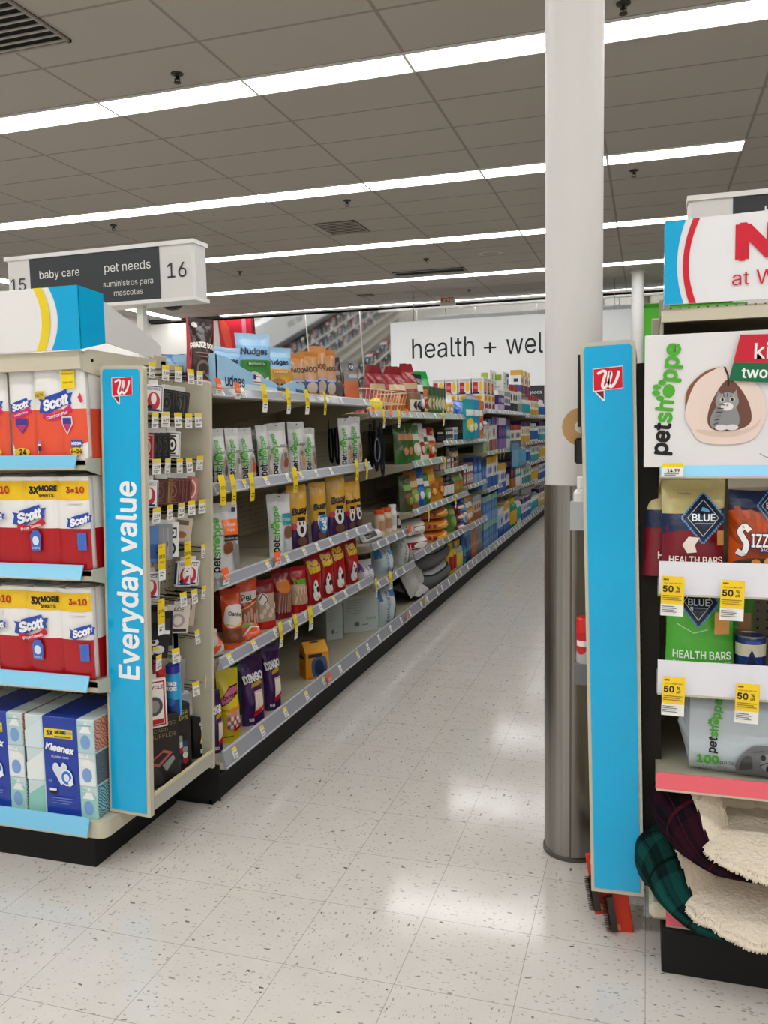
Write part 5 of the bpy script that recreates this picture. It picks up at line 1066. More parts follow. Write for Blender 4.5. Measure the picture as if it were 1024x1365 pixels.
bagp(0, 3, 405, 812, 21, 62, [(0, 'b3161c'), (.18, 'c9a98c'), (.62, 'b3161c')], [('t', 'Twisty', .5, .68, .12, '57b53a', {'bold': .05, 'w': .86, 'fit': 1})] + [('s', [(.1 + .2 * i, .2), (.3 + .2 * i, .56)], .006, 'e3cdb4') for i in range(4)] + [('s', [(.9 - .2 * i, .2), (.7 - .2 * i, .5)], .005, 'b8906e') for i in range(4)], 'red bag with green lettering', T3, rz=62, D=.06, seed=69)
def pup(px, py, w, h, seed, yl=0):
    bagp(0 if px < 412 else 1, 3, px, py, w, h, [(0, '9c1519'), (.3, 'b0181c'), (.75, 'a3171a')], [('t', 'Pup', .45, .82, .13, 'e9c22c', {'bold': .07, 'w': .6, 'rot': 10}), ('t', 'Roni', .55, .7, .13, 'e9c22c', {'bold': .07, 'w': .7, 'rot': 10}), ('p', catmull([(.3, .12), (.28, .3), (.4, .48), (.55, .46), (.66, .28), (.72, .14), (.5, .08)], 4, True), 'e9e5e0'), ('e', .58, .3, .1, .06, '1c1a1a'), ('e', .42, .4, .05, .03, '1c1a1a'), ('p', [(.28, .4), (.2, .28), (.32, .24)], '3a2a22'), ('s', catmull([(.5, .16), (.7, .1), (.9, .2)], 4), .005, 'd96a2a')], 'red bag with a white dog', 'on the fourth shelf past green letters', rz=60, D=.06, seed=seed, wr=.01)
pup(424, 803, 22, 68, 71); pup(441, 794, 20, 68, 72); pup(456, 787, 20, 68, 73); pup(474, 777, 18, 62, 74)
# ---- bottom deck
def dingo(px, py, w, h, seed, desc, place='on the bottom deck by the card rack'):
    bagp(0, -1, px, py, w, h, [(0, '3c1d57'), (.12, '41225e'), (.8, '38194f')], [('e', .12 + .2 * (i % 4), .68 + .07 * (i // 4), .06, .03, '573478') for i in range(10)] + [('t', 'DINGO', .5, .7, .11, '17101e', {'bold': .1, 'w': .9, 'fit': 1, 'rot': 10}), ('t', 'DINGO', .5, .7, .105, 'ece8ee', {'bold': .05, 'w': .86, 'fit': 1, 'rot': 10}), ('p', [(.35, .55), (.85, .6), (.8, .66), (.38, .61)], 'b8912c')] + [('p', [(.46, .14), (.86, .2), (.86, .52), (.46, .5)], 'd8b8aa')] +
         [('s', [(.52 + .09 * i, .2), (.54 + .09 * i, .48)], .008, 'eee0d2') for i in range(4)] + [('p', [(.42, .2), (.9, .3), (.9, .22), (.42, .12)], 'c4202c'), ('t', '50', .3, .09, .045, 'e5dfe8', {'bold': .03})], desc, place, X=-1.56, rz=52, D=.055, seed=seed, wr=.007)
dingo(293, 998, 17, 84, 81, 'purple bag cut off by the rack')
bagp(0, -1, 312, 985, 29, 98, [(0, 'd9c31f'), (.4, 'dfc823'), (.86, 'e0ca25')], [('p', [(.1, .5), (.9, .66), (.92, .78), (.5, .76), (.06, .6)], '2f2420'), ('p', [(.12, .52), (.88, .67), (.9, .76), (.5, .74), (.08, .6)], 'd2698c'), ('t', 'Carnival', .5, .64, .08, '5a1430', {'bold': .04, 'w': .7, 'rot': 14}), ('p', [(.0, .5), (.2, .46), (.9, .5), (1, .6), (1, .4), (.6, .42), (0, .44)], 'e08a28'), ('p', catmull([(.24, .18), (.2, .36), (.5, .42), (.86, .42), (.86, .2), (.5, .16)], 4, True), 'c99483')] + [('e', .3 + .13 * (i % 5), .22 + .06 * (i // 5), .07, .03, 'f1e4d8' if i % 2 else 'b04a42') for i in range(14)] + [('p', [(.5, .15), (.88, .19), (.86, .24), (.5, .2)], 'c4202c'), ('r', .1, .08, .5, .1, '6a5d10')], 'yellow bag with a pink name plate', 'on the bottom deck between purple bags', X=-1.56, rz=52, D=.07, seed=82)
bagp(0, -1, 322, 950, 18, 84, [(0, '1f6a33'), (.6, '226f36')], [('r', .2, .7, .8, .8, '8cc06a')], 'dark green bag', 'behind the yellow bag on the bottom deck', X=-1.68, rz=56, seed=83)
bagp(0, -1, 306, 968, 16, 82, [(0, 'cbb31c')], [], 'second yellow bag', 'hidden behind the yellow bag with pink plate', X=-1.7, rz=56, seed=84)
dingo(342, 962, 30, 92, 85, 'purple bag of white sticks'); dingo(368, 946, 23, 88, 86, 'purple bag of white sticks')
# gabled carton standing alone
p, c = spot(424, 904, -1.56, rad(48), .08); W, H = .125, .175
o = empty('gabled_carton', (c.x, c.y, zsh(1, -1)), (0, 0, rad(44)), label='yellow gabled carton standing alone on the empty bottom deck', category='carton')
g = G(); g.box(-W / 2, W / 2, -.045, .045, 0, H * .76, ('d9921c', 'paper'), .002); g.prism([(-.045, H * .76), (.045, H * .76), (.006, H * .985), (-.006, H * .985)], 'x', -W / 2, W / 2, ('dd981f', 'paper'))
decal(g, [('p', catmull([(.3, .1), (.26, .5), (.5, .62), (.86, .6), (.9, .2), (.6, .06)], 4, True), '4a5f86'), ('p', catmull([(.42, .14), (.4, .46), (.6, .54), (.76, .4), (.74, .16)], 4, True), '23304c'), ('r', .12, .62, .7, .72, '2a2a2c'), ('r', .1, .02, .9, .06, 'c77d14')], W, H, lambda x, z, e: (-W / 2 + x, -.045 - e, z), eps=.0008)
decal(g, [('r', .1, .56, .8, .64, '2a2a2c'), ('e', .45, .7, .08, .05, '2a2a2c'), ('r', .12, .2, .8, .22, 'b5750f'), ('r', .12, .28, .8, .3, 'b5750f'), ('r', .12, .36, .8, .38, 'b5750f'), ('r', .12, .12, .6, .14, 'b5750f')], .09, H, lambda x, z, e: (-W / 2 - e, .045 - x, z), eps=.0008); g.build('box', o)
g = G(); g.box(-W / 2, W / 2, -.003, .003, H * .97, H * 1.04, ('e2a52c', 'paper')); decal(g, [('e', .5, .5, .2, .4, '2a2a2c')], W, H * .07, lambda x, z, e: (-W / 2 + x, -.003 - e, H * .97 + z)); g.build('folded_top', o)
# white pad cartons
padart = [('e', .72, .84, .09, .05, GREEN)] + [('e', .64 + .055 * i, .9 + (.02 if i in (1, 2) else 0), .025, .03, GREEN) for i in range(4)] + [('r', .08, .62 - .05 * i, .55 - .06 * (i % 2), .63 - .05 * i, 'a7afb2') for i in range(6)] + [('r', .3, .12, .44, .2, '6d7478'), ('r', .52, .13, .7, .15, '8e9598'), ('t', 'pads', .8, .26, .06, '5b9c4a', {'w': .24})]
for px, pb, w, h, X, nm in ((447, 862, 22, 66, -1.75, 'white pad carton set back in the shadow'), (482, 850, 46, 66, -1.66, 'white pad carton with a green paw print')):
    rz = rad(40 if px > 450 else 46); p, c = spot(px, pb, X, rz, .2); W = face_w(p, w, rz); H = h * depth(p) / FPX * 1.05
    o = carton(W, H, .2, [(0, 'c6d0d0')], padart, [('r', .2, .3, .8, .6, 'b3bec0')]).build('pad_carton', None, (c.x, c.y, zsh(1, -1)), (0, 0, rz)); o['label'] = nm + ' on the bottom deck'; o['category'] = 'carton'
def softpack(b, i, px, py, wpx, hpx, col, band, desc, place, X=-1.53, rz=58, D=.16, sil='3b3e44', dz=0, name='pad_pack', cat='puppy pads'):
    bagp(b, i, px, py, wpx, hpx, [(0, col), (.95, col)], [('p', [(.05, .55), (.3, .6), (.3, .95), (.05, .9)], band), ('p', [(.6, .68), (.92, .66), (.92, .8), (.6, .82)], band), ('t', 'petshoppe', .45, .45, .11, '5a666c', {'rot': 88, 'w': .7}), ('p', catmull([(.72, .04), (.7, .3), (.8, .44), (.92, .3), (.95, .04)], 4, True), sil)], desc, place, X=X, rz=rz, D=D, seal=.05, wr=.012, name=name, cat=cat, rx=0, dz=dz, sidecut=.01)
softpack(2, -1, 520, 838, 32, 58, 'c3d2d8', '3f79b5', 'pale blue pad pack', 'on the bottom deck beside the white pad carton')
softpack(2, 2, 494, 776, 26, 34, 'd9d6dc', '5a2f7d', 'white and purple pad pack', 'in the low shelf past the red bags')
softpack(2, 2, 519, 766, 26, 40, 'c5d7e2', '3f88c8', 'white and blue pad pack', 'in the low shelf past the red bags')
softpack(2, 2, 542, 756, 18, 42, 'd4d7d8', 'b9bec1', 'plain pale soft pack', 'in the low shelf past the red bags', sil='b5babd')
# ---- collar bay
def leash(px, py, X, L, col, desc, clip='9a9a9c'):
    p = P(px, py, 'x', X); b = 2; o = empty('dog_leash', (p.x, p.y, p.z)); w = .03
    g = G(); pts = [(0, -w / 2, 0), (.004, -w * .9, -L * .3), (.006, -w * .8, -L * .8), (.008, 0, -L), (.006, w * .8, -L * .8), (.004, w * .9, -L * .3), (0, w / 2, 0)]; g.tube(catmull(pts, 4), .007, (col, 'cloth'), 5); g.build('strap', o)
    g = G(); g.box(-.003, .003, -.022, .022, -.02, .055, ('2a2a2c', 'paper')); g.build('header_card', o)
    g = G(); g.tube([(0, 0, .035), (-.0 + (XB - X) * 1.0, 0, .045)], .0022, (clip, 'metal'), 5); g.build('hook', o)
    reg(o, desc, 'in the dark collar bay', 'leash')
for px, py, X, L, col in ((440, 570, -1.75, .2, '17171a'), (448, 568, -1.75, .22, '1c1c20'), (456, 566, -1.72, .2, '141416'), (500, 572, -1.62, .26, '1d1f26'), (508, 575, -1.6, .28, '2a2d33'), (494, 575, -1.66, .22, '131315'), (528, 578, -1.66, .24, '1b2b1c')): leash(px, py, X, L, col, 'dark looped leash')
p = P(503, 600, 'x', -1.58); o = empty('pet_toy', p); g = G(); g.tube([(0, .05 * math.cos(a), .07 * math.sin(a)) for a in [2 * PI * i / 20 for i in range(20)]], .006, ('5d636b', 'gloss'), 6, True); g.build('ring', o); g = G(); g.tube([(0, 0, .07), (0, 0, .12), (XB + 1.58, 0, .125)], .002, ('8a8a8c', 'metal'), 5); g.build('hook', o); reg(o, 'grey ring toy', 'hanging in the dark collar bay', 'pet toy')
g = G()
for px, py, r, H, col, cap, ds in ((510, 716, .036, .165, 'd9c6ae', 'e2531f', 'cream canister with an orange cap'), (519, 713, .036, .165, 'd9c6ae', 'e2531f', 'cream canister with an orange cap'), (527, 709, .03, .175, 'e8e6e2', 'e4e2de', 'white canister'), (534, 705, .022, .11, '2c2c30', 'd6d4d0', 'small dark bottle')):
    p = P(px, py, 'x', -1.6); bd, cp = bottle(r, H, col, cap, [('r', .2, .2, .8, .6, 'b58a6a' if cap == 'e2531f' else 'c9c7c4')], .8, 'gloss', .14); o = bd.build('canister', None, (-1.62, p.y, zsh(2, 1)), (0, 0, rad(60))); cp.build('cap', o); reg(o, ds, 'on the short shelf of the collar bay', 'canister')
bagp(2, 1, 505, 717, 26, 20, [(0, 'dcdcdc')], [('r', .1, .1, .5, .5, '3a3a3c')], 'crumpled white bag', 'lying before the cream canisters', X=-1.525, D=.09, wr=.03, rx=-40, seed=91)
# wire basket on the top shelf
p0 = P(492, 550, 'x', -1.53); p1 = P(545, 553, 'x', -1.53); L = p1.y - p0.y; zt = zsh(2, 0); o = empty('wire_basket', (-1.68, p0.y, zt), label='cream wire basket of small toys on the top shelf', category='basket'); WB = ('d6c9a4', 'paint'); h = .145
g = G()
for z, k in ((.004, .03), (h * .5, .012), (h, 0)): g.tube([(-.17 + k, k, z), (.14 - k, k, z), (.14 - k, L - k, z), (-.17 + k, L - k, z)], .0035, WB, 5, True)
g.build('rim', o)
g = G()
for i in range(13):
    t = i / 12; y0_, y1_ = .03 + t * (L - .06), t * L; g.tube([(.11, y0_, .004), (.14, y1_, h)], .002, WB, 4)
    g.tube([(-.14, y0_, .004), (-.17, y1_, h)], .002, WB, 4); g.tube([(-.14, y0_, .004), (.11, y0_, .004)], .002, WB, 4)
for i in range(7):
    t = i / 6; x0_, x1_ = -.14 + t * .25, -.17 + t * .31; g.tube([(x0_, .03, .004), (x1_, 0, h)], .002, WB, 4); g.tube([(x0_, L - .03, .004), (x1_, L, h)], .002, WB, 4)
g.build('wires', o)
for k, (fy, fx, col, r, nm) in enumerate(((.3, .0, 'e0508a', .05, 'pink ball toy'), (.62, .03, 'e9d93a', .05, 'yellow ball toy'), (.15, -.08, 'd8d4cc', .045, 'white ball toy'), (.85, -.05, 'c9c2b4', .045, 'pale ball toy'))):
    g = G(); g.lathe([(.001, -r)] + [(r * math.cos(rad(a)), r * math.sin(rad(a))) for a in range(-75, 90, 15)] + [(.001, r)], (col, 'rubber'), 16); q = g.build('ball_toy', None, (-1.69 + fx, p0.y + fy * L, zt + r + .009)); q['label'] = nm + ' inside the cream wire basket'; q['category'] = 'toy'
def kib(px, py, w, h, cols, desc, X=-1.72, rz=62, b=2, seed=0, D=.12, **kw):
    bagp(b, 0, px, py, w, h, cols, [('r', .15, .5, .85, .62, 'c9b08a'), ('e', .5, .3, .3, .14, 'd06a2c')], desc, 'behind the wire basket on the top shelf', X=X, rz=rz, seed=seed, D=D, name='kibble_bag', cat='pet food', seal=.16, wr=.018, pinch=.4, **kw)
kib(509, 548, 30, 68, [(0, '7c1420'), (.3, '83151f')], 'wine red kibble bag', seed=101); kib(535, 552, 32, 66, [(0, 'c0641f'), (.35, '8e1822')], 'red kibble bag with an orange foot', X=-1.62, seed=102); kib(553, 553, 26, 70, [(0, '3f2a22'), (.3, '93202a')], 'tall red kibble bag', X=-1.58, b=2, seed=103)
kib(571, 554, 26, 60, [(0, '178a35'), (.4, '1fa041')], 'bright green kibble bag', X=-1.57, b=3, seed=104)
# ================================================================== playing cards and small goods on the side rack
def rack_x(z, out): return -1.625 - (1.618 - z) * math.tan(rad(2.0)) + out     # rack face at height z, out metres into the aisle
HK = {}
def hook_at(px, py, out=.125, tagcol=YEL, tag=True, big=False, yaw=0):
    """wire hook on the peg panel whose tip is seen at the pixel; carries its price ticket"""
    p = P(px, py, 'x', rack_x(1.0, out)); p = P(px, py, 'x', rack_x(p.z, out)); b = rack_x(p.z, .012)
    M_ = LR.matrix_world.inverted() if False else None
    loc = Vector((p.x - LR.location.x, p.y - LR.location.y, p.z - LR.location.z)); c, s = math.cos(-rad(2.0)), math.sin(-rad(2.0))
    loc = Vector((c * loc.x + s * loc.z, loc.y, -s * loc.x + c * loc.z))
    L = out - .012; g = G()
    g.tube([(-L, 0, .012), (-.006, 0, .012), (0, 0, .016)], .0017, ('151515', 'metal'), 5); g.tube([(-L, -.012, -.002), (-L, .012, -.002), (-.012, .012, -.004), (-.004, 0, -.002), (-.012, -.012, -.004), (-L, -.012, -.002)], .0015, ('151515', 'metal'), 5)
    o = g.build('peg_hook', LR, loc)
    if tag:
        if big:
            g = G(); w, h = .034, .12; g.box(0, .0012, -w / 2, w / 2, -h, .0, TAGW); decal(g, [('r', 0, .3, 1, 1, 'f3cf1f'), ('t', 'sale', .3, .93, .05, '3a3313', {'w': .5}), ('t', '25%', .5, .66, .15, '221e10', {'bold': .02, 'w': .86}), ('r', .15, .5, .8, .52, '8a7420'), ('r', .15, .2, .7, .22, '7a7a7a'), ('r', .15, .12, .5, .16, '5a5a5a')], w, h, lambda u, z, e: (.0012 + e, -w / 2 + u, -h + z), eps=.0005)
            g.build('sale_card', o, (.004, 0, .024), (0, 0, rad(yaw)), label='yellow sale card')
        else: small_tag(o, (.004, 0, .0), tagcol, .036, .05, rad(random.uniform(-6, 6))).rotation_euler.z = rad(yaw)
    return p
rowsA = [[(201, 493), (219, 497), (236, 499), (253, 502), (265, 504)], [(205, 560), (219, 559), (236, 560), (250, 561), (263, 560)], [(207, 622), (222, 621), (238, 621), (251, 620), (265, 617)], [(207, 687), (225, 683), (240, 680), (254, 677), (268, 675)], [(271, 734)], [(243, 799), (258, 795), (272, 789)], [(262, 849)], [(210, 883), (233, 874)], [(276, 907), (260, 918)]]
random.seed(11)
for rw in rowsA:
    for px, py in rw: hook_at(px, py, tagcol=random.choice([YEL, YEL, 'e6d66a']), yaw=random.uniform(-14, 4))
for px, py in ((214, 735), (248.5, 731), (213, 808)): hook_at(px, py, big=True, yaw=-8)
DW, DH, DD = .064, .089, .017
def deck_g(c, art, edge=None, w=DW, h=DH, d=DD):
    g = G(); g.box(-w / 2, w / 2, -d / 2, d / 2, -h, 0, (c, 'paper'), .002); decal(g, art, w, h, lambda x, z, e: (-w / 2 + x, -d / 2 - e, -h + z), eps=.0005)
    decal(g, [('r', .15, .08, .85, .92, edge or c)], d, h, lambda x, z, e: (-w / 2 - e, d / 2 - x, -h + z), eps=.0005)
    g.box(-.016, .016, -.0006, .0006, -.002, .016, ('dcdcdc', 'film')); return g
def orn(a, b): return [('r', .08, .06, .92, .94, a), ('r', .12, .09, .88, .91, b), ('e', .5, .5, .26, .28, a), ('e', .5, .5, .17, .2, b), ('e', .5, .5, .07, .1, a), ('r', .3, .8, .7, .86, a), ('r', .3, .14, .7, .2, a)]
DK = {'blue': (deck_g('e8e8ea', [('r', .06, .05, .94, .95, '22356f'), ('r', .1, .08, .9, .92, 'e9e7e4'), ('e', .5, .42, .32, .32, 'c2303f'), ('e', .5, .5, .14, .2, 'e9e7e4'), ('t', 'BICYCLE', .5, .85, .08, '22356f', {'w': .7, 'bold': .02}), ('e', .3, .2, .14, .08, '20201f'), ('r', .2, .06, .8, .13, '22356f')], '22356f'), 'white and blue card deck'),
      'black': (deck_g('1b1b1c', orn('45443f', '1b1b1c')), 'black card deck with faint pattern'), 'slate': (deck_g('20211f', orn('5b5a50', '2a2b28')), 'dark grey patterned card deck'),
      'face': (deck_g('dddcd8', orn('1d1d1d', 'e6e4df')), 'white and black ornate card deck'), 'red': (deck_g('8d1f26', orn('c9a0a0', '8d1f26')), 'red card deck'),
      'maroon': (deck_g('5a2b2a', orn('8a5a50', '5a2b2a'), '7d4b44'), 'maroon card deck'), 'brown': (deck_g('4a2724', orn('6d4038', '4a2724')), 'dark brown card deck'), 'gold': (deck_g('7d6237', orn('4f3b1e', '8a6f40')), 'dull gold card deck'), 'pink': (deck_g('a5645c', [('r', .07, .05, .93, .95, 'b87870'), ('e', .5, .5, .34, .38, 'e2c6bc'), ('e', .5, .5, .26, .3, 'a5645c'), ('e', .5, .5, .12, .2, '6d3a38')], 'c09088'), 'dusty pink card deck with an oval'),
      'ace': (deck_g('d8cfc6', [('t', 'ACE', .5, .84, .14, '2b2624', {'w': .8, 'bold': .02}), ('e', .5, .45, .3, .24, 'a99b90'), ('e', .5, .45, .18, .16, 'd8cfc6'), ('r', .1, .06, .9, .16, '2b2624')], None, .085, .1, .01), 'pale card pack marked ace'),
      'print': (deck_g('e0e0df', [('e', .5, .25, .32, .2, '20201f'), ('e', .5, .25, .2, .13, 'e0e0df'), ('e', .5, .25, .1, .08, '20201f'), ('r', .15, .55, .85, .85, '20201f'), ('r', .22, .6, .78, .8, 'e0e0df'), ('e', .5, .7, .2, .07, '20201f')], None, .062, .12, .008), 'white card pack with black print'),
      'clear': (deck_g('8f9294', [('r', .3, .1, .7, .9, 'a8abad'), ('e', .5, .45, .16, .16, '1d1d1e'), ('r', .44, .2, .56, .8, '1d1d1e')], '1d1d1e', .062, .12, .012), 'clear pack with a dark strip'), 'bluep': (deck_g('5a7fb5', [('r', .1, .1, .9, .5, '3b5c94')], None, .062, .12, .012), 'pale blue pack'), 'beige': (deck_g('c9b9a4', [('e', .5, .3, .25, .14, '9a6a4a'), ('r', .2, .7, .8, .9, '6d5f54')], None, .075, .085, .006), 'beige carded pack'),
      'dark': (deck_g('19191a', [('r', .15, .5, .85, .8, '3b3b3d')], None, .07, .12, .014), 'black carded pack'), 'skull': (deck_g('1c1c1d', [('r', .0, .82, 1, .95, 'e6e6e4'), ('e', .4, .55, .2, .12, 'dadad8'), ('e', .62, .3, .22, .14, 'dadad8'), ('e', .4, .55, .08, .05, '1c1c1d'), ('e', .3, .2, .16, .1, 'bdbdbb'), ('e', .5, .35, .12, .06, 'd9d42e')], None, .09, .1, .01), 'black and white printed pack')}
DM = {k: (v[0].mesh('card_deck'), v[1]) for k, v in DK.items()}
def deck(k, px, py, place, out=.1, yaw=66, tilt=4, name='card_deck', cat='playing cards'):
    p = P(px, py, 'x', rack_x(1.0, out)); p = P(px, py, 'x', rack_x(p.z, out)); o = link(name, DM[k][0], None, p, (0, rad(tilt), rad(yaw))); reg(o, DM[k][1], place, cat); return o
pl = 'hanging in the top row of the card rack'
deck('blue', 204, 513, pl, .11, 52); 
for i, px in enumerate((221, 225, 230)): deck('black', px, 519 + i, pl, .1 - .004 * i, 62, 6)
for i, px in enumerate((236, 241)): deck('slate', px, 521 + i, pl, .1, 60, 8)
pl = 'hanging in the second row of the card rack'
deck('red', 193, 577, pl, .1, 70)
for px in (201, 208, 216): deck('black', px, 577, pl, .1, 76)
deck('face', 228, 575, pl, .105, 56)
pl = 'hanging in the third row of the card rack'
deck('blue', 198, 640, pl, .1, 60); deck('brown', 212, 638, pl, .1, 60, 6); deck('gold', 217, 638, pl, .105, 56, 6)
for px in (229, 234, 239, 244): deck('maroon', px, 637, pl, .1, 64, 6)
deck('pink', 254, 635, pl, .11, 54, 8)
pl = 'hanging in the fourth row of the card rack'
deck('bluep', 200, 701, pl, .1, 64, 4)
for px in (206, 212, 219): deck('clear', px, 699, pl, .1, 70, 3)
deck('print', 227, 696, pl, .105, 54); deck('beige', 244, 690, pl, .1, 52, 10)
pl = 'hanging in the row of yellow sale cards'
deck('blue', 200, 763, pl, .09, 60); deck('blue', 245, 748, pl, .09, 70, 8); deck('blue', 255, 747, pl, .1, 52, 8)
pl = 'hanging beside the lower yellow sale card'
deck('dark', 203, 806, pl, .09, 58); deck('ace', 238, 806, pl, .1, 52, 8); deck('beige', 248, 803, pl, .08, 54, 8); deck('skull', 209, 838, pl, .1, 52, 8); deck('dark', 217, 815, pl, .09, 60)
pl = 'hanging low in the card rack'
deck('clear', 236, 880, pl, .07, 60, 6); deck('red', 196, 880, pl, .08, 64)
# upright small goods near the tray
def px_item(px, pyt, pyb, out):
    p = P(px, pyb, 'x', rack_x(.5, out)); return p, (pyb - pyt) * depth(p) / FPX
p, h = px_item(214, 888, 958, .09); g, c_ = bottle(.022, h, 'b71c22', 'c8242a', [('r', .2, .3, .8, .5, 'e8e4e0'), ('r', .1, .08, .9, .22, '7d1216')], .9, 'gloss', .22); o = g.build('dice_tube', None, p); c_.build('cap', o); o['label'] = 'red tube hanging beside the blue tube in card rack'; o['category'] = 'tube'
p, h = px_item(233, 884, 953, .11); g, c_ = bottle(.026, h, '2f9fd4', '2a2f9c', [('r', 0, .0, 1, .34, '1d3f7d'), ('t', 'KING', .5, .66, .1, WHITE, {'bold': .04, 'w': .7}), ('t', 'DICE', .5, .56, .1, WHITE, {'bold': .04, 'w': .7}), ('e', .5, .3, .25, .08, '2b6db5')], .82, 'gloss', .14); o = g.build('dice_tube', None, p); c_.build('cap', o); o['label'] = 'blue tube with a dark blue cap hanging in card rack'; o['category'] = 'tube'
g = deck_g('e7e4e1', [('r', .06, .04, .94, .96, 'b3202a'), ('r', .12, .07, .88, .93, 'e7e4e1'), ('t', 'BICYCLE', .5, .84, .09, 'b3202a', {'w': .74, 'bold': .03}), ('e', .5, .45, .34, .2, '4a4a4c'), ('e', .5, .45, .22, .13, '8a8a8c'), ('r', .15, .08, .85, .18, 'b3202a')], None, .09, .165, .02); p, h = px_item(205, 895, 970, .1); g.build('boxed_game', None, p + Vector((0, 0, .165)), (0, 0, rad(50)), label='white and red boxed cards hanging beside the red tube', category='card game')
g = deck_g('a9aaac', [('e', .3, .7, .14, .12, 'e8e8e8'), ('e', .65, .5, .14, .12, 'b3202a'), ('e', .4, .25, .14, .12, 'e8e8e8')], None, .05, .08, .02); p, h = px_item(247, 922, 954, .08); g.build('dice_pack', None, p + Vector((0, 0, .08)), (0, 0, rad(56)), label='clear pack of small dice hanging low in card rack', category='dice')
TRZ = LR.location.z - 1.448 + .04
def game(px, pyt, pyb, w, d, col, art, side, label, yaw, out=.07, name='boxed_game'):
    p = P(px, pyb, 'x', rack_x(.25, out)); h = (pyb - pyt) * depth(p) / FPX; o = carton(w, h, d, [(0, col)], art, side, .002).build(name, None, (p.x, p.y, .207), (0, 0, rad(yaw)), label=label, category='boxed game'); return o
game(212, 972, 1066, .13, .1, '221f1d', [('t', 'AUTOMATIC', .5, .88, .055, '8a7a5c', {'w': .8}), ('t', 'CARD', .5, .8, .055, '8a7a5c', {'w': .5}), ('t', 'SHUFFLER', .5, .72, .06, '9a8458', {'w': .8}), ('p', [(.1, .36), (.55, .52), (.8, .46), (.4, .28)], 'b3574a'), ('p', [(.2, .37), (.53, .48), (.68, .45), (.4, .33)], '2b2523'), ('p', [(.5, .3), (.8, .42), (.85, .36), (.6, .2)], '8a8d92'), ('p', catmull([(.05, .05), (.05, .24), (.3, .3), (.5, .14), (.45, .04)], 4, True), '3a3835')], [('r', .2, .2, .8, .8, '2d2926')], 'dark boxed card shuffler standing on the rack tray', 52)
game(235, 962, 1052, .085, .1, '24211e', [('t', 'POKER', .5, .88, .06, 'b39a52', {'w': .84, 'bold': .02}), ('t', 'CHIPS', .5, .8, .06, 'b39a52', {'w': .84, 'bold': .02})] + [('e', .3 + .2 * (i % 3), .16 + .085 * (i // 3), .12, .05, ['d8d8d8', '2f3a5c', 'a8242c', '9a9a9c', '1c1c1c'][i % 5]) for i in range(15)], [('r', .3, .1, .7, .9, '332f2a'), ('t', 'Texas', .5, .6, .06, '9a8a62', {'rot': 90, 'w': .3})], 'dark boxed poker chips beside the card shuffler', 56, .065)
o = game(268, 968, 1022, .09, .07, '131314', [('t', 'SUPER', .55, .82, .07, 'e6e6e6', {'w': .5, 'bold': .02}), ('t', 'BALL', .55, .72, .07, 'e6e6e6', {'w': .4, 'bold': .02}), ('p', [(.3, .34), (.4, .6), (.5, .5), (.62, .62), (.6, .46), (.78, .42), (.58, .36), (.66, .24), (.48, .32)], 'e3d43a'), ('r', .3, .1, .8, .2, 'cfd2d4')], [('e', .5, .6, .3, .14, 'd8d8d8'), ('e', .5, .6, .24, .11, '2a2a2a')], 'small black box with a yellow emblem on the rack tray', 58, .085)
g = G(); g.prism([(.005, .1), (.065, .1), (.06, .14), (.045, .155), (.025, .155), (.01, .14)], 'x', -.045, -.043, ('131314', 'paper')); g.v = [(x, y - .035, z + .01) for x, y, z in g.v]; g.build('hang_tab', o)
# ------------------------------------------------------------------ goods peeping out of the rack by the column
def rr_x(z, out): return -.03 + (1.62 - z) * math.tan(rad(1.35)) - out
o = empty('tape_dispenser', (rr_x(1.4, .132), 2.36, 1.3), label='black tape dispenser card with a tan roll beside the blue panel', category='tape')
g = G(); g.box(-.02, .012, -.05, .05, .1, .29, ('1a1a1b', 'paper')); g.build('backing_card', o)
g = G(); g.box(-.03, .0, -.03, .03, .0, .07, ('161617', 'gloss'), .006); g.box(-.012, .005, -.03, .03, .05, .12, ('161617', 'gloss'), .006); g.build('cutter', o)
g = G(); g.lathe([(.02, -.012), (.052, -.012), (.052, .012), (.02, .012)], ('b58c5a', 'film'), 26); g.v = [(x - .012, z, y + .1) for x, y, z in g.v]; g.build('tape_roll', o, label='tan tape roll')
g = G(); g.lathe([(.001, -.014), (.018, -.014), (.018, .014), (.001, .014)], ('d2cdc2', 'gloss'), 14); g.v = [(x - .012, z, y + .1) for x, y, z in g.v]; g.build('hub', o)
p = P(770, 672, 'y', 2.4); bd, cp = bottle(.026, .12, 'e3e3e2', 'efefee', [], .5, 'gloss', .25); o = bd.build('glue_bottle', None, (-.172, 2.44, 1.14)); cp.build('cap', o); o['label'] = 'white bottle in a clear holder between panel and column'; o['category'] = 'bottle'
g = G(); g.box(-.032, .032, -.034, .034, -.03, .05, ('b9bdc0', 'film')); g.build('holder', o)
bd, cp = bottle(.027, .16, 'b5b7b9', 'd92a22', [('e', .3, .55, .3, .2, 'c8262c'), ('r', .1, .5, .8, .6, 'e8e8e8')], .9, 'gloss', .3); o = bd.build('glue_bottle', None, (-.16, 2.42, .7)); cp.build('cap', o); o['label'] = 'grey bottle with a red cap between panel and column'; o['category'] = 'bottle'
g = G(); g.box(-.03, .03, -.033, .033, -.03, .03, ('6d7072', 'film')); g.build('holder', o)
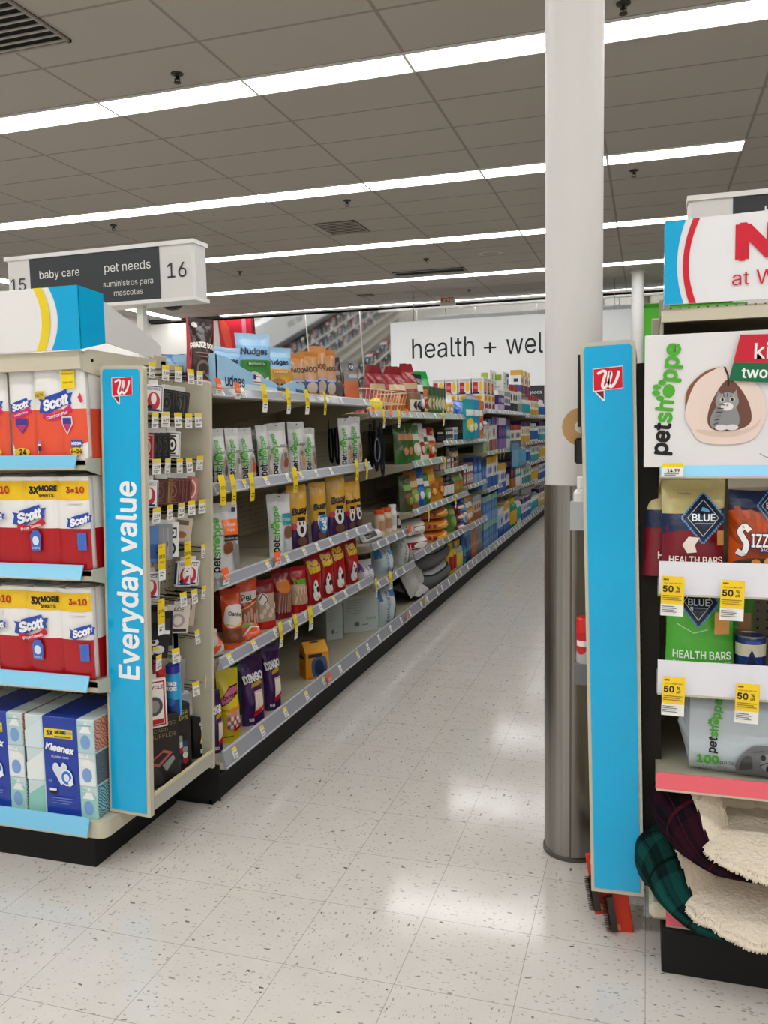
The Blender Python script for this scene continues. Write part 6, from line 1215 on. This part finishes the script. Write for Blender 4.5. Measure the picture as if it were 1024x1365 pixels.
def brush(x, y, z0, label, rz, dx):
    o = empty('lint_brush', (x, y, z0), (0, rad(-9), rad(rz)), label=label, category='brush')
    g = G(); g.box(-.03, .03, -.006, .006, -.02, .16, ('d03a22', 'paper'), .002); g.box(-.02, -.004, -.0075, -.006, -.005, .012, ('e58a6a', 'paper')); g.build('backing_card', o)
    g = G(); r0 = random.Random(3)
    g.box(-.03, -.012, -.022, -.006, .0, .1, ('2b2019', 'gloss'))
    for i in range(26):
        for j in range(3): zz = .002 + i * .0038; g.tube([(-.026, -.018 + .005 * j, zz), (-.042 - .003 * r0.random(), -.02 + .006 * j, zz + .001)], [.0016, .0008], ('231a15', 'matte'), 3)
    g.build('bristles', o)
brush(-.052, 2.31, .012, 'red carded brush lowest under the blue panel', 8, 0); brush(-.1, 2.335, .05, 'second red carded brush behind the lowest one', 10, 0); brush(-.05, 2.47, .06, 'third red carded brush close to the display base', 4, 0)
# orange pouch on the shelving behind
b_ = bag(.12, .2, .05, [(0, 'e2521f'), (.5, 'd8452a')], [('p', [(.2, .5), (.8, .55), (.7, .9), (.3, .85)], 'e8c9c4'), ('r', .35, .4, .65, .55, '2a2458')], 5, wr=.012); o = put_bag('treat_pouch', b_, (.078, 2.86, 1.513), rad(20), rad(-4)); o['label'] = 'orange pouch on shelving behind the kitten box'; o['category'] = 'pouch'
# ================================================================== goods farther down the aisle
FM = {}
def fm(kind, W, H, D, c, seed=0):
    """shared meshes for repeats: returns list of (part name, mesh)"""
    k = (kind, W, H, D, tuple(c), seed)
    if k in FM: return FM[k]
    if kind == 'carton':
        g = carton(W, H, D, [(0, c[0])], [('r', .08, .12, .92, .5, c[1]), ('r', .15, .62, .85, .86, c[2]), ('r', .2, .22, .8, .3, c[2])], [('r', .12, .15, .88, .55, c[1]), ('r', .2, .66, .8, .82, c[2])], .003); r = [('carton', g.mesh('carton'))]
    elif kind == 'tall':   # tall carton, colour blocks
        g = carton(W, H, D, [(0, c[0])], [('r', .0, .0, 1, .36, c[1]), ('r', .0, .78, 1, 1, c[2]), ('e', .5, .56, .3, .12, c[1])], [('r', 0, 0, 1, .36, c[1]), ('r', 0, .78, 1, 1, c[2]), ('r', .3, .5, .7, .64, c[1])], .003); r = [('carton', g.mesh('carton'))]
    elif kind == 'pouch':
        a, b = bag(W, H, D, [(0, c[0]), (.3, c[1] if len(c) > 3 else c[0])], [('e', .5, .34, .32, .18, c[1]), ('r', .16, .58, .84, .74, c[2]), ('e', .5, .3, .16, .1, c[2])], seed, wr=.012); r = [('treat_pouch', a.mesh('treat_pouch')), ('top_seal', b.mesh('top_seal'))]
    elif kind == 'soft':
        a, b = bag(W, H, D, [(0, c[0])], [('r', .1, .2, .9, .6, c[1]), ('e', .5, .4, .25, .18, c[2])], seed, seal=.05, wr=.014, sidecut=0); r = [('soft_pack', a.mesh('soft_pack')), ('end_seal', b.mesh('end_seal'))]
    elif kind == 'bottle':
        a, b = bottle(D / 2, H, c[0], c[2], [('r', .1, .15, .9, .6, c[1])]); r = [('bottle', a.mesh('bottle')), ('cap', b.mesh('cap'))]
    elif kind == 'can':
        a, b = can(D / 2, H, c[0], c[1], [('r', .0, .2, 1, .7, c[1]), ('e', .5, .45, .3, .2, c[2])]); r = [('food_can', a.mesh('food_can')), ('lid', b.mesh('lid'))]
    FM[k] = r; return r
def far(kind, W, H, D, c, x, y, z, desc, place, cat, rz=90, rx=0, ry=0, name=None, seed=0, group=None, order=None, how='from the near end'):
    ms = fm(kind, W, H, D, c, seed); o = link(name or ms[0][0], ms[0][1], None, (x, y, z), (rad(rx), rad(ry), rad(rz)))
    for n, m in ms[1:]: link(n, m, o)
    reg(o, desc, place, cat, order, how, group); return o
_rr = random.Random(8)
def row(b, i, items, place, y0=None, X=-1.535, deep=1):
    """items: (kind, W, H, D, colours, count, stack, desc, cat) laid along the shelf from its near end"""
    y = (y0 if y0 is not None else E_[b] + .03); z = zsh(b, i)
    for kind, W, H, D, c, cnt, st, desc, cat in items:
        for k in range(cnt):
            for s in range(st):
                for q in range(deep):
                    far(kind, W, H, D, c, X - D / 2 - q * (D + .01) - _rr.uniform(0, .015), y + W / 2, z + s * (H + .001), desc, place + ((', upper tier' if s else ', lower tier') if st > 1 else '') + ((', behind' if q else ', in front') if deep > 1 else ''), cat, 90 + _rr.uniform(-5, 3) - (18 if kind in ('pouch', 'soft') else 0), -3 if kind == 'pouch' else 0, seed=k % 3)
            y += W + (.006 if kind != 'pouch' else .012)
G1, G2, W1, K1, R1_, O1, Y1, B1, N1, T1_, P1, LG = '2f6b2c', '7cae52', 'e6e4df', '26262a', 'b3202a', 'd9762a', 'd9aa2e', '2b5fb0', '1f2f5c', '2a9aa8', '43236b', '9aa0a4'
# pet-bed bay and the one after
pa = 'above the grey pet beds'
row(3, 0, [('can', .09, .16, .09, ('8a6a4a', 'd8cfc0', K1), 2, 1, 'brown canister with a pale label', 'canister'), ('pouch', .12, .3, .09, ('26282b', LG, W1), 1, 1, 'black and grey pouch', 'dog treats')], 'on the top shelf above the pet beds', E_[3] + .22)
row(3, 0, [('can', .1, .2, .1, (O1, 'e8c9a0', R1_), 1, 1, 'orange canister', 'canister'), ('can', .085, .22, .085, ('3d5a3a', '5d7a4a', 'c9c4a0'), 3, 1, 'green canister', 'canister')], 'on the top shelf past the green bag', E_[3] + .56)
row(4, 0, [('can', .085, .22, .085, ('3d5a3a', '5d7a4a', 'c9c4a0'), 3, 1, 'dark green canister', 'canister'), ('pouch', .14, .2, .08, ('e2d6c0', Y1, W1), 2, 1, 'cream pouch', 'dog treats')], 'top shelf before the blue packs')
row(3, 1, [('pouch', .16, .28, .09, (G1, '3f5a2a', 'c98a5a', 1), 2, 1, 'green pouch with a bone picture', 'dog treats'), ('pouch', .15, .27, .08, ('4f8a3a', 'd8cdb8', W1), 1, 1, 'green and white pouch', 'dog treats'), ('pouch', .13, .28, .08, (W1, R1_, 'e8c9c0'), 1, 1, 'white pouch with red print', 'dog treats'), ('pouch', .13, .24, .08, (W1, G2, G1), 1, 1, 'white and green pouch', 'dog treats'), ('pouch', .12, .25, .08, (R1_, 'e07a3a', W1), 1, 1, 'red pouch', 'dog treats'), ('pouch', .1, .24, .08, (Y1, 'c4621f', W1), 1, 1, 'orange yellow pouch', 'dog treats')], 'on the second shelf over the pet beds', E_[3] + .0, X=-1.56)
row(3, 2, [('pouch', .15, .25, .09, ('3f4a28', '8a5a34', G2), 1, 1, 'brown and green pouch', 'dog treats'), ('pouch', .17, .27, .09, ('a5682f', G2, 'd9c08a'), 1, 1, 'tan pouch with a green mark', 'dog treats'), ('pouch', .17, .28, .09, ('2458a5', '3f7ac9', W1), 1, 1, 'blue pouch', 'dog treats'), ('pouch', .13, .24, .08, ('2f7a3a', G2, W1), 1, 1, 'small green pouch', 'dog treats'), ('pouch', .17, .29, .1, ('d98f1f', 'a8541f', 'e8b84a'), 1, 1, 'golden orange pouch', 'dog treats')], 'on the third shelf over the pet beds', E_[3] + .02)
row(4, 3, [('pouch', .16, .28, .1, ('d98f1f', 'a8541f', 'e8b84a'), 1, 1, 'golden orange pouch', 'dog treats'), ('bottle', .06, .17, .06, ('3a3a3d', W1, '6d6d70'), 5, 1, 'small dark bottle', 'bottle'), ('pouch', .12, .2, .08, ('8a7a4a', O1, G2), 3, 1, 'brown and orange pouch', 'dog treats')], 'fourth shelf past the pet beds')
row(4, 2, [('carton', .075, .1, .08, ('7d6a6a', 'c9a9a0', W1), 6, 1, 'small dusty pink carton', 'carton'), ('pouch', .13, .24, .08, ('8a6a4a', 'c9b08a', K1), 2, 1, 'tan standing pouch', 'dog treats')], 'third shelf past the pet beds')
row(4, 1, [('carton', .07, .1, .08, (K1, '4a4a50', W1), 4, 1, 'small black carton', 'carton'), ('carton', .08, .12, .08, (W1, B1, LG), 2, 1, 'small white and blue carton', 'carton')], 'second shelf past the pet beds', E_[4] + .22)
for k, (px, c, dsc) in enumerate(((625, (T1_, 'e2c93a', W1), 'teal hanging bag'), (632, ('2f8fc9', T1_, W1), 'blue teal hanging bag'), (637, (O1, 'e04a22', W1), 'orange hanging bag'))):
    p = P(px, 585, 'x', -1.48); far('pouch', .2, .34, .05, c, -1.48, p.y, 1.31, dsc, 'clipped over the canister shelf lip', 'pouch', 70, seed=k)
# low shelf: stacked cushiony bags
def lying(b, i, px, py, w, h, d, c, desc, place, dz=0, X=-1.6):
    p = P(px, py, 'x', X); far('soft', w, h, d, c, X, p.y, zsh(b, i) + dz, desc, place, 'pet food', 70, name='kibble_bag', seed=int(px) % 3, order=dz, how='up from the bottom')
lying(3, 3, 548, 735, .3, .13, .2, ('d6d2ce', R1_, W1), 'white and red flat bag', 'on the low shelf above the pet beds'); lying(3, 3, 546, 735, .3, .1, .2, ('cfcac6', '8d2a34', W1), 'white and red flat bag', 'on the low shelf above the pet beds', .135)
for k in range(3): lying(3, 3, 576, 722, .34, .085, .22, ('d98a1f', R1_, 'e8b23a') if k < 2 else ('c9701f', '7a2a1f', 'e8b23a'), 'orange flat bag', 'on the low shelf above the pet beds', .09 * k)
for k in range(3): lying(4, 4, 603, 705, .26, .08, .2, ('3a3f7a', R1_, W1) if k % 2 == 0 else (R1_, N1, W1), 'navy and red flat bag', 'low shelf past the pet beds', .085 * k)
row(4, 4, [('pouch', .14, .26, .1, ('5d8a34', G2, 'a5c46a'), 3, 1, 'leafy green pouch', 'dog treats')], 'low shelf past the pet beds', E_[4] + .5)
row(5, 3, [('pouch', .14, .26, .1, (B1, W1, '7aa0d4'), 1, 1, 'blue and white pouch', 'dog treats'), ('pouch', .15, .27, .1, ('b5803a', 'd9a85a', W1), 2, 1, 'tan pouch', 'dog treats'), ('tall', .1, .24, .1, ('c9c4ba', 'a8643a', LG), 3, 1, 'pale carton with a brown foot', 'carton')], 'low shelf under the blue packs')
# grey pet beds and white cushions on the base
GF = fleece('white_fleece', 'd9d8d4', 'c4c3bf'); GC = ('6f7072', 'cloth')
def grey_bed(y, x, z, L, W_, H, label):
    o = empty('pet_bed', (x, y, z), label=label, category='pet bed')
    def S(a, b): 
        th = 2 * PI * a; e = .55; cs, sn = math.cos(th), math.sin(th)
        ex = math.copysign(abs(cs) ** e, cs); ey = math.copysign(abs(sn) ** e, sn); r = 1 - .1 * (1 - math.sin(PI * b)) + .012 * noise.noise(Vector((cs * 4, sn * 4, b * 3)))
        return (ex * W_ / 2 * r, ey * L / 2 * r, H * (b * (1 - .22 * max(0, cs) ** 3)))
    us = [i / 40 for i in range(41)]; g = G(); g.grid(S, us, [i / 8 for i in range(9)], m=GC); g.build('cover', o)
    g = G()
    def T(a, r): x_, y_, z_ = S(a, 1); dip = -.36 * H * (1 - r ** 3); return (x_ * r, y_ * r, z_ - dip + .05 * H * math.sin(14 * PI * a) * r * r * (1 - r) * 4)
    g.grid(T, us, [.001, .3, .55, .75, .88, .95, 1], m=GF); g.build('fleece_top', o, label='pale fleece top')
    g = G(); g.tube([S(a, 1) for a in us[:-1]], .008, ('3b3c3e', 'cloth'), 5, True); g.build('piping', o)
    return o
zb3 = zsh(3, -1)
grey_bed(6.5, -1.77, zb3, .95, .46, .125, 'grey pet bed at the bottom of the stack of two'); grey_bed(6.5, -1.77, zb3 + .168, .94, .45, .12, 'grey pet bed with a white fleece top, uppermost')
def cushion(px, py, X, z, L, H, W_, label, rx=0, ry=0):
    p = P(px, py, 'x', X); o = empty('cushion', (X, p.y, z), (rad(rx), rad(ry), 0), label=label, category='cushion')
    f = lambda u, v, s: ((v - .5) * W_, (u - .5) * L, H / 2 + s * H / 2 * (max(0, (1 - abs(2 * u - 1) ** 3) * (1 - abs(2 * v - 1) ** 3))) ** .6 + .008 * noise.noise(Vector((u * 5, v * 5, s))))
    us = [i / 12 for i in range(13)]; g = G(); g.grid(lambda u, v: f(u, v, 1), us, us, m=GF); g.build('fleece_top', o); g = G(); g.grid(lambda u, v: f(1 - u, v, -1), us, us, m=('4a4b4d', 'cloth')); g.build('dark_underside', o)
cushion(545, 812, -1.66, zb3 + .015, .3, .1, .22, 'white fleece cushion lying in front on the base', 0, 14)
cushion(532, 800, -1.7, zb3 + .17, .26, .1, .34, 'cream fleece cushion stood on edge behind', 0, 62); cushion(540, 795, -1.74, zb3 + .17, .26, .1, .34, 'second cream cushion stood beside the grey beds', 0, 62)
row(4, -1, [('bottle', .11, .26, .11, ('dcc02a', 'b5202a', 'e0c838'), 2, 1, 'yellow jug with a red label', 'jug'), ('bottle', .1, .26, .1, ('a8acae', 'd8c83a', Y1), 2, 1, 'grey and yellow jug', 'jug'), ('carton', .12, .3, .12, ('3a6fa5', T1_, N1), 1, 1, 'blue and teal carton', 'carton')], 'base past the grey beds', E_[4] + .45)
row(5, -1, [('tall', .13, .34, .14, ('3f7fb5', N1, '6fb0cf'), 2, 1, 'tall blue carton', 'carton'), ('tall', .13, .36, .14, ('c9804f', 'b5642f', '8a8f94'), 2, 1, 'tall copper carton', 'carton'), ('tall', .13, .33, .14, ('8a8f94', '6d7277', 'a9adb2'), 2, 1, 'tall grey carton', 'carton')], 'base under the blue packs')
# blue packs on top
for k in range(3):
    far('soft', .24, .2, .2, ('2f6fd0', '2458b0', '6fa0e6'), -1.66, E_[5] + .1 + .24 * k, zsh(5, 0), 'blue wrapped soft pack', 'on the top shelf past the green canisters', 'wrapped pack', 72, name='soft_pack', seed=k)
for k in range(3):
    far('soft', .22, .17, .2, ('a9c0cc', T1_, 'd0dde2') if k != 1 else ('8f959b', 'b9bec2', LG), -1.66, E_[5] + .76 + .22 * k, zsh(5, 0) if k < 1 else zsh(6, 0), 'pale soft pack', 'past the blue wrapped packs on top', 'wrapped pack', 72, name='soft_pack', seed=k)
row(5, 1, [('tall', .09, .2, .1, ('d0d6c8', '7d9a6a', 'b9a9a0'), 4, 1, 'pale green carton', 'carton'), ('tall', .09, .22, .1, ('c9d4d4', '8fb0a0', 'dcdcd6'), 4, 1, 'mint carton', 'carton')], 'second shelf under the blue packs')
row(6, 1, [('tall', .1, .3, .1, ('d9ddd2', '9ab58a', 'c9c4ba'), 3, 1, 'tall pale green carton', 'carton'), ('tall', .1, .34, .1, (W1, R1_, '3f7fb5'), 2, 1, 'tall white and red carton', 'carton'), ('tall', .1, .36, .1, ('e3e0dc', 'a06a7a', '6d4a8a'), 3, 1, 'tall white and mauve carton', 'carton')], 'second shelf below the white cartons')
row(5, 2, [('carton', .1, .2, .1, ('8a5a5a', 'c9a99a', W1), 4, 1, 'dull red carton', 'carton'), ('tall', .1, .24, .1, (B1, '8fb0d9', N1), 4, 1, 'blue carton', 'carton')], 'third shelf under the blue packs')
row(6, 2, [('tall', .1, .3, .11, ('3f74b5', '7aa8d4', N1), 2, 1, 'tall blue carton', 'carton'), ('tall', .1, .32, .11, (W1, B1, Y1), 6, 1, 'white blue-footed carton', 'carton')], 'third shelf below the white cartons')
row(6, -1, [('tall', .11, .27, .12, ('4a78b0', '6f9ac9', '8fc0a8'), 7, 2, 'steel blue carton', 'carton')], 'base below the white cartons')
row(7, 0, [('tall', .1, .24, .14, (P1, 'c9b8d9', W1), 4, 1, 'purple carton', 'carton'), ('tall', .1, .24, .14, (W1, P1, LG), 4, 1, 'white and purple carton', 'carton')], 'top shelf past the white cartons', deep=2)
row(7, 1, [('tall', .1, .36, .1, (P1, '8a6ab0', 'd9cfe6'), 5, 1, 'tall purple carton', 'carton'), ('tall', .1, .34, .1, (T1_, W1, P1), 3, 1, 'tall teal carton', 'carton')], 'second shelf of the purple goods')
row(7, 2, [('tall', .1, .32, .1, (W1, B1, Y1), 5, 1, 'white and blue carton', 'carton'), ('bottle', .1, .3, .1, (P1, W1, 'd9cfe6'), 3, 1, 'purple bottle', 'bottle')], 'third shelf of the purple goods')
row(7, -1, [('tall', .11, .34, .12, ('b9d0dc', B1, W1), 3, 1, 'pale blue carton', 'carton'), ('tall', .11, .36, .12, (W1, B1, Y1), 4, 1, 'tall white and blue carton', 'carton')], 'base of the purple goods bay')
row(8, 0, [('tall', .12, .34, .12, (W1, K1, R1_), 4, 1, 'white carton with a red head', 'carton'), ('tall', .12, .36, .12, (W1, LG, B1), 3, 1, 'white carton with a blue head', 'carton')], 'top shelf before the pale bottles')
row(8, 1, [('tall', .1, .3, .1, (W1, '5a5f66', R1_), 8, 1, 'small white and grey carton', 'carton')], 'second shelf before the pale bottles')
row(8, 2, [('tall', .1, .34, .1, (P1, O1, '8a6ab0'), 3, 1, 'purple and orange carton', 'carton'), ('tall', .1, .34, .1, (T1_, W1, B1), 5, 1, 'teal and white carton', 'carton')], 'third shelf before the pale bottles')
row(8, -1, [('bottle', .12, .36, .12, ('2f9a78', Y1, 'e2d02a'), 4, 1, 'green bottle with a yellow label', 'bottle'), ('bottle', .12, .36, .12, (W1, T1_, LG), 3, 1, 'white and teal bottle', 'bottle')], 'base before the pale bottles')
for b in (9, 10, 11):
    cs = [(W1, T1_, LG), (W1, Y1, R1_), ('dfe3e6', B1, W1)]
    nm = ['pale', 'yellow-marked', 'blue-marked']; where = {9: 'bay of pale bottles', 10: 'last but one bay', 11: 'last bay of the run'}[b]
    for i, sh in ((0, 'top shelf'), (1, 'second shelf'), (2, 'third shelf'), (3, 'fourth shelf'), (-1, 'base')):
        c = cs[(i + b) % 3]; row(b, i, [('bottle', .1, .27, .1, c, 8, 1, nm[(i + b) % 3] + ' white bottle', 'bottle')] if (i + b) % 2 else [('tall', .13, .29, .12, (c[0], c[1], R1_ if b == 10 else P1), 6, 1, nm[(i + b) % 3] + ' white carton', 'carton')], '%s, %s' % (sh, where))
# big white cartons stacked on top of the run: deep block seen end-on
def paper_box(W, H, D, kind):
    k = ('pb', W, H, D, kind)
    if k in FM: return FM[k]
    if kind == 0: art = [('r', .1, .1, .5, .72, 'b3202a'), ('r', .14, .3, .46, .5, 'd8707a'), ('e', .75, .45, .17, .32, 'f0c22a'), ('r', .1, .78, .9, .92, 'c9c9cc'), ('r', .05, .0, .6, .1, '232a4a')]
    elif kind == 1: art = [('r', .1, .58, .9, .94, 'f0c22a'), ('e', .5, .76, .3, .12, 'd9892a'), ('p', [(.2, .05), (.85, .05), (.85, .4), (.5, .5), (.2, .35)], '8d1f3a'), ('r', .85, .1, .98, .5, '232a4a')]
    elif kind == 2: art = [('r', .55, .55, .9, .85, '9ab53a'), ('r', .1, .2, .8, .25, 'b9b9b9'), ('r', .1, .35, .6, .42, '8a8a8c')]
    else: art = [('r', .05, .78, .95, .93, '2f4fa5'), ('e', .4, .5, .25, .2, '2f5fb5'), ('r', .2, .2, .8, .26, '8a8fb5')]
    g = carton(W, H, D, [(0, 'e9e8e6')], art, art, .004); FM[k] = [('carton', g.mesh('carton'))]; return FM[k]
yb_ = E_[6] + .06; zt_ = zsh(6, 0)
for j in range(4):
    for k in range(3):
        for s in range(2):
            m = paper_box(.2, .16 if s else .17, .12, 0 if s else 1)
            o = link('carton', m[0][1], None, (-1.6 - .135 * j, yb_ + .13 + .21 * k, zt_ + (.172 if s else 0)), (0, 0, PI / 2)); reg(o, 'white red-printed carton' if s else 'white yellow-headed carton', 'in the %s file atop the run' % ['front', 'second', 'third', 'back'][j], 'carton')
for k in range(4):
    m = paper_box(.2, .22, .22, 2 if k < 3 else 3); o = link('carton', m[0][1], None, (-1.66 if k > 1 else -1.74, E_[7] + .04 + .2 * k + .1, zsh(7, 0) + .2415), (0, 0, PI / 2)); 
    reg(o, 'tall green-cornered carton' if k < 3 else 'tall white pack with a blue band', 'topmost beyond the red-printed cartons', 'carton')
for k in range(5):
    far('tall', .13, .3, .14, (Y1, R1_, W1) if k % 2 else (W1, P1, 'e0a83a'), -1.62, E_[9] + .1 + .17 * k, zsh(9, 0) + (.271 if (0 + 9) % 2 == 0 else .2915), 'yellow and red pack' if k % 2 else 'white and purple pack', 'stacked above the pale bottles', 'carton')
# small blue wire rack clipped to the run
p = P(694, 606, 'x', -1.42); o = empty('clip_rack', (-1.46, p.y, p.z - .14), label='small blue rack clipped to the front of the run', category='rack')
g = G(); g.box(-.03, .06, -.3, .3, 0, .01, ('5d8fae', 'paint')); g.box(.055, .06, -.3, .3, 0, .06, ('5d8fae', 'paint')); g.build('tray', o)
g = G(); g.box(-.03, -.02, -.3, .3, 0, .28, ('5d8fae', 'paint')); g.box(-.03, .06, -.3, -.29, 0, .2, ('6fa0bd', 'paint')); g.box(-.03, .06, .29, .3, 0, .2, ('6fa0bd', 'paint')); g.build('back_frame', o)
# ================================================================== shelving beyond, seen in the leaning mirrors
for r, (xs, n) in enumerate(((-4.9, 6), (-7.6, 5))):
    for k in range(n):
        yb2 = 8.2 + 1.22 * k; o = empty('shelving_bay', (xs, yb2, 0)); 
        g = G(); g.box(-.03, .03, 0, 1.215, 0, 1.75, ('8d8775', 'paint')); g.build('back_panel', o)
        for z in (.2, .55, .9, 1.25, 1.6):
            g = G(); g.box(.031, .5, .004, 1.21, z - .015, z, ('cfc6a0', 'paint')); g.box(.5, .51, .004, 1.21, z - .03, z + .02, ('d9d6cc', 'paint')); g.build('shelf', o)
        reg(o, 'shelving bay', 'run seen mirrored, %s' % ('beyond this aisle' if r == 0 else 'beside the white wall'), 'shelving bay')
        for i, z in enumerate((.2, .55, .9, 1.25, 1.6)):
            if i < 3: continue
            for q in range(5):
                c = [('3a3a3e', LG, W1), ('55504e', 'a5948a', K1), ('2a3036', '6d7a80', W1), ('8a4a4a', W1, K1), ('c9c6c0', '3a3a3e', R1_), ('4a5a6a', '9ab0bd', K1)][(q * 7 + i * 3 + k * 5) % 6]
                far('tall', .17, .24, .2, c, xs + .36, yb2 + .14 + .235 * q, z + .0005, 'small boxed goods', 'on the shelving reflected in the leaning mirrors', 'carton', name='boxed_good', group='boxed goods seen in the mirrors'); REG[-1] = REG[-1][:4] + ('same',) + REG[-1][5:]

for k in range(13):
    yb2 = -2.9 + 1.5 * k; o = empty('wall_shelving', (XL, yb2, 0))
    g = G(); g.box(.002, .05, 0, 1.48, 0, 2.25, ('b9b4a8', 'paint')); g.build('back_panel', o)
    for z in (.3, .7, 1.1, 1.5):
        g = G(); g.box(.05, .45, .004, 1.476, z - .015, z, ('cfcac0', 'paint')); g.box(.45, .46, .004, 1.476, z - .03, z + .02, ('dcdad5', 'paint')); g.build('shelf', o)
    g = G(); g.box(.05, .5, 0, 1.49, 2.1, 2.85, ('e4e6e8', 'paint')); g.box(.05, .56, 0, 1.49, 1.98, 2.1, ('3a3c40', 'paint')); g.build('header_board', o)
    if k in (6, 8, 10):
        g = G(); decal(g, [('t', 'skin care', .5, .5, .36, '1f2022', {'w': .8})], 1.49, .75, lambda u, z, e: (.5 + e, u, 2.1 + z), eps=.002); g.build('lettering', o)
    reg(o, 'wall shelving unit', 'along the white side wall, mirrored', 'shelving')
    for i, z in enumerate((.7, 1.1, 1.5)):
        for q in range(4):
            c = [('3a3a3e', LG, W1), ('55504e', 'a5948a', K1), ('2a3036', '6d7a80', W1), ('8a4a4a', W1, K1), ('c9c6c0', '3a3a3e', R1_), ('4a5a6a', '9ab0bd', K1)][(q * 5 + i * 2 + k) % 6]
            far('tall', .26, .32, .2, c, XL + .32, yb2 + .2 + .35 * q, z + .0005, 'small boxed goods', 'on the shelving reflected in the leaning mirrors', 'carton', name='boxed_good', group='boxed goods seen in the mirrors'); REG[-1] = REG[-1][:4] + ('same',) + REG[-1][5:]
finish_labels()
for o in SC.objects:
    l = o.get('label')
    if l and len(l.replace(',', '').split()) > 16: print('LONG', o.name, l)
w = bpy.data.worlds.new('world'); SC.world = w; w.use_nodes = True; w.node_tree.nodes['Background'].inputs[0].default_value = (.02, .02, .02, 1)
v = SC.view_settings; v.view_transform = 'Standard'; v.look = 'None'; v.gamma = 1; v.use_curve_mapping = False; v.exposure = .3
cy = SC.cycles; cy.max_bounces = 8; cy.diffuse_bounces = 5; cy.glossy_bounces = 4
